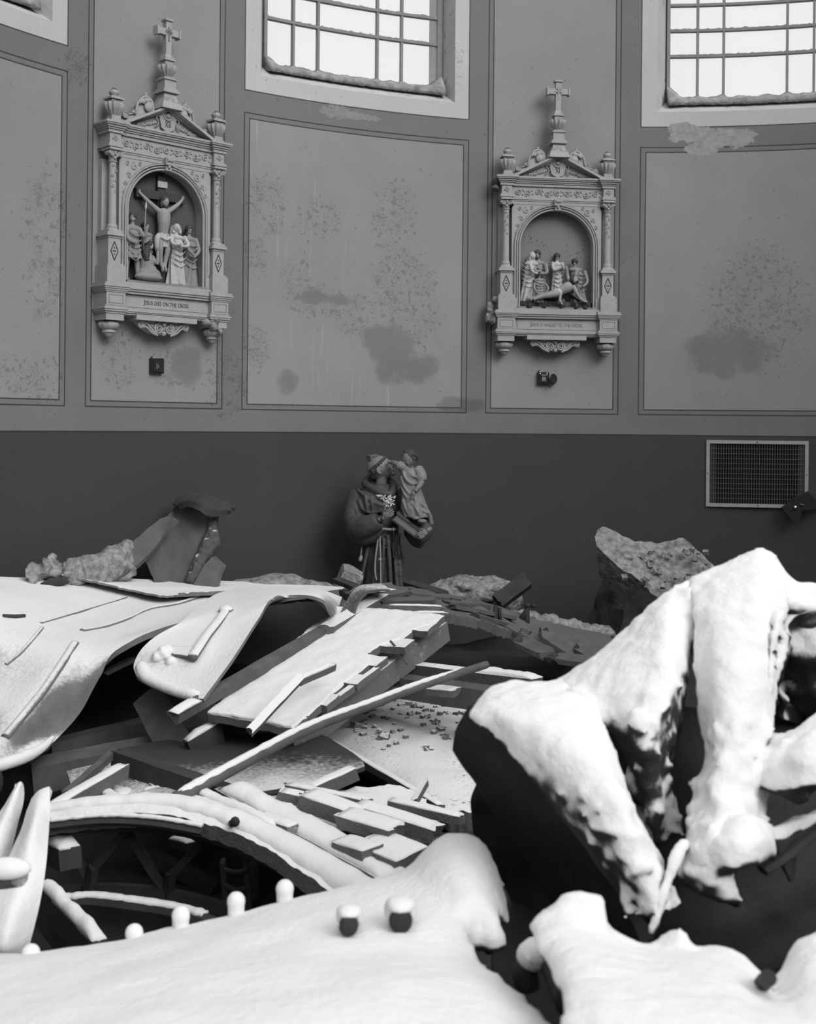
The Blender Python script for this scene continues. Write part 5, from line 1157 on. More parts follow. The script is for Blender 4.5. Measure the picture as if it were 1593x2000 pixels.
# ---- H: the broken dark roof shell at centre
H_ = sheet('roof_shell', [
    [Z(660, 1150, -1.03), Z(740, 1144, -1.0), Z(830, 1148, -1.0), Z(920, 1170, -1.05), Z(1010, 1196, -1.12), Z(1110, 1226, -1.22), Z(1215, 1262, -1.35)],
    [Z(700, 1166, -.99), Z(770, 1160, -.98), Z(845, 1172, -1.0), Z(915, 1188, -1.06), Z(985, 1212, -1.14), Z(1065, 1238, -1.24), Z(1150, 1272, -1.38)],
    [Z(735, 1192, -1.02), Z(800, 1190, -1.0), Z(862, 1197, -1.02), Z(925, 1208, -1.06), Z(975, 1224, -1.13), Z(1030, 1248, -1.22), Z(1085, 1284, -1.34)]],
    'dark curved shell of fallen roof with a ragged front edge over a black hollow', 'roof shell', 'plaster_grey', nu=60, nv=16, thick=.05, amp=.008, jag=.02)
rnd = random.Random(12)
hp = [((872, 1178), (950, 1186)), ((880, 1188), (1000, 1212)), ((760, 1188), (862, 1194)), ((742, 1176), (850, 1180)), ((800, 1160), (880, 1172)), ((905, 1178), (1015, 1240)), ((775, 1199), (868, 1206)), ((720, 1170), (800, 1163)),
      ((930, 1205), (990, 1222)), ((985, 1220), (1050, 1262)), ((1010, 1228), (1075, 1262)), ((1040, 1252), (1098, 1280)), ((860, 1165), (935, 1180))]
labs = ['weathered board on the crest of the dark roof shell, %s' % s for s in ('third from the top', 'longest of the front row', 'lying along the left rim', 'in the middle of the left pile', 'uppermost of the left pile', 'slanting down to the right', 'nearest the sheathing panel', 'at its far left', 'short one at the centre', 'hanging at the right shoulder', 'next to the rightmost pair', 'lowest at the right end', 'just right of the statue')]
for i, ((xa, ya), (xb, yb)) in enumerate(hp):
    a_, b_ = on(H_, xa, ya, .02), on(H_, xb, yb, .02)
    a_ = a_ if a_ is not None else Z(xa, ya, -1.0); b_ = b_ if b_ is not None else a_ + (P(xb, yb, a_.y) - a_)
    board('roof_board', a_ + Vector((0, 0, .012 + .004 * (i % 3))), b_ + Vector((0, 0, .02 + .005 * (i % 4))), rnd.uniform(.05, .09), .022, labs[i], 'board', rnd.uniform(-.25, .35), 'wood_snow' if i in (2, 6) else 'wood_bare', .006 if i in (2, 6) else 0, 'loose boards along the broken roof edge', jag=.015)
board('plank', Z(795, 1134, -.97), Z(868, 1157, -1.0), .06, .045, 'dark squared plank leaning just right of the statue', 'plank', .2, 'wood_dark')
board('plank', Z(655, 1128, -.95), Z(702, 1146, -.98), .05, .03, 'dark stick leaning at the foot of the statue, left side', 'stick', .2, 'wood_dark')
tag(mkobj('roofing_flap', *plank(Z(690, 1160, -1.0), Z(772, 1148, -.98), .12, .02, .5, .02), 'wood_bare', None, 30), 'curled flap of dark roofing at the foot of the statue', 'roofing scrap')
# curl at the head of the timbers
sheet('curled_strip', [[P(655, 1214, 6.5), P(668, 1190, 6.6), P(684, 1160, 6.8), P(705, 1143, 7.0), P(745, 1140, 7.1)], [P(690, 1212, 6.45), P(694, 1190, 6.5), P(706, 1166, 6.6), P(724, 1152, 6.7), P(762, 1150, 6.8)]],
      'narrow curled metal strip rising between the tongue sheet and the board pile', 'metal strip', 'sheet_dusted', nu=24, nv=6, thick=.01)
# props standing in the wreck
for (x, y, dd, h_, lab) in ((966, 1205, 7.05, .11, 'stubby rusted bolt end standing among the boards'), (1028, 1205, 7.3, .12, 'forked dark fitting standing up from the right end of the dark roof shell')):
    b0 = P(x, y + 6, dd); tp = P(x + 2, y - 22, dd)
    q = [tube([b0 - Vector((0, 0, .04)), b0, tp], [.02, .018, .014], 8)]
    if x > 1000: q += [tube([b0 + Vector((-.06, 0, -.03)), b0 + Vector((-.01, 0, .04)), tp], [.022, .016, .01], 6), ell(tp, (.022, .02, .018), 8), ell(tp + Vector((.035, 0, 0)), (.016, .02, .016), 8)]
    else: q += [tube([b0 + Vector((.03, 0, -.02)), tp + Vector((.022, 0, -.01))], .01, 6)]
    tag(mkobj('metal_fitting', *join(*q), 'iron', None, True), lab, 'metal fitting')
for i, (xa, ya, xb, yb, d_) in enumerate(((1030, 1240, 1100, 1275, 6.9), (1060, 1232, 1150, 1290, 6.8), (1020, 1250, 1068, 1272, 6.5), (1090, 1280, 1150, 1288, 6.4), (1128, 1262, 1180, 1290, 6.7))):
    board('splintered_board', P(xa, ya, d_), P(xb, yb, d_ - .15), .11 - .01 * i, .03, ['broken board at the right end of the dark roof shell, %s' % s for s in ('uppermost', 'largest, slanting right', 'tucked under the shell edge', 'lowest of them', 'farthest right')][i], 'board', .3, 'wood_bare', 0, 'broken boards at the right end of the shell', jag=.03)
# ---- background: rubble against the wall
def chunk(nm, c_, size, rot, lab, cat='plaster block', mat='plaster_rub', n=7, amp=.03, sc=7, grp=None):
    R_ = Matrix.Rotation(rot[2], 3, 'Z') @ Matrix.Rotation(rot[1], 3, 'Y') @ Matrix.Rotation(rot[0], 3, 'X')
    o = mkobj(nm, *rough_box(c_, size, R_, n, amp, sc), mat, None, 35); return tag(o, lab, cat, grp)
# left pile: rough bank of plaster
lv = []
for i, (x, y, rx, ry) in enumerate(((70, 1118, 12, 22), (62, 1108, 5, 18), (95, 1098, 10, 22), (96, 1085, 4, 10), (112, 1112, 12, 20), (140, 1118, 30, 20), (160, 1100, 22, 22), (190, 1095, 26, 26), (220, 1082, 24, 26), (245, 1072, 22, 26), (180, 1118, 40, 22), (230, 1100, 36, 26), (134, 1092, 3, 10))):
    dd = 6.78 + x * .0028; c_ = P(x, y + 10, dd); s_ = dd / F; lv.append(ell(c_, (rx * s_, .12, ry * s_), 12))
bank = mkobj('plaster_bank', *remesh(join(*lv), .014, 1, .028, 16, 50, .014), 'plaster_rub', None, True); tag(bank, 'rough bank of broken white plaster against the dado at far left', 'plaster debris')
# slab leaning to its right: dark lower face, tapering up to the curved vault piece
def solid(name, front, thick, lab, cat, mat, amp=.0, parent=None):
    """flat faced broken slab: outline points with depth, pushed back by a thickness vector"""
    n = len(front); t_ = Vector(thick); v = [Vector(p) for p in front] + [Vector(p) + t_ for p in front]
    bm = bmesh.new(); bv = [bm.verts.new(p) for p in v]
    bm.faces.new(bv[:n]); bm.faces.new(bv[n:][::-1])
    for i in range(n): bm.faces.new([bv[i], bv[(i + 1) % n], bv[n + (i + 1) % n], bv[n + i]])
    bmesh.ops.triangulate(bm, faces=[f_ for f_ in bm.faces if len(f_.verts) > 4])
    bmesh.ops.subdivide_edges(bm, edges=bm.edges[:], cuts=4, use_grid_fill=True)
    for q in bm.verts:
        q.co += noise.noise_vector(q.co * 14) * amp + noise.noise_vector(q.co * 45) * amp * .5
    bm.verts.index_update(); vs = [q.co.copy() for q in bm.verts]; fs = [[k.index for k in f_.verts] for f_ in bm.faces]; bm.free()
    o = mkobj(name, vs, fs, mat, parent, 32)
    if parent is None: tag(o, lab, cat)
    return o
ls = sheet('roof_slab', [
    [P(185, 1120, 7.32), P(225, 1085, 7.42), P(262, 1055, 7.52), P(300, 1022, 7.6), P(326, 1008, 7.65)],
    [P(205, 1145, 7.25), P(243, 1120, 7.35), P(282, 1092, 7.45), P(315, 1052, 7.55), P(340, 1010, 7.6)]], 'narrow dark slab sloping up to the leaning vault piece', 'plaster slab', 'plaster_grey', nu=14, nv=4, thick=.05, amp=.006, jag=.01)
solid('vault_slab', [P(278, 1082, 7.65), P(318, 1018, 7.73), P(346, 985, 7.87), P(375, 972, 7.90), P(402, 990, 7.85), P(414, 1012, 7.80), P(412, 1042, 7.75), P(394, 1085, 7.70), P(372, 1140, 7.65), P(330, 1145, 7.65), P(305, 1142, 7.57)], (.03, .10, .02), 'big flat grey slab of vault plaster leaning against the dado left of the statue', 'plaster slab', 'plaster_grey', .006)
vs_ = bpy.data.objects['vault_slab']
mkobj('curled_edge', *loft([[P(340, 988, 7.85), P(358, 972, 7.88), P(383, 966, 7.90), P(418, 975, 7.85), P(456, 992, 7.80)], [P(350, 990, 7.75), P(368, 984, 7.70), P(390, 992, 7.65), P(412, 1004, 7.67), P(448, 998, 7.75)], [P(352, 988, 8.00), P(370, 980, 8.05), P(392, 984, 8.05), P(418, 990, 8.05), P(452, 992, 7.95)]], 26, 10, .018, .003, 20, .004), 'wood_dark', vs_, 50)
mkobj('splintered_side', *remesh(join(tube([P(372, 1140, 7.63), P(394, 1088, 7.70), P(414, 1040, 7.75), P(416, 1010, 7.80)], [.04, .045, .035, .02], 8), tube([P(402, 1090, 7.70), P(420, 1060, 7.73), P(424, 1035, 7.75)], [.02, .03, .015], 8)), .010, 0, .012, 40), 'wood', vs_, True)
mkobj('curled_tip', *ell(P(456, 991, 7.80), (.018, .03, .022), 8), 'wood_dark', vs_, True)
solid('broken_board', [P(376, 1145, 7.55), P(398, 1103, 7.65), P(413, 1088, 7.70), P(433, 1107, 7.65), P(424, 1128, 7.60), P(420, 1148, 7.55)], (.02, .05, .0), 'small grey board end propped right of the leaning vault slab', 'board', 'plaster_grey', .003)
# low mound behind the roof edge at centre left
tag(mkobj('plaster_mound', *remesh(join(ell(P(545, 1150, 8.05), (.24, .15, .10), 14), ell(P(500, 1152, 8.0), (.3, .15, .07), 14), ell(P(590, 1154, 8.05), (.25, .15, .07), 14)), .014, 1, .012, 18), 'plaster_rub', None, True), 'low mound of plaster dust behind the roof edge left of the statue', 'plaster debris')
chunk('plaster_block', P(672, 1145, 8.15), (.14, .12, .24), (.2, .5, .2), 'small grey plaster lump at the left foot of the statue', amp=.02)
# centre right heap
lv = []
for (x, y, rx, ry) in ((880, 1160, 50, 26), (940, 1158, 60, 30), (985, 1170, 34, 34), (905, 1140, 40, 14), (960, 1145, 36, 16)): lv.append(ell(P(x, y, 8.3), (rx * 8.3 / F, .22, ry * 8.3 / F), 14))
tag(mkobj('plaster_heap', *remesh(join(*lv), .014, 1, .02, 14, 50, .012), 'plaster_rub', None, True), 'grey heap of crushed plaster behind the dark roof shell, right of the statue', 'plaster debris')
board('timber', P(972, 1172, 7.9), P(1028, 1130, 7.95), .10, .06, 'short dark squared timber sticking up at an angle from the plaster heap', 'timber', .9, 'wood_dark')
lv = []
for i in range(9):
    x = 1015 + i * 21; lv.append(ell(P(x, 1204 + i * 4.2, 7.6), (16 * 7.6 / F * 1.2, .10, (10 + 3 * (i % 2)) * 7.6 / F * 1.2), 10))
tag(mkobj('plaster_ridge', *remesh(join(*lv), .012, 1, .02, 22, 55, .008), 'plaster_rub', None, True), 'long ridge of crumbled pale plaster at the right end of the roof shell', 'plaster debris')
solid('plaster_slab', [P(1052, 1212, 7.45), P(1190, 1240, 7.3), P(1215, 1285, 6.9), P(1110, 1280, 6.8), P(1060, 1245, 7.1)], (0, .03, -.06), 'smooth grey slab lying right of the dark roof shell', 'plaster slab', 'plaster_grey', .004)
# right slab near the grille
rs = solid('masonry_block', [P(1163, 1034, 8.35), P(1182, 1030, 8.4), P(1240, 1056, 8.45), P(1290, 1060, 8.5), P(1334, 1050, 8.5), P(1396, 1104, 8.45), P(1400, 1150, 8.2), P(1275, 1166, 8.05), P(1262, 1140, 8.1), P(1210, 1110, 8.2), P(1165, 1068, 8.3)], (.04, .14, -.22), 'large broken masonry block tilted against the wall below the grille', 'masonry block', 'plaster_rub', .014)
gr_ = []; rnd = random.Random(5)
for i in range(46):
    x = rnd.uniform(1215, 1385); y = rnd.uniform(1062, 1150)
    if y < 1058 + abs(x - 1300) * .25: continue
    d_ = 8.5 - .0045 * (y - 1050); s_ = rnd.uniform(.008, .03); gr_.append(rough_box(P(x, y, d_ - .02), (s_ * 1.5, s_ * 1.5, s_), Matrix.Rotation(rnd.uniform(0, 3), 3, 'Z') @ Matrix.Rotation(rnd.uniform(-1, 1), 3, 'X'), 1, .004, 60))
gv = mkobj('loose_grit', *join(*gr_), 'plaster_rub', rs, 30); gv['kind'] = 'stuff'
chunk('shadow_block', P(1235, 1215, 7.9), (.42, .35, .4), (.1, .4, .5), 'added dark rounded block standing in for shadow behind the snowy peak', 'shadow filler', 'mound', 6, .05)  # block added where the wall behind is only in shadow

# ---- L: snowed-over ground at centre right
L_ = sheet('fallen_slab', [
    [Z(640, 1395, -1.56), Z(760, 1345, -1.55), Z(860, 1338, -1.53), Z(980, 1340, -1.52), Z(1120, 1340, -1.5)],
    [Z(600, 1418, -1.54), Z(720, 1400, -1.50), Z(840, 1395, -1.48), Z(960, 1395, -1.48), Z(1120, 1400, -1.5)],
    [Z(640, 1450, -1.53), Z(740, 1455, -1.50), Z(850, 1458, -1.49), Z(950, 1460, -1.49), Z(1120, 1460, -1.5)],
    [Z(740, 1510, -1.54), Z(810, 1520, -1.51), Z(890, 1525, -1.50), Z(980, 1525, -1.5), Z(1120, 1530, -1.5)],
    [Z(800, 1560, -1.56), Z(850, 1580, -1.54), Z(900, 1584, -1.53), Z(980, 1588, -1.53), Z(1120, 1590, -1.53)]],
    'broad fallen ceiling slab covered with snow and grit at centre right', 'fallen slab', 'ground_snow', nu=60, nv=60, thick=.09, amp=.014, sc=4, jag=.01)
rnd = random.Random(21); k = 0
for i in range(170):
    x = rnd.uniform(690, 915); y = rnd.uniform(1352, 1470)
    if rnd.random() > 1.25 - (y - 1352) / 130: continue
    h_ = on(L_, x, y)
    if h_ is None: continue
    s_ = rnd.uniform(.007, .02) * (1.0 if k % 9 else 1.6)
    o = mkobj('rubble_stone', *rough_box(h_ + Vector((0, 0, s_ * .3)), (s_ * 1.5, s_ * 1.3, s_), Matrix.Rotation(rnd.uniform(0, 3), 3, 'Z') @ Matrix.Rotation(rnd.uniform(-.6, .6), 3, 'X'), 2, .006, 50), 'stone_snow', None, 30)
    tag(o, 'small stone lying in thin snow on the fallen slab at centre right', 'stone', 'small stones scattered on the fallen slab'); k += 1
for i, (pts) in enumerate(([(868, 1342), (880, 1352), (890, 1368), (893, 1362)], [(850, 1347), (864, 1356), (880, 1350)])):
    w = [on(L_, *q_, .02 + .01 * (j % 2)) for j, q_ in enumerate(pts)]; w = [a for a in w if a is not None]
    if len(w) > 2: tag(mkobj('bent_wire', *tube(curve(w, 12), .010, 6), 'wood_dark', None, True), ['bent dark twig on the grit behind the pole tip', 'short crooked dark twig beside the bent one'][i], 'twig')
# groove / batten down the left side of the slab
board('batten', Z(640, 1442, -1.47), Z(862, 1572, -1.50), .03, .03, 'thin dark batten slanting down across the snow from the pole', 'batten', 0, 'wood', .004)
# ---- M: thin board in the shade, edged with snow
M_ = sheet('thin_board', [
    [P(230, 1462, 5.3), P(330, 1445, 5.45), P(440, 1435, 5.5), P(600, 1432, 5.4), P(640, 1440, 5.3)],
    [P(320, 1495, 4.95), P(400, 1480, 5.05), P(500, 1472, 5.1), P(620, 1465, 5.1), P(700, 1478, 5.0)],
    [P(425, 1530, 4.65), P(490, 1545, 4.6), P(560, 1538, 4.65), P(640, 1524, 4.75), P(712, 1497, 4.88)]],
    'thin warped board in the shade with powder snow toward its front edge', 'board', 'board_dust', nu=40, nv=24, thick=.018, amp=.006)
board('plank', P(600, 1537, 4.62), P(690, 1497, 4.78), .05, .05, 'short dark batten on edge at the front of the thin warped board', 'batten', 0, 'wood', .006)
board('plank', P(560, 1530, 4.55), P(720, 1562, 4.35), .04, .025, 'slim pale lath lying in front of the thin warped board', 'lath', 0, 'wood_snow', .006)
# ---- N: lower planks
sheet('snow_slab', [
    [P(470, 1560, 4.6), P(560, 1545, 4.7), P(650, 1540, 4.75), P(760, 1535, 4.8), P(830, 1560, 4.8)],
    [P(520, 1590, 4.4), P(600, 1580, 4.45), P(690, 1585, 4.45), P(780, 1590, 4.5), P(855, 1600, 4.55)],
    [P(600, 1630, 4.2), P(680, 1620, 4.22), P(740, 1625, 4.2), P(800, 1625, 4.25), P(850, 1612, 4.4)]],
    'snow covered flat wreckage under the loose planks at lower centre', 'wreckage', 'ground_snow', nu=40, nv=24, thick=.05, amp=.012, sc=6, jag=.01)
board('rafter', P(232, 1464, 5.0), P(470, 1545, 4.45), .07, .08, 'long dark beam slanting down from the hollow to the pole foot', 'beam', 0, 'wood_dark')
nb1 = board('rafter', P(445, 1535, 4.45), P(775, 1712, 3.75), .115, .07, 'long snow laden beam running diagonally to the foreground drift', 'beam', 0, 'wood_snow', .03)
board('rafter', P(385, 1545, 4.35), P(540, 1612, 4.05), .045, .05, 'slim snowy rail beside the long diagonal beam', 'rail', 0, 'wood_snow', .022)
board('rafter', P(365, 1570, 4.25), P(500, 1618, 4.0), .09, .05, 'broad snowy plank end under the slim rail', 'plank', 0, 'wood_snow', .02)
pk = [((600, 1546), (705, 1584), 4.25, .085, .055, 'thick plank with nails in its left end, snow on top'), ((670, 1584), (775, 1614), 4.1, .10, .04, 'flat snowy plank below the thick nailed one'), ((700, 1566), (850, 1614), 4.2, .075, .045, 'snowy plank pointing to the dark gap at right'),
      ((550, 1542), (740, 1586), 4.3, .05, .035, 'slender board behind the thick nailed plank'), ((722, 1634), (806, 1668), 3.95, .16, .05, 'wide snowy board end over a dark gap, lowest of the loose planks'), ((665, 1636), (728, 1656), 3.95, .09, .06, 'snow lump covered block left of the lowest board end'),
      ((760, 1560), (900, 1592), 4.35, .045, .03, 'narrow lath curving toward the snowy mass at right'), ((505, 1588), (575, 1612), 4.15, .05, .03, 'short board beside the long diagonal beam')]
for (a_, b_, d_, w, h, lab) in pk: o = board('plank', P(*a_, d_), P(*b_, d_ - .12), w, h, lab, 'plank', .05, 'wood_snow', .007, jag=.012)
n0 = P(600, 1552, 4.24)
tag(mkobj('nail', *tube([n0, n0 + Vector((-.03, 0, .004))], .0025, 6), 'iron', None), 'nail sticking out of the thick plank end, upper one', 'nail')
tag(mkobj('nail', *tube([n0 + Vector((0.02, -.01, -.03)), n0 + Vector((-.012, -.02, -.05))], .0025, 6), 'iron', None), 'nail sticking out of the thick plank end, lower one', 'nail')
board('stake', P(806, 1562, 4.45), P(829, 1524, 4.5), .028, .02, 'small upright splinter stuck in the snow at centre', 'splinter', 0, 'wood_snow')
chunk('dark_void_block', P(900, 1720, 4.6), (.5, .4, .25), (0, 0, .2), 'dark rough block filling the gap under the fallen slab', 'timber', 'mound', 5, .03)  # plain dark rough block filling the gap
# sticks in the hollow
board('stick', P(102, 1572, 4.3), P(240, 1492, 4.75), .05, .05, 'snow dusted square stick crossing the hollow at left', 'stick', 0, 'wood_snow', .008)
board('stick', P(128, 1545, 4.6), P(222, 1464, 5.0), .03, .03, 'thinner dark stick crossing behind the square one', 'stick', 0, 'wood_bare')
board('stick', P(180, 1530, 4.75), P(245, 1568, 4.4), .05, .04, 'short snowy piece lying across the foot of the two sticks', 'stick', 0, 'wood_snow', .01)
rnd = random.Random(31)
for i in range(12):
    x, y = rnd.uniform(205, 330), rnd.uniform(1500, 1550); d_ = 5.05 - (y - 1500) * .008
    board('shingle', P(x, y, d_), P(x + rnd.uniform(15, 45), y + rnd.uniform(4, 22), d_ - .08), rnd.uniform(.05, .1), .012, 'small broken snowy shingle in the heap behind the curved rib', 'shingle', rnd.uniform(-.3, .3), 'wood_snow', .008 if i % 2 else 0, 'broken shingles heaped behind the curved rib', jag=.02)
sheet('snow_patch_board', [[P(130, 1505, 5.2), P(200, 1490, 5.25), P(300, 1490, 5.2), P(380, 1510, 5.0)], [P(150, 1570, 4.6), P(230, 1556, 4.65), P(320, 1552, 4.6), P(400, 1560, 4.55)]], 'dusted board lying under the heap of shingles', 'board', 'sheet_dusted', nu=20, nv=14, thick=.02, amp=.01)
# ---- O: curved rib with its truss
rib = sheet('curved_rib', [
    [P(60, 1578, 4.35), P(180, 1557, 4.35), P(320, 1550, 4.32), P(450, 1572, 4.25), P(580, 1622, 4.1), P(700, 1680, 3.9), P(790, 1730, 3.7)],
    [P(60, 1590, 4.2), P(180, 1570, 4.2), P(320, 1566, 4.17), P(430, 1590, 4.08), P(540, 1640, 3.95), P(640, 1700, 3.78), P(720, 1755, 3.6)],
    [P(60, 1608, 4.14), P(180, 1592, 4.12), P(310, 1592, 4.08), P(420, 1614, 4.0), P(510, 1652, 3.9), P(590, 1702, 3.75), P(660, 1752, 3.58)]],
    'thick curved wooden roof rib buried in snow, arching over the dark hole at lower left', 'roof rib', 'wood_snow', nu=80, nv=14, thick=.055, amp=.010, sc=8, jag=.006)
sg = curve([P(60, 1588, 4.19), P(180, 1571, 4.19), P(320, 1568, 4.16), P(430, 1594, 4.06), P(535, 1642, 3.94), P(635, 1700, 3.78), P(715, 1752, 3.6)], 110)
mkobj('snow_layer', *tube([q_ + Vector((0, .02, .0)) for q_ in sg], [max(.02, (.030 + .00035 * i) * (1 + .22 * noise.noise(Vector((i * .21, 3, 0))))) for i in range(111)], 10, .55), 'snow', rib, True)
lg = curve([P(100, 1602, 4.10), P(200, 1592, 4.08), P(300, 1596, 4.03), P(395, 1612, 3.98)], 60)
mkobj('ledge', *tube([q_ - Vector((0, 0, .022)) for q_ in lg], .016, 4), 'wood_dark', rib)
mkobj('ledge_snow', *tube(lg, [.011 * (1 + .3 * noise.noise(Vector((i * .4, 8, 0)))) for i in range(61)], 8, .7), 'snow', rib, True)
mkobj('bolt', *join(tube([P(452, 1608, 4.0), P(458, 1606, 3.93)], .012, 8), ell(P(459, 1605, 3.92), (.016, .01, .018), 8)), 'iron', rib, True)
# truss web
def arcpts(pts, n): return curve([P(*p) for p in pts], n)
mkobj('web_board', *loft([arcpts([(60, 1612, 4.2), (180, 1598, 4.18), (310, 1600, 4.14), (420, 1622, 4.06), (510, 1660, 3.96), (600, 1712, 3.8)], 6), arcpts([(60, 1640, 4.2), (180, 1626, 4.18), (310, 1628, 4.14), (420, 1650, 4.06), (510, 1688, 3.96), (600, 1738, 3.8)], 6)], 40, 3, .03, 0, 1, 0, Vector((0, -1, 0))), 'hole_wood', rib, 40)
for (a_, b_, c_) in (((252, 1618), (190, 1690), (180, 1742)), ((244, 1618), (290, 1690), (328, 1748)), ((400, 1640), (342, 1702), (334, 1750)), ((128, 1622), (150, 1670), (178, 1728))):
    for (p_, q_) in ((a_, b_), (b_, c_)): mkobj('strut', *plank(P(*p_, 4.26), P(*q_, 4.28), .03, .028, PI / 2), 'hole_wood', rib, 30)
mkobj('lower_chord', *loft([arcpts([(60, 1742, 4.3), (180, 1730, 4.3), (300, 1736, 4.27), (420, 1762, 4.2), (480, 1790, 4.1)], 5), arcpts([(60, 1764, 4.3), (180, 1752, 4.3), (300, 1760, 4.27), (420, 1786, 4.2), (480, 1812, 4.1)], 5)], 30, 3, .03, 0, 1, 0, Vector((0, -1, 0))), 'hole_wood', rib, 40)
lr_ = mkobj('second_rib', *tube(arcpts([(90, 1775, 4.05), (160, 1760, 4.05), (250, 1768, 4.0), (340, 1782, 3.95), (420, 1808, 3.85)], 40), .028, 8), 'hole_wood', None, 40); tag(lr_, 'lower curved rib with a strip of snow, deep inside the dark hole', 'roof rib')
mkobj('snow_layer', *tube([q_ + Vector((0, 0, .02)) for q_ in arcpts([(128, 1764, 4.05), (180, 1760, 4.04), (250, 1768, 4.0), (340, 1782, 3.95), (400, 1798, 3.88)], 50)], [.020 * (1 + .3 * noise.noise(Vector((i * .4, 1, 0)))) for i in range(51)], 8, .6), 'snow', lr_, True)
# hole contents
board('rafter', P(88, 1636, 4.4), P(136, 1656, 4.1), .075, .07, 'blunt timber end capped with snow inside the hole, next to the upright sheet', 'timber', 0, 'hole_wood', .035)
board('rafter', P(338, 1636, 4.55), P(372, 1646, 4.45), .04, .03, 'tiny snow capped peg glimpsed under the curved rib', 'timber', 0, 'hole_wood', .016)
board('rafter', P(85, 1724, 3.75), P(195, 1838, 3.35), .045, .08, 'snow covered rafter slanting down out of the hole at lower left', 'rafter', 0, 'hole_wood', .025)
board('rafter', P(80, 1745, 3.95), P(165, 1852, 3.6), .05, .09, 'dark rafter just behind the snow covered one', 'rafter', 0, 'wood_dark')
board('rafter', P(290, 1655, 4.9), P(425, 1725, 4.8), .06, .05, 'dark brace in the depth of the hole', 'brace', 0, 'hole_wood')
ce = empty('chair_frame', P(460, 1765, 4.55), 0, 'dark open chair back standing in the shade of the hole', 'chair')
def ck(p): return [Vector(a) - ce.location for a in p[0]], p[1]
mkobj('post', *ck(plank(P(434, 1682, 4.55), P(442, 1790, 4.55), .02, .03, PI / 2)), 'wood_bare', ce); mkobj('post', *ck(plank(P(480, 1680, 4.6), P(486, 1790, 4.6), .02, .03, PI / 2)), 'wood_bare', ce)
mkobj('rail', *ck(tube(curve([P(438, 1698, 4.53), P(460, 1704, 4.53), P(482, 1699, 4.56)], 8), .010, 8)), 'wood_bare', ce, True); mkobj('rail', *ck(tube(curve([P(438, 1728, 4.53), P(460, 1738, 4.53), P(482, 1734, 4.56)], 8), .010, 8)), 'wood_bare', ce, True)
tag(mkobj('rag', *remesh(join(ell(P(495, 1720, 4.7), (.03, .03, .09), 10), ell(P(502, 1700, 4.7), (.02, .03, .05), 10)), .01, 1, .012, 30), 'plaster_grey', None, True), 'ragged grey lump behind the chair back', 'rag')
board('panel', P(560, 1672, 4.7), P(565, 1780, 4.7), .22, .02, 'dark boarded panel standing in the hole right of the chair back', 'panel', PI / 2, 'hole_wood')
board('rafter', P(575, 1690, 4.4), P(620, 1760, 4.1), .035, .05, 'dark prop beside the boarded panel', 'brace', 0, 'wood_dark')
# ---- P: upright snowy sheets at the left edge
P1 = sheet('upright_sheet', [
    [P(62, 1560, 3.35), P(76, 1545, 3.35), P(97, 1537, 3.35)],
    [P(40, 1620, 3.2), P(66, 1610, 3.15), P(97, 1612, 3.2)],
    [P(5, 1700, 3.05), P(45, 1700, 3.0), P(90, 1690, 3.05)],
    [P(-40, 1780, 2.95), P(20, 1780, 2.88), P(76, 1775, 2.95)],
    [P(-60, 1850, 2.9), P(5, 1850, 2.82), P(58, 1850, 2.9)],
    [P(-60, 1890, 2.95), P(5, 1890, 2.88), P(50, 1880, 2.95)]], 'bent upright metal sheet coated with snow at the left edge', 'metal sheet', 'snow', nu=20, nv=40, thick=.02, amp=.006, sc=6)
P0 = sheet('curled_plate', [
    [P(36, 1530, 3.4), P(41, 1528, 3.4), P(46, 1536, 3.42)],
    [P(12, 1565, 3.35), P(26, 1562, 3.33), P(44, 1570, 3.38)],
    [P(-30, 1630, 3.25), P(0, 1632, 3.2), P(30, 1632, 3.3)],
    [P(-60, 1720, 3.1), P(-30, 1722, 3.08), P(10, 1715, 3.15)]], 'pointed curled metal plate with snow behind the upright sheet', 'metal plate', 'fan', nu=12, nv=30, thick=.02, amp=.006, sc=8)
pe_ = mkobj('pipe_end', *tube([P(-60, 1715, 2.65), P(10, 1712, 2.64), P(38, 1708, 2.62)], .026, 16), 'wood_snow', None, 40); tag(pe_, 'round pipe end with a snow cap poking in from the left edge', 'pipe')
mkobj('snow_layer', *ell(P(12, 1696, 2.58), (.055, .03, .022), 14), 'snow', pe_, True)
tag(mkobj('rounded_knob', *ell(P(-12, 1528, 3.5), (.025, .03, .045), 14), 'iron', None, True), 'dark rounded knob cut by the left edge above the curled plate', 'knob')
# ================================================================ FOREGROUND: IRON AND DEEP SNOW
def fsheet(rows, th=.06, nu=24, nv=30, amp=0, sc=6, down=None): return loft(rows, nu, nv, th, amp, sc, 0, down)
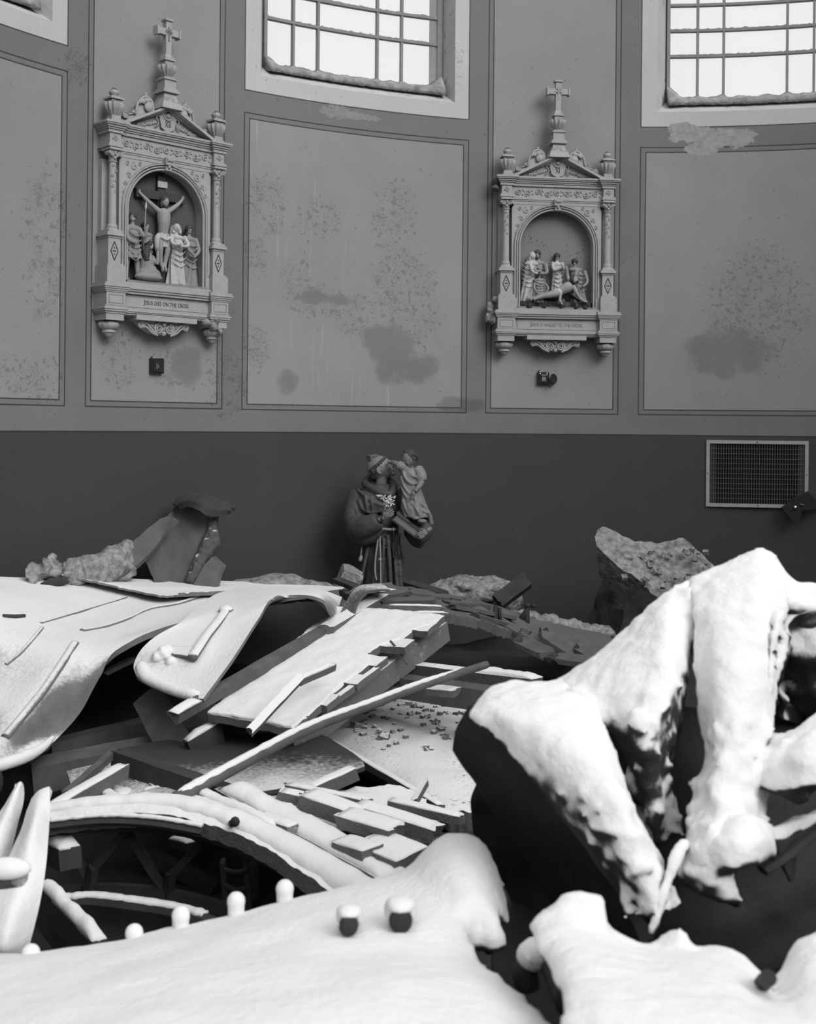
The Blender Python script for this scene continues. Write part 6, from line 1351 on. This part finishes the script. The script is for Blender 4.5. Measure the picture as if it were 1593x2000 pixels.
# ---- long drift on a riveted beam
drift = [fsheet([
    [P(-140, 1872, 2.62), P(0, 1862, 2.6), P(190, 1843, 2.6), P(330, 1806, 2.6), P(480, 1773, 2.6), P(640, 1734, 2.62), P(770, 1700, 2.64), P(862, 1652, 2.66)],
    [P(-140, 1876, 2.45), P(0, 1866, 2.42), P(190, 1858, 2.40), P(330, 1835, 2.38), P(480, 1805, 2.38), P(640, 1775, 2.38), P(790, 1745, 2.40), P(900, 1715, 2.42)],
    [P(-140, 1930, 2.15), P(0, 1915, 2.12), P(190, 1905, 2.10), P(360, 1885, 2.08), P(520, 1860, 2.08), P(680, 1848, 2.10), P(820, 1850, 2.12), P(935, 1862, 2.15)],
    [P(-140, 2020, 1.8), P(0, 2010, 1.78), P(200, 1990, 1.76), P(400, 1965, 1.75), P(580, 1945, 1.76), P(760, 1930, 1.78), P(920, 1935, 1.80), P(1060, 1962, 1.85)],
    [P(-140, 2140, 1.5), P(0, 2130, 1.48), P(220, 2120, 1.45), P(440, 2110, 1.44), P(660, 2110, 1.44), P(860, 2110, 1.46), P(1040, 2110, 1.5), P(1160, 2110, 1.55)]], .10, 70, 50, .010, 3)]
# the rounded finger of snow rising at its right end
drift += [fsheet([
    [P(800, 1690, 2.62), P(835, 1645, 2.64), P(880, 1622, 2.64), P(935, 1632, 2.62), P(965, 1668, 2.6)],
    [P(795, 1740, 2.48), P(845, 1705, 2.44), P(895, 1690, 2.42), P(950, 1700, 2.44), P(990, 1740, 2.5)],
    [P(830, 1800, 2.36), P(880, 1775, 2.32), P(930, 1765, 2.30), P(975, 1780, 2.34), P(1000, 1810, 2.4)]], .07, 20, 20),
    fsheet([[P(930, 1780, 2.32), P(960, 1775, 2.30), P(985, 1790, 2.32)], [P(945, 1830, 2.28), P(965, 1828, 2.26), P(985, 1838, 2.28)], [P(952, 1868, 2.26), P(962, 1872, 2.25), P(976, 1876, 2.26)]], .05, 10, 12)]
dr = mkobj('riveted_beam', *remesh(join(*drift), .016, 4, .003, 7, 26, .002), 'fan', None, True); tag(dr, 'riveted iron beam buried in a deep bright snowdrift across the bottom foreground', 'iron beam')
for i, (x, y, d_) in enumerate(((262, 1822, 2.58), (353, 1788, 2.56), (461, 1760, 2.56), (556, 1736, 2.58), (60, 1862, 2.5))):
    c_ = P(x, y, d_); mkobj('snow_capped_bolt', *remesh(join(ell(c_, (.020, .020, .020), 14), tube([c_ - Vector((0, 0, .05)), c_], [.017, .018], 12)), .005, 1), 'snow', dr, True)
for i, (x, y, d_, r) in enumerate(((782, 1800, 2.20, .022), (680, 1810, 2.18, .018))):
    c_ = P(x, y, d_ - .02); b_ = mkobj('bolt_head', *join(tube([c_ + Vector((0, .09, -.02)), c_], [r, r * .95], 16), ell(c_, (r * .9, r * .3, r * .9), 14)), 'iron', dr, 50)
    mkobj('snow_cap', *remesh(join(ell(c_ + Vector((0, .025, r * .95)), (r * 1.25, r * 1.5, r * .55), 14), ell(c_ + Vector((r * .9, .04, .3 * r)), (r * .5, r * 1.2, r * .9), 12), ell(c_ + Vector((-r * .9, .04, .3 * r)), (r * .5, r * 1.2, r * .9), 12)), .005, 2), 'snow', dr, True)
# ---- the crumpled fan of iron at right
pt = [fsheet([   # left petal
    [P(928, 1368, 2.62), P(950, 1340, 2.64), P(1000, 1326, 2.66), P(1060, 1329, 2.66), P(1112, 1318, 2.66)],
    [P(914, 1400, 2.50), P(960, 1385, 2.46), P(1030, 1378, 2.44), P(1100, 1372, 2.44), P(1165, 1372, 2.48)],
    [P(972, 1452, 2.42), P(1030, 1442, 2.36), P(1085, 1436, 2.33), P(1140, 1430, 2.34), P(1192, 1432, 2.38)],
    [P(1052, 1548, 2.34), P(1095, 1532, 2.28), P(1140, 1520, 2.25), P(1186, 1510, 2.25), P(1218, 1508, 2.31)],
    [P(1130, 1638, 2.28), P(1165, 1620, 2.22), P(1200, 1605, 2.20), P(1228, 1598, 2.20), P(1254, 1598, 2.27)],
    [P(1205, 1728, 2.24), P(1228, 1712, 2.18), P(1252, 1700, 2.16), P(1275, 1694, 2.18), P(1296, 1690, 2.26)],
    [P(1262, 1808, 2.20), P(1270, 1800, 2.16), P(1280, 1790, 2.14), P(1290, 1786, 2.15), P(1300, 1780, 2.2)]], .07, 26, 50),
    fsheet([   # centre left petal with the upper snow field
    [P(1080, 1328, 2.68), P(1155, 1280, 2.68), P(1232, 1212, 2.72), P(1300, 1152, 2.74), P(1372, 1116, 2.77)],
    [P(1095, 1352, 2.58), P(1170, 1320, 2.54), P(1240, 1275, 2.55), P(1302, 1232, 2.56), P(1360, 1212, 2.64)],
    [P(1150, 1400, 2.48), P(1222, 1378, 2.42), P(1268, 1350, 2.42), P(1312, 1325, 2.44), P(1346, 1312, 2.54)],
    [P(1206, 1450, 2.44), P(1244, 1440, 2.36), P(1282, 1425, 2.36), P(1314, 1412, 2.42), P(1338, 1400, 2.52)],
    [P(1244, 1540, 2.42), P(1262, 1530, 2.38), P(1282, 1522, 2.38), P(1298, 1520, 2.44), P(1310, 1520, 2.5)],
    [P(1276, 1650, 2.40), P(1282, 1650, 2.38), P(1288, 1650, 2.38), P(1293, 1650, 2.42), P(1298, 1650, 2.46)]], .07, 26, 44),
    fsheet([   # centre right petal up to the peak
    [P(1340, 1130, 2.76), P(1385, 1108, 2.78), P(1435, 1085, 2.80), P(1482, 1068, 2.80), P(1515, 1082, 2.80)],
    [P(1348, 1200, 2.60), P(1395, 1180, 2.58), P(1442, 1165, 2.58), P(1490, 1160, 2.58), P(1540, 1168, 2.62)],
    [P(1352, 1300, 2.52), P(1395, 1285, 2.46), P(1438, 1275, 2.45), P(1484, 1272, 2.46), P(1526, 1275, 2.50)],
    [P(1360, 1400, 2.46), P(1398, 1388, 2.38), P(1435, 1380, 2.36), P(1478, 1378, 2.38), P(1518, 1382, 2.44)],
    [P(1372, 1480, 2.42), P(1400, 1470, 2.33), P(1430, 1462, 2.31), P(1468, 1462, 2.33), P(1505, 1468, 2.38)],
    [P(1346, 1570, 2.36), P(1384, 1556, 2.28), P(1415, 1548, 2.26), P(1456, 1548, 2.28), P(1505, 1556, 2.34)],
    [P(1332, 1650, 2.28), P(1366, 1640, 2.20), P(1400, 1632, 2.18), P(1436, 1634, 2.20), P(1490, 1640, 2.28)],
    [P(1318, 1705, 2.24), P(1352, 1705, 2.18), P(1390, 1702, 2.16), P(1430, 1700, 2.17), P(1470, 1690, 2.22)]], .07, 26, 50),
    fsheet([   # right shoulder above the upper hole
    [P(1510, 1080, 2.80), P(1548, 1128, 2.80), P(1600, 1136, 2.80), P(1680, 1130, 2.82)],
    [P(1530, 1130, 2.68), P(1560, 1155, 2.66), P(1610, 1162, 2.66), P(1690, 1160, 2.7)],
    [P(1520, 1185, 2.62), P(1560, 1180, 2.60), P(1610, 1186, 2.60), P(1700, 1190, 2.64)]], .06, 16, 14),
    fsheet([   # snow band between the two holes
    [P(1474, 1405, 2.46), P(1515, 1428, 2.42), P(1560, 1415, 2.40), P(1610, 1380, 2.40), P(1700, 1360, 2.4)],
    [P(1474, 1470, 2.36), P(1515, 1478, 2.32), P(1565, 1474, 2.26), P(1615, 1462, 2.26), P(1700, 1440, 2.3)],
    [P(1476, 1540, 2.32), P(1515, 1545, 2.26), P(1565, 1538, 2.22), P(1615, 1532, 2.22), P(1700, 1515, 2.24)]], .06, 20, 14),
    fsheet([   # ridge left of the upper hole
    [P(1500, 1240, 2.50), P(1512, 1215, 2.50), P(1540, 1185, 2.54)], [P(1494, 1320, 2.44), P(1508, 1310, 2.44), P(1516, 1300, 2.5)], [P(1492, 1400, 2.42), P(1506, 1400, 2.42), P(1514, 1400, 2.48)]], .05, 8, 20),
    fsheet([   # snow pillow below and the tongue to the right edge
    [P(1385, 1600, 2.26), P(1430, 1585, 2.22), P(1480, 1590, 2.22), P(1512, 1612, 2.26)],
    [P(1375, 1655, 2.18), P(1425, 1640, 2.14), P(1478, 1640, 2.14), P(1520, 1650, 2.2)],
    [P(1385, 1705, 2.16), P(1430, 1700, 2.12), P(1475, 1695, 2.13), P(1515, 1680, 2.2)]], .07, 16, 16),
    fsheet([[P(1500, 1612, 2.28), P(1550, 1604, 2.32), P(1600, 1582, 2.38), P(1680, 1550, 2.46)], [P(1505, 1650, 2.24), P(1548, 1636, 2.30), P(1596, 1612, 2.36), P(1680, 1580, 2.44)]], .04, 16, 8),
    fsheet([   # lower left lump under the pillow
    [P(1302, 1668, 2.28), P(1335, 1670, 2.22), P(1375, 1678, 2.19), P(1430, 1700, 2.18)],
    [P(1322, 1712, 2.24), P(1356, 1722, 2.18), P(1400, 1735, 2.15), P(1446, 1748, 2.17)],
    [P(1352, 1742, 2.24), P(1385, 1755, 2.20), P(1420, 1768, 2.18), P(1452, 1782, 2.2)]], .05, 14, 14),
    # edge strip down the central V
    tube(curve([P(1340, 1640, 2.22), P(1322, 1672, 2.2), P(1300, 1735, 2.17), P(1282, 1790, 2.15), P(1270, 1830, 2.14)], 16), [.011, .012, .013, .013, .013, .013, .013, .012, .012, .012, .011, .011, .011, .010, .010, .010, .009], 8)]
rnd = random.Random(8)
lum_old = [(1255, 1470), (1275, 1500), (1250, 1520), (1270, 1455), (1240, 1360), (1290, 1380), (1270, 1410), (1385, 1500), (1405, 1490), (1430, 1505), (1455, 1490), (1370, 1530), (1400, 1540), (1430, 1545), (1465, 1535), (1380, 1580), (1410, 1575), (1450, 1580), (1370, 1620), (1170, 1640), (1200, 1650), (1215, 1690), (1150, 1600), (1240, 1730), (1120, 1580), (1440, 1740), (1350, 1690), (1420, 1715), (1490, 1480), (1530, 1490)]
def lumps(piece, region, n, r0, r1):
    bv_ = BVHTree.FromPolygons(piece[0], piece[1]); q = []
    for i in range(n):
        t_ = rnd.random(); s_ = rnd.random(); (xa, ya), (xb, yb), (xc, yc), (xd, yd) = region
        x = (xa * (1 - s_) + xb * s_) * (1 - t_) + (xd * (1 - s_) + xc * s_) * t_; y = (ya * (1 - s_) + yb * s_) * (1 - t_) + (yd * (1 - s_) + yc * s_) * t_
        h_ = hit(bv_, x, y)
        if h_ is not None: r = rnd.uniform(r0, r1); q.append(ell(h_, (r * rnd.uniform(.8, 1.3), r * .7, r * rnd.uniform(.6, .9)), 8))
    return q
fan = mkobj('left_plate', *remesh(join(pt[0], *lumps(pt[0], ((1080, 1560), (1190, 1500), (1296, 1700), (1250, 1790)), 46, .008, .017)), .009, 2, .004, 9, 32, .004), 'fan', None, True)
froot = empty('crumpled_ironwork', (P(1300, 1800, 2.3).x, 2.3, .6), 0, 'crumpled fan of iron plates thickly coated with snow, towering in the right foreground', 'ironwork')
def adopt(o):
    o.parent = froot; o.matrix_parent_inverse = froot.matrix_basis.inverted(); return o
froot.matrix_basis = Matrix.Translation(froot.location); adopt(fan)
fil = join(tube(curve([P(1118, 1364, 2.56), P(1140, 1374, 2.52), P(1164, 1392, 2.48), P(1188, 1424, 2.45)], 16), [.034 - .001 * i for i in range(17)], 12), tube(curve([P(1352, 1168, 2.72), P(1349, 1195, 2.665), P(1348, 1225, 2.62), P(1349, 1255, 2.59)], 16), [.032 - .001 * i for i in range(17)], 12))
petals = [('centre_plate', [pt[1], fil], ((1190, 1330), (1335, 1330), (1290, 1620), (1262, 1620)), 70, .008, .018, 'fan_rough'),
          ('tall_plate', [pt[2]], ((1365, 1420), (1500, 1400), (1480, 1690), (1330, 1690)), 120, .008, .018, 'fan'),
          ('shoulder_plate', [pt[3], pt[4], pt[5]], ((1505, 1440), (1600, 1420), (1600, 1510), (1500, 1520)), 24, .008, .015, 'fan'),
          ('snow_pillow', [pt[6], pt[7], pt[8]], ((1320, 1680), (1400, 1700), (1450, 1770), (1360, 1740)), 40, .008, .016, 'fan'), ('edge_strip', [pt[9]], None, 0, 0, 0, 'fan')]
for nm, pcs, reg, n_, ra, rb, mt_ in petals:
    pj = join(*pcs); lm = lumps(pj, reg, n_, ra, rb) if reg else []
    adopt(mkobj(nm, *remesh(join(pj, *lm), .009, 4 if nm == 'centre_plate' else 2, .003, 9, 32, .004), mt_, None, True))
fan = froot
_mk = mkobj
def mkobj(name, v, f, mat=None, parent=None, smooth=False):
    if parent is froot: return adopt(_mk(name, v, f, mat, None, smooth))
    return _mk(name, v, f, mat, parent, smooth)
# bare iron side under the left petal
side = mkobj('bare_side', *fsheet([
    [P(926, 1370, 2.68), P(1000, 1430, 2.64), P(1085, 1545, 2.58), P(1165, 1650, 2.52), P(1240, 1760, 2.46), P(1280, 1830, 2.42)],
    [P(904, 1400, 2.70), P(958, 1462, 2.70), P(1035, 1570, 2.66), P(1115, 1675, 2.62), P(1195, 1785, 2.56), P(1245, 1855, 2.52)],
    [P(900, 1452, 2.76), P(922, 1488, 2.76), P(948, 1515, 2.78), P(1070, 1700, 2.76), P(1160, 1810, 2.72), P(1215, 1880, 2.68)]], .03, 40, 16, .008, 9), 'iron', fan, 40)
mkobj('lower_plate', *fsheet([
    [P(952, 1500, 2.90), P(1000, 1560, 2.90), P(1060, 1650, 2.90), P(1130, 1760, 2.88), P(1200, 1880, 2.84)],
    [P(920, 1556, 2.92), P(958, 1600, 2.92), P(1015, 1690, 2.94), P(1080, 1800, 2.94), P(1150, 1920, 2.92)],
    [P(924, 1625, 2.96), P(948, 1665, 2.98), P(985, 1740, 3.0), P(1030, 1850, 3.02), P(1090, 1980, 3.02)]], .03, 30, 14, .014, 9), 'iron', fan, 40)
mkobj('torn_lining', *fsheet([
    [P(1508, 1230, 2.58), P(1528, 1212, 2.6), P(1560, 1196, 2.62), P(1620, 1190, 2.62)],
    [P(1512, 1290, 2.60), P(1535, 1280, 2.66), P(1565, 1270, 2.62), P(1620, 1262, 2.6)],
    [P(1512, 1345, 2.62), P(1540, 1345, 2.72), P(1570, 1340, 2.68), P(1620, 1335, 2.64)],
    [P(1512, 1400, 2.66), P(1545, 1410, 2.78), P(1575, 1410, 2.74), P(1620, 1400, 2.7)]], .02, 26, 40, .035, 13), 'fan_patchy', fan, True)
mkobj('dark_backdrop', *fsheet([  # dark sheet added behind the plates so the gaps between them turn black
    [P(1190, 1420, 2.66), P(1300, 1380, 2.7), P(1420, 1370, 2.72), P(1560, 1180, 2.86), P(1700, 1150, 2.9)],
    [P(1230, 1600, 2.52), P(1310, 1560, 2.56), P(1420, 1560, 2.62), P(1560, 1480, 2.7), P(1700, 1450, 2.75)],
    [P(1262, 1760, 2.44), P(1330, 1740, 2.5), P(1430, 1740, 2.55), P(1560, 1720, 2.6), P(1700, 1700, 2.65)],
    [P(1200, 1920, 2.6), P(1330, 1900, 2.55), P(1450, 1900, 2.55), P(1570, 1900, 2.58), P(1700, 1900, 2.6)]], .02, 30, 40, .02, 6), 'iron', fan, True)
mkobj('torn_strap', *tube(curve([P(1488, 1700, 2.24), P(1530, 1672, 2.26), P(1570, 1640, 2.3), P(1640, 1590, 2.38)], 16), [.018] * 17, 6, .5), 'iron', fan, 40)
mkobj('torn_flap', *fsheet([[P(1512, 1640, 2.25), P(1535, 1640, 2.27), P(1556, 1632, 2.3)], [P(1530, 1690, 2.26), P(1540, 1690, 2.27), P(1554, 1684, 2.29)], [P(1544, 1722, 2.27), P(1546, 1722, 2.27), P(1549, 1720, 2.28)]], .008, 6, 10), 'iron', fan, True)
# ---- bank at lower right
bank2 = [fsheet([
    [P(1032, 1792, 1.98), P(1058, 1772, 2.0), P(1115, 1768, 2.02), P(1185, 1800, 2.02), P(1262, 1838, 2.0), P(1345, 1842, 2.0), P(1425, 1845, 1.98), P(1475, 1885, 1.96), P(1502, 1915, 1.95)],
    [P(1038, 1835, 1.88), P(1085, 1825, 1.85), P(1130, 1830, 1.84), P(1190, 1850, 1.83), P(1262, 1870, 1.82), P(1345, 1875, 1.82), P(1420, 1885, 1.82), P(1470, 1910, 1.84), P(1500, 1935, 1.86)],
    [P(1074, 1905, 1.72), P(1110, 1900, 1.68), P(1150, 1905, 1.66), P(1210, 1915, 1.65), P(1280, 1920, 1.65), P(1350, 1925, 1.65), P(1420, 1930, 1.66), P(1470, 1945, 1.68), P(1520, 1955, 1.7)],
    [P(1100, 1965, 1.58), P(1130, 1980, 1.55), P(1170, 1990, 1.52), P(1230, 2000, 1.5), P(1290, 2000, 1.5), P(1360, 2000, 1.5), P(1430, 2000, 1.5), P(1500, 2000, 1.52), P(1570, 2000, 1.55)],
    [P(1040, 2130, 1.42), P(1090, 2130, 1.4), P(1150, 2130, 1.38), P(1220, 2130, 1.36), P(1290, 2130, 1.36), P(1380, 2130, 1.36), P(1460, 2130, 1.36), P(1560, 2130, 1.38), P(1700, 2130, 1.4)]], .09, 50, 40, .006, 4),
    fsheet([[P(1090, 1742, 2.02), P(1130, 1734, 2.03), P(1182, 1746, 2.02)], [P(1085, 1768, 1.97), P(1135, 1768, 1.96), P(1190, 1785, 1.97)], [P(1100, 1815, 1.92), P(1140, 1820, 1.9), P(1190, 1835, 1.92)]], .07, 12, 12),
    tube([P(1300, 1842, 1.98), P(1320, 1832, 1.96), P(1342, 1826, 1.95)], [.02, .016, .016], 12),
    fsheet([[P(1510, 1915, 1.95), P(1535, 1868, 1.98), P(1565, 1830, 2.0), P(1640, 1805, 2.02), P(1720, 1800, 2.04)], [P(1515, 1945, 1.85), P(1545, 1915, 1.84), P(1580, 1890, 1.84), P(1640, 1880, 1.85), P(1720, 1880, 1.86)], [P(1530, 1990, 1.65), P(1560, 1990, 1.62), P(1600, 1990, 1.62), P(1650, 1990, 1.62), P(1720, 1990, 1.62)], [P(1540, 2110, 1.45), P(1580, 2110, 1.42), P(1620, 2110, 1.42), P(1670, 2110, 1.42), P(1720, 2110, 1.42)]], .08, 24, 30, .004, 4)]
b2 = mkobj('snow_bank', *remesh(join(*bank2), .012, 3, .004, 8, 30, .003), 'fan', None, True); tag(b2, 'smooth rounded bank of snow on broken ironwork filling the lower right corner', 'snow bank')
mkobj('bolt_end', *tube([P(1486, 1924, 1.80), P(1494, 1915, 1.74), P(1500, 1910, 1.70)], .012, 12), 'iron', b2, 40)
hp_ = mkobj('hooked_pipe', *tube(curve([P(1030, 1930, 2.1), P(1026, 1895, 2.1), P(1045, 1868, 2.1), P(1075, 1880, 2.08), P(1092, 1915, 2.02), P(1110, 1960, 1.9)], 24), [.022] * 25, 10), 'iron', None, True); tag(hp_, 'short bent pipe hooked between the drift and the lower right snow bank', 'pipe')
mkobj('snow_layer', *tube(curve([P(1028, 1890, 2.09), P(1044, 1863, 2.09), P(1070, 1868, 2.07)], 10), [.012, .02, .024, .027, .028, .028, .027, .025, .022, .018, .01], 10), 'snow', hp_, True)
# dark ironwork closing the gap under the fan
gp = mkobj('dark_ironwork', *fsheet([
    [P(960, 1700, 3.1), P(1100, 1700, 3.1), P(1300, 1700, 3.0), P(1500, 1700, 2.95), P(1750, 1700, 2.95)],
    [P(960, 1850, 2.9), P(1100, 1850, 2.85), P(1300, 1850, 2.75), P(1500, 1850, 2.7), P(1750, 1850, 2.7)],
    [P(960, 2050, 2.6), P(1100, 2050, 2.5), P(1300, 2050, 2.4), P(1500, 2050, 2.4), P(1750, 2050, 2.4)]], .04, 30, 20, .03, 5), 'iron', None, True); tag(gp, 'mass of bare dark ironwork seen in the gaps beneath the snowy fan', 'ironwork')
# support heap so the foreground pieces rest on something
sv = [ell((.15, 1.8, .2), (1.4, .8, .55), 24), ell((.75, 2.25, .2), (.7, .6, .62), 24), ell((-.6, 2.4, .2), (.7, .4, .45), 24)]
su_ = mkobj('debris_pile', *remesh(join(*sv), .05, 1, .05, 4, 14, .03), 'mound', None, True); tag(su_, 'dark pile of wreckage carrying the foreground snow', 'wreckage')
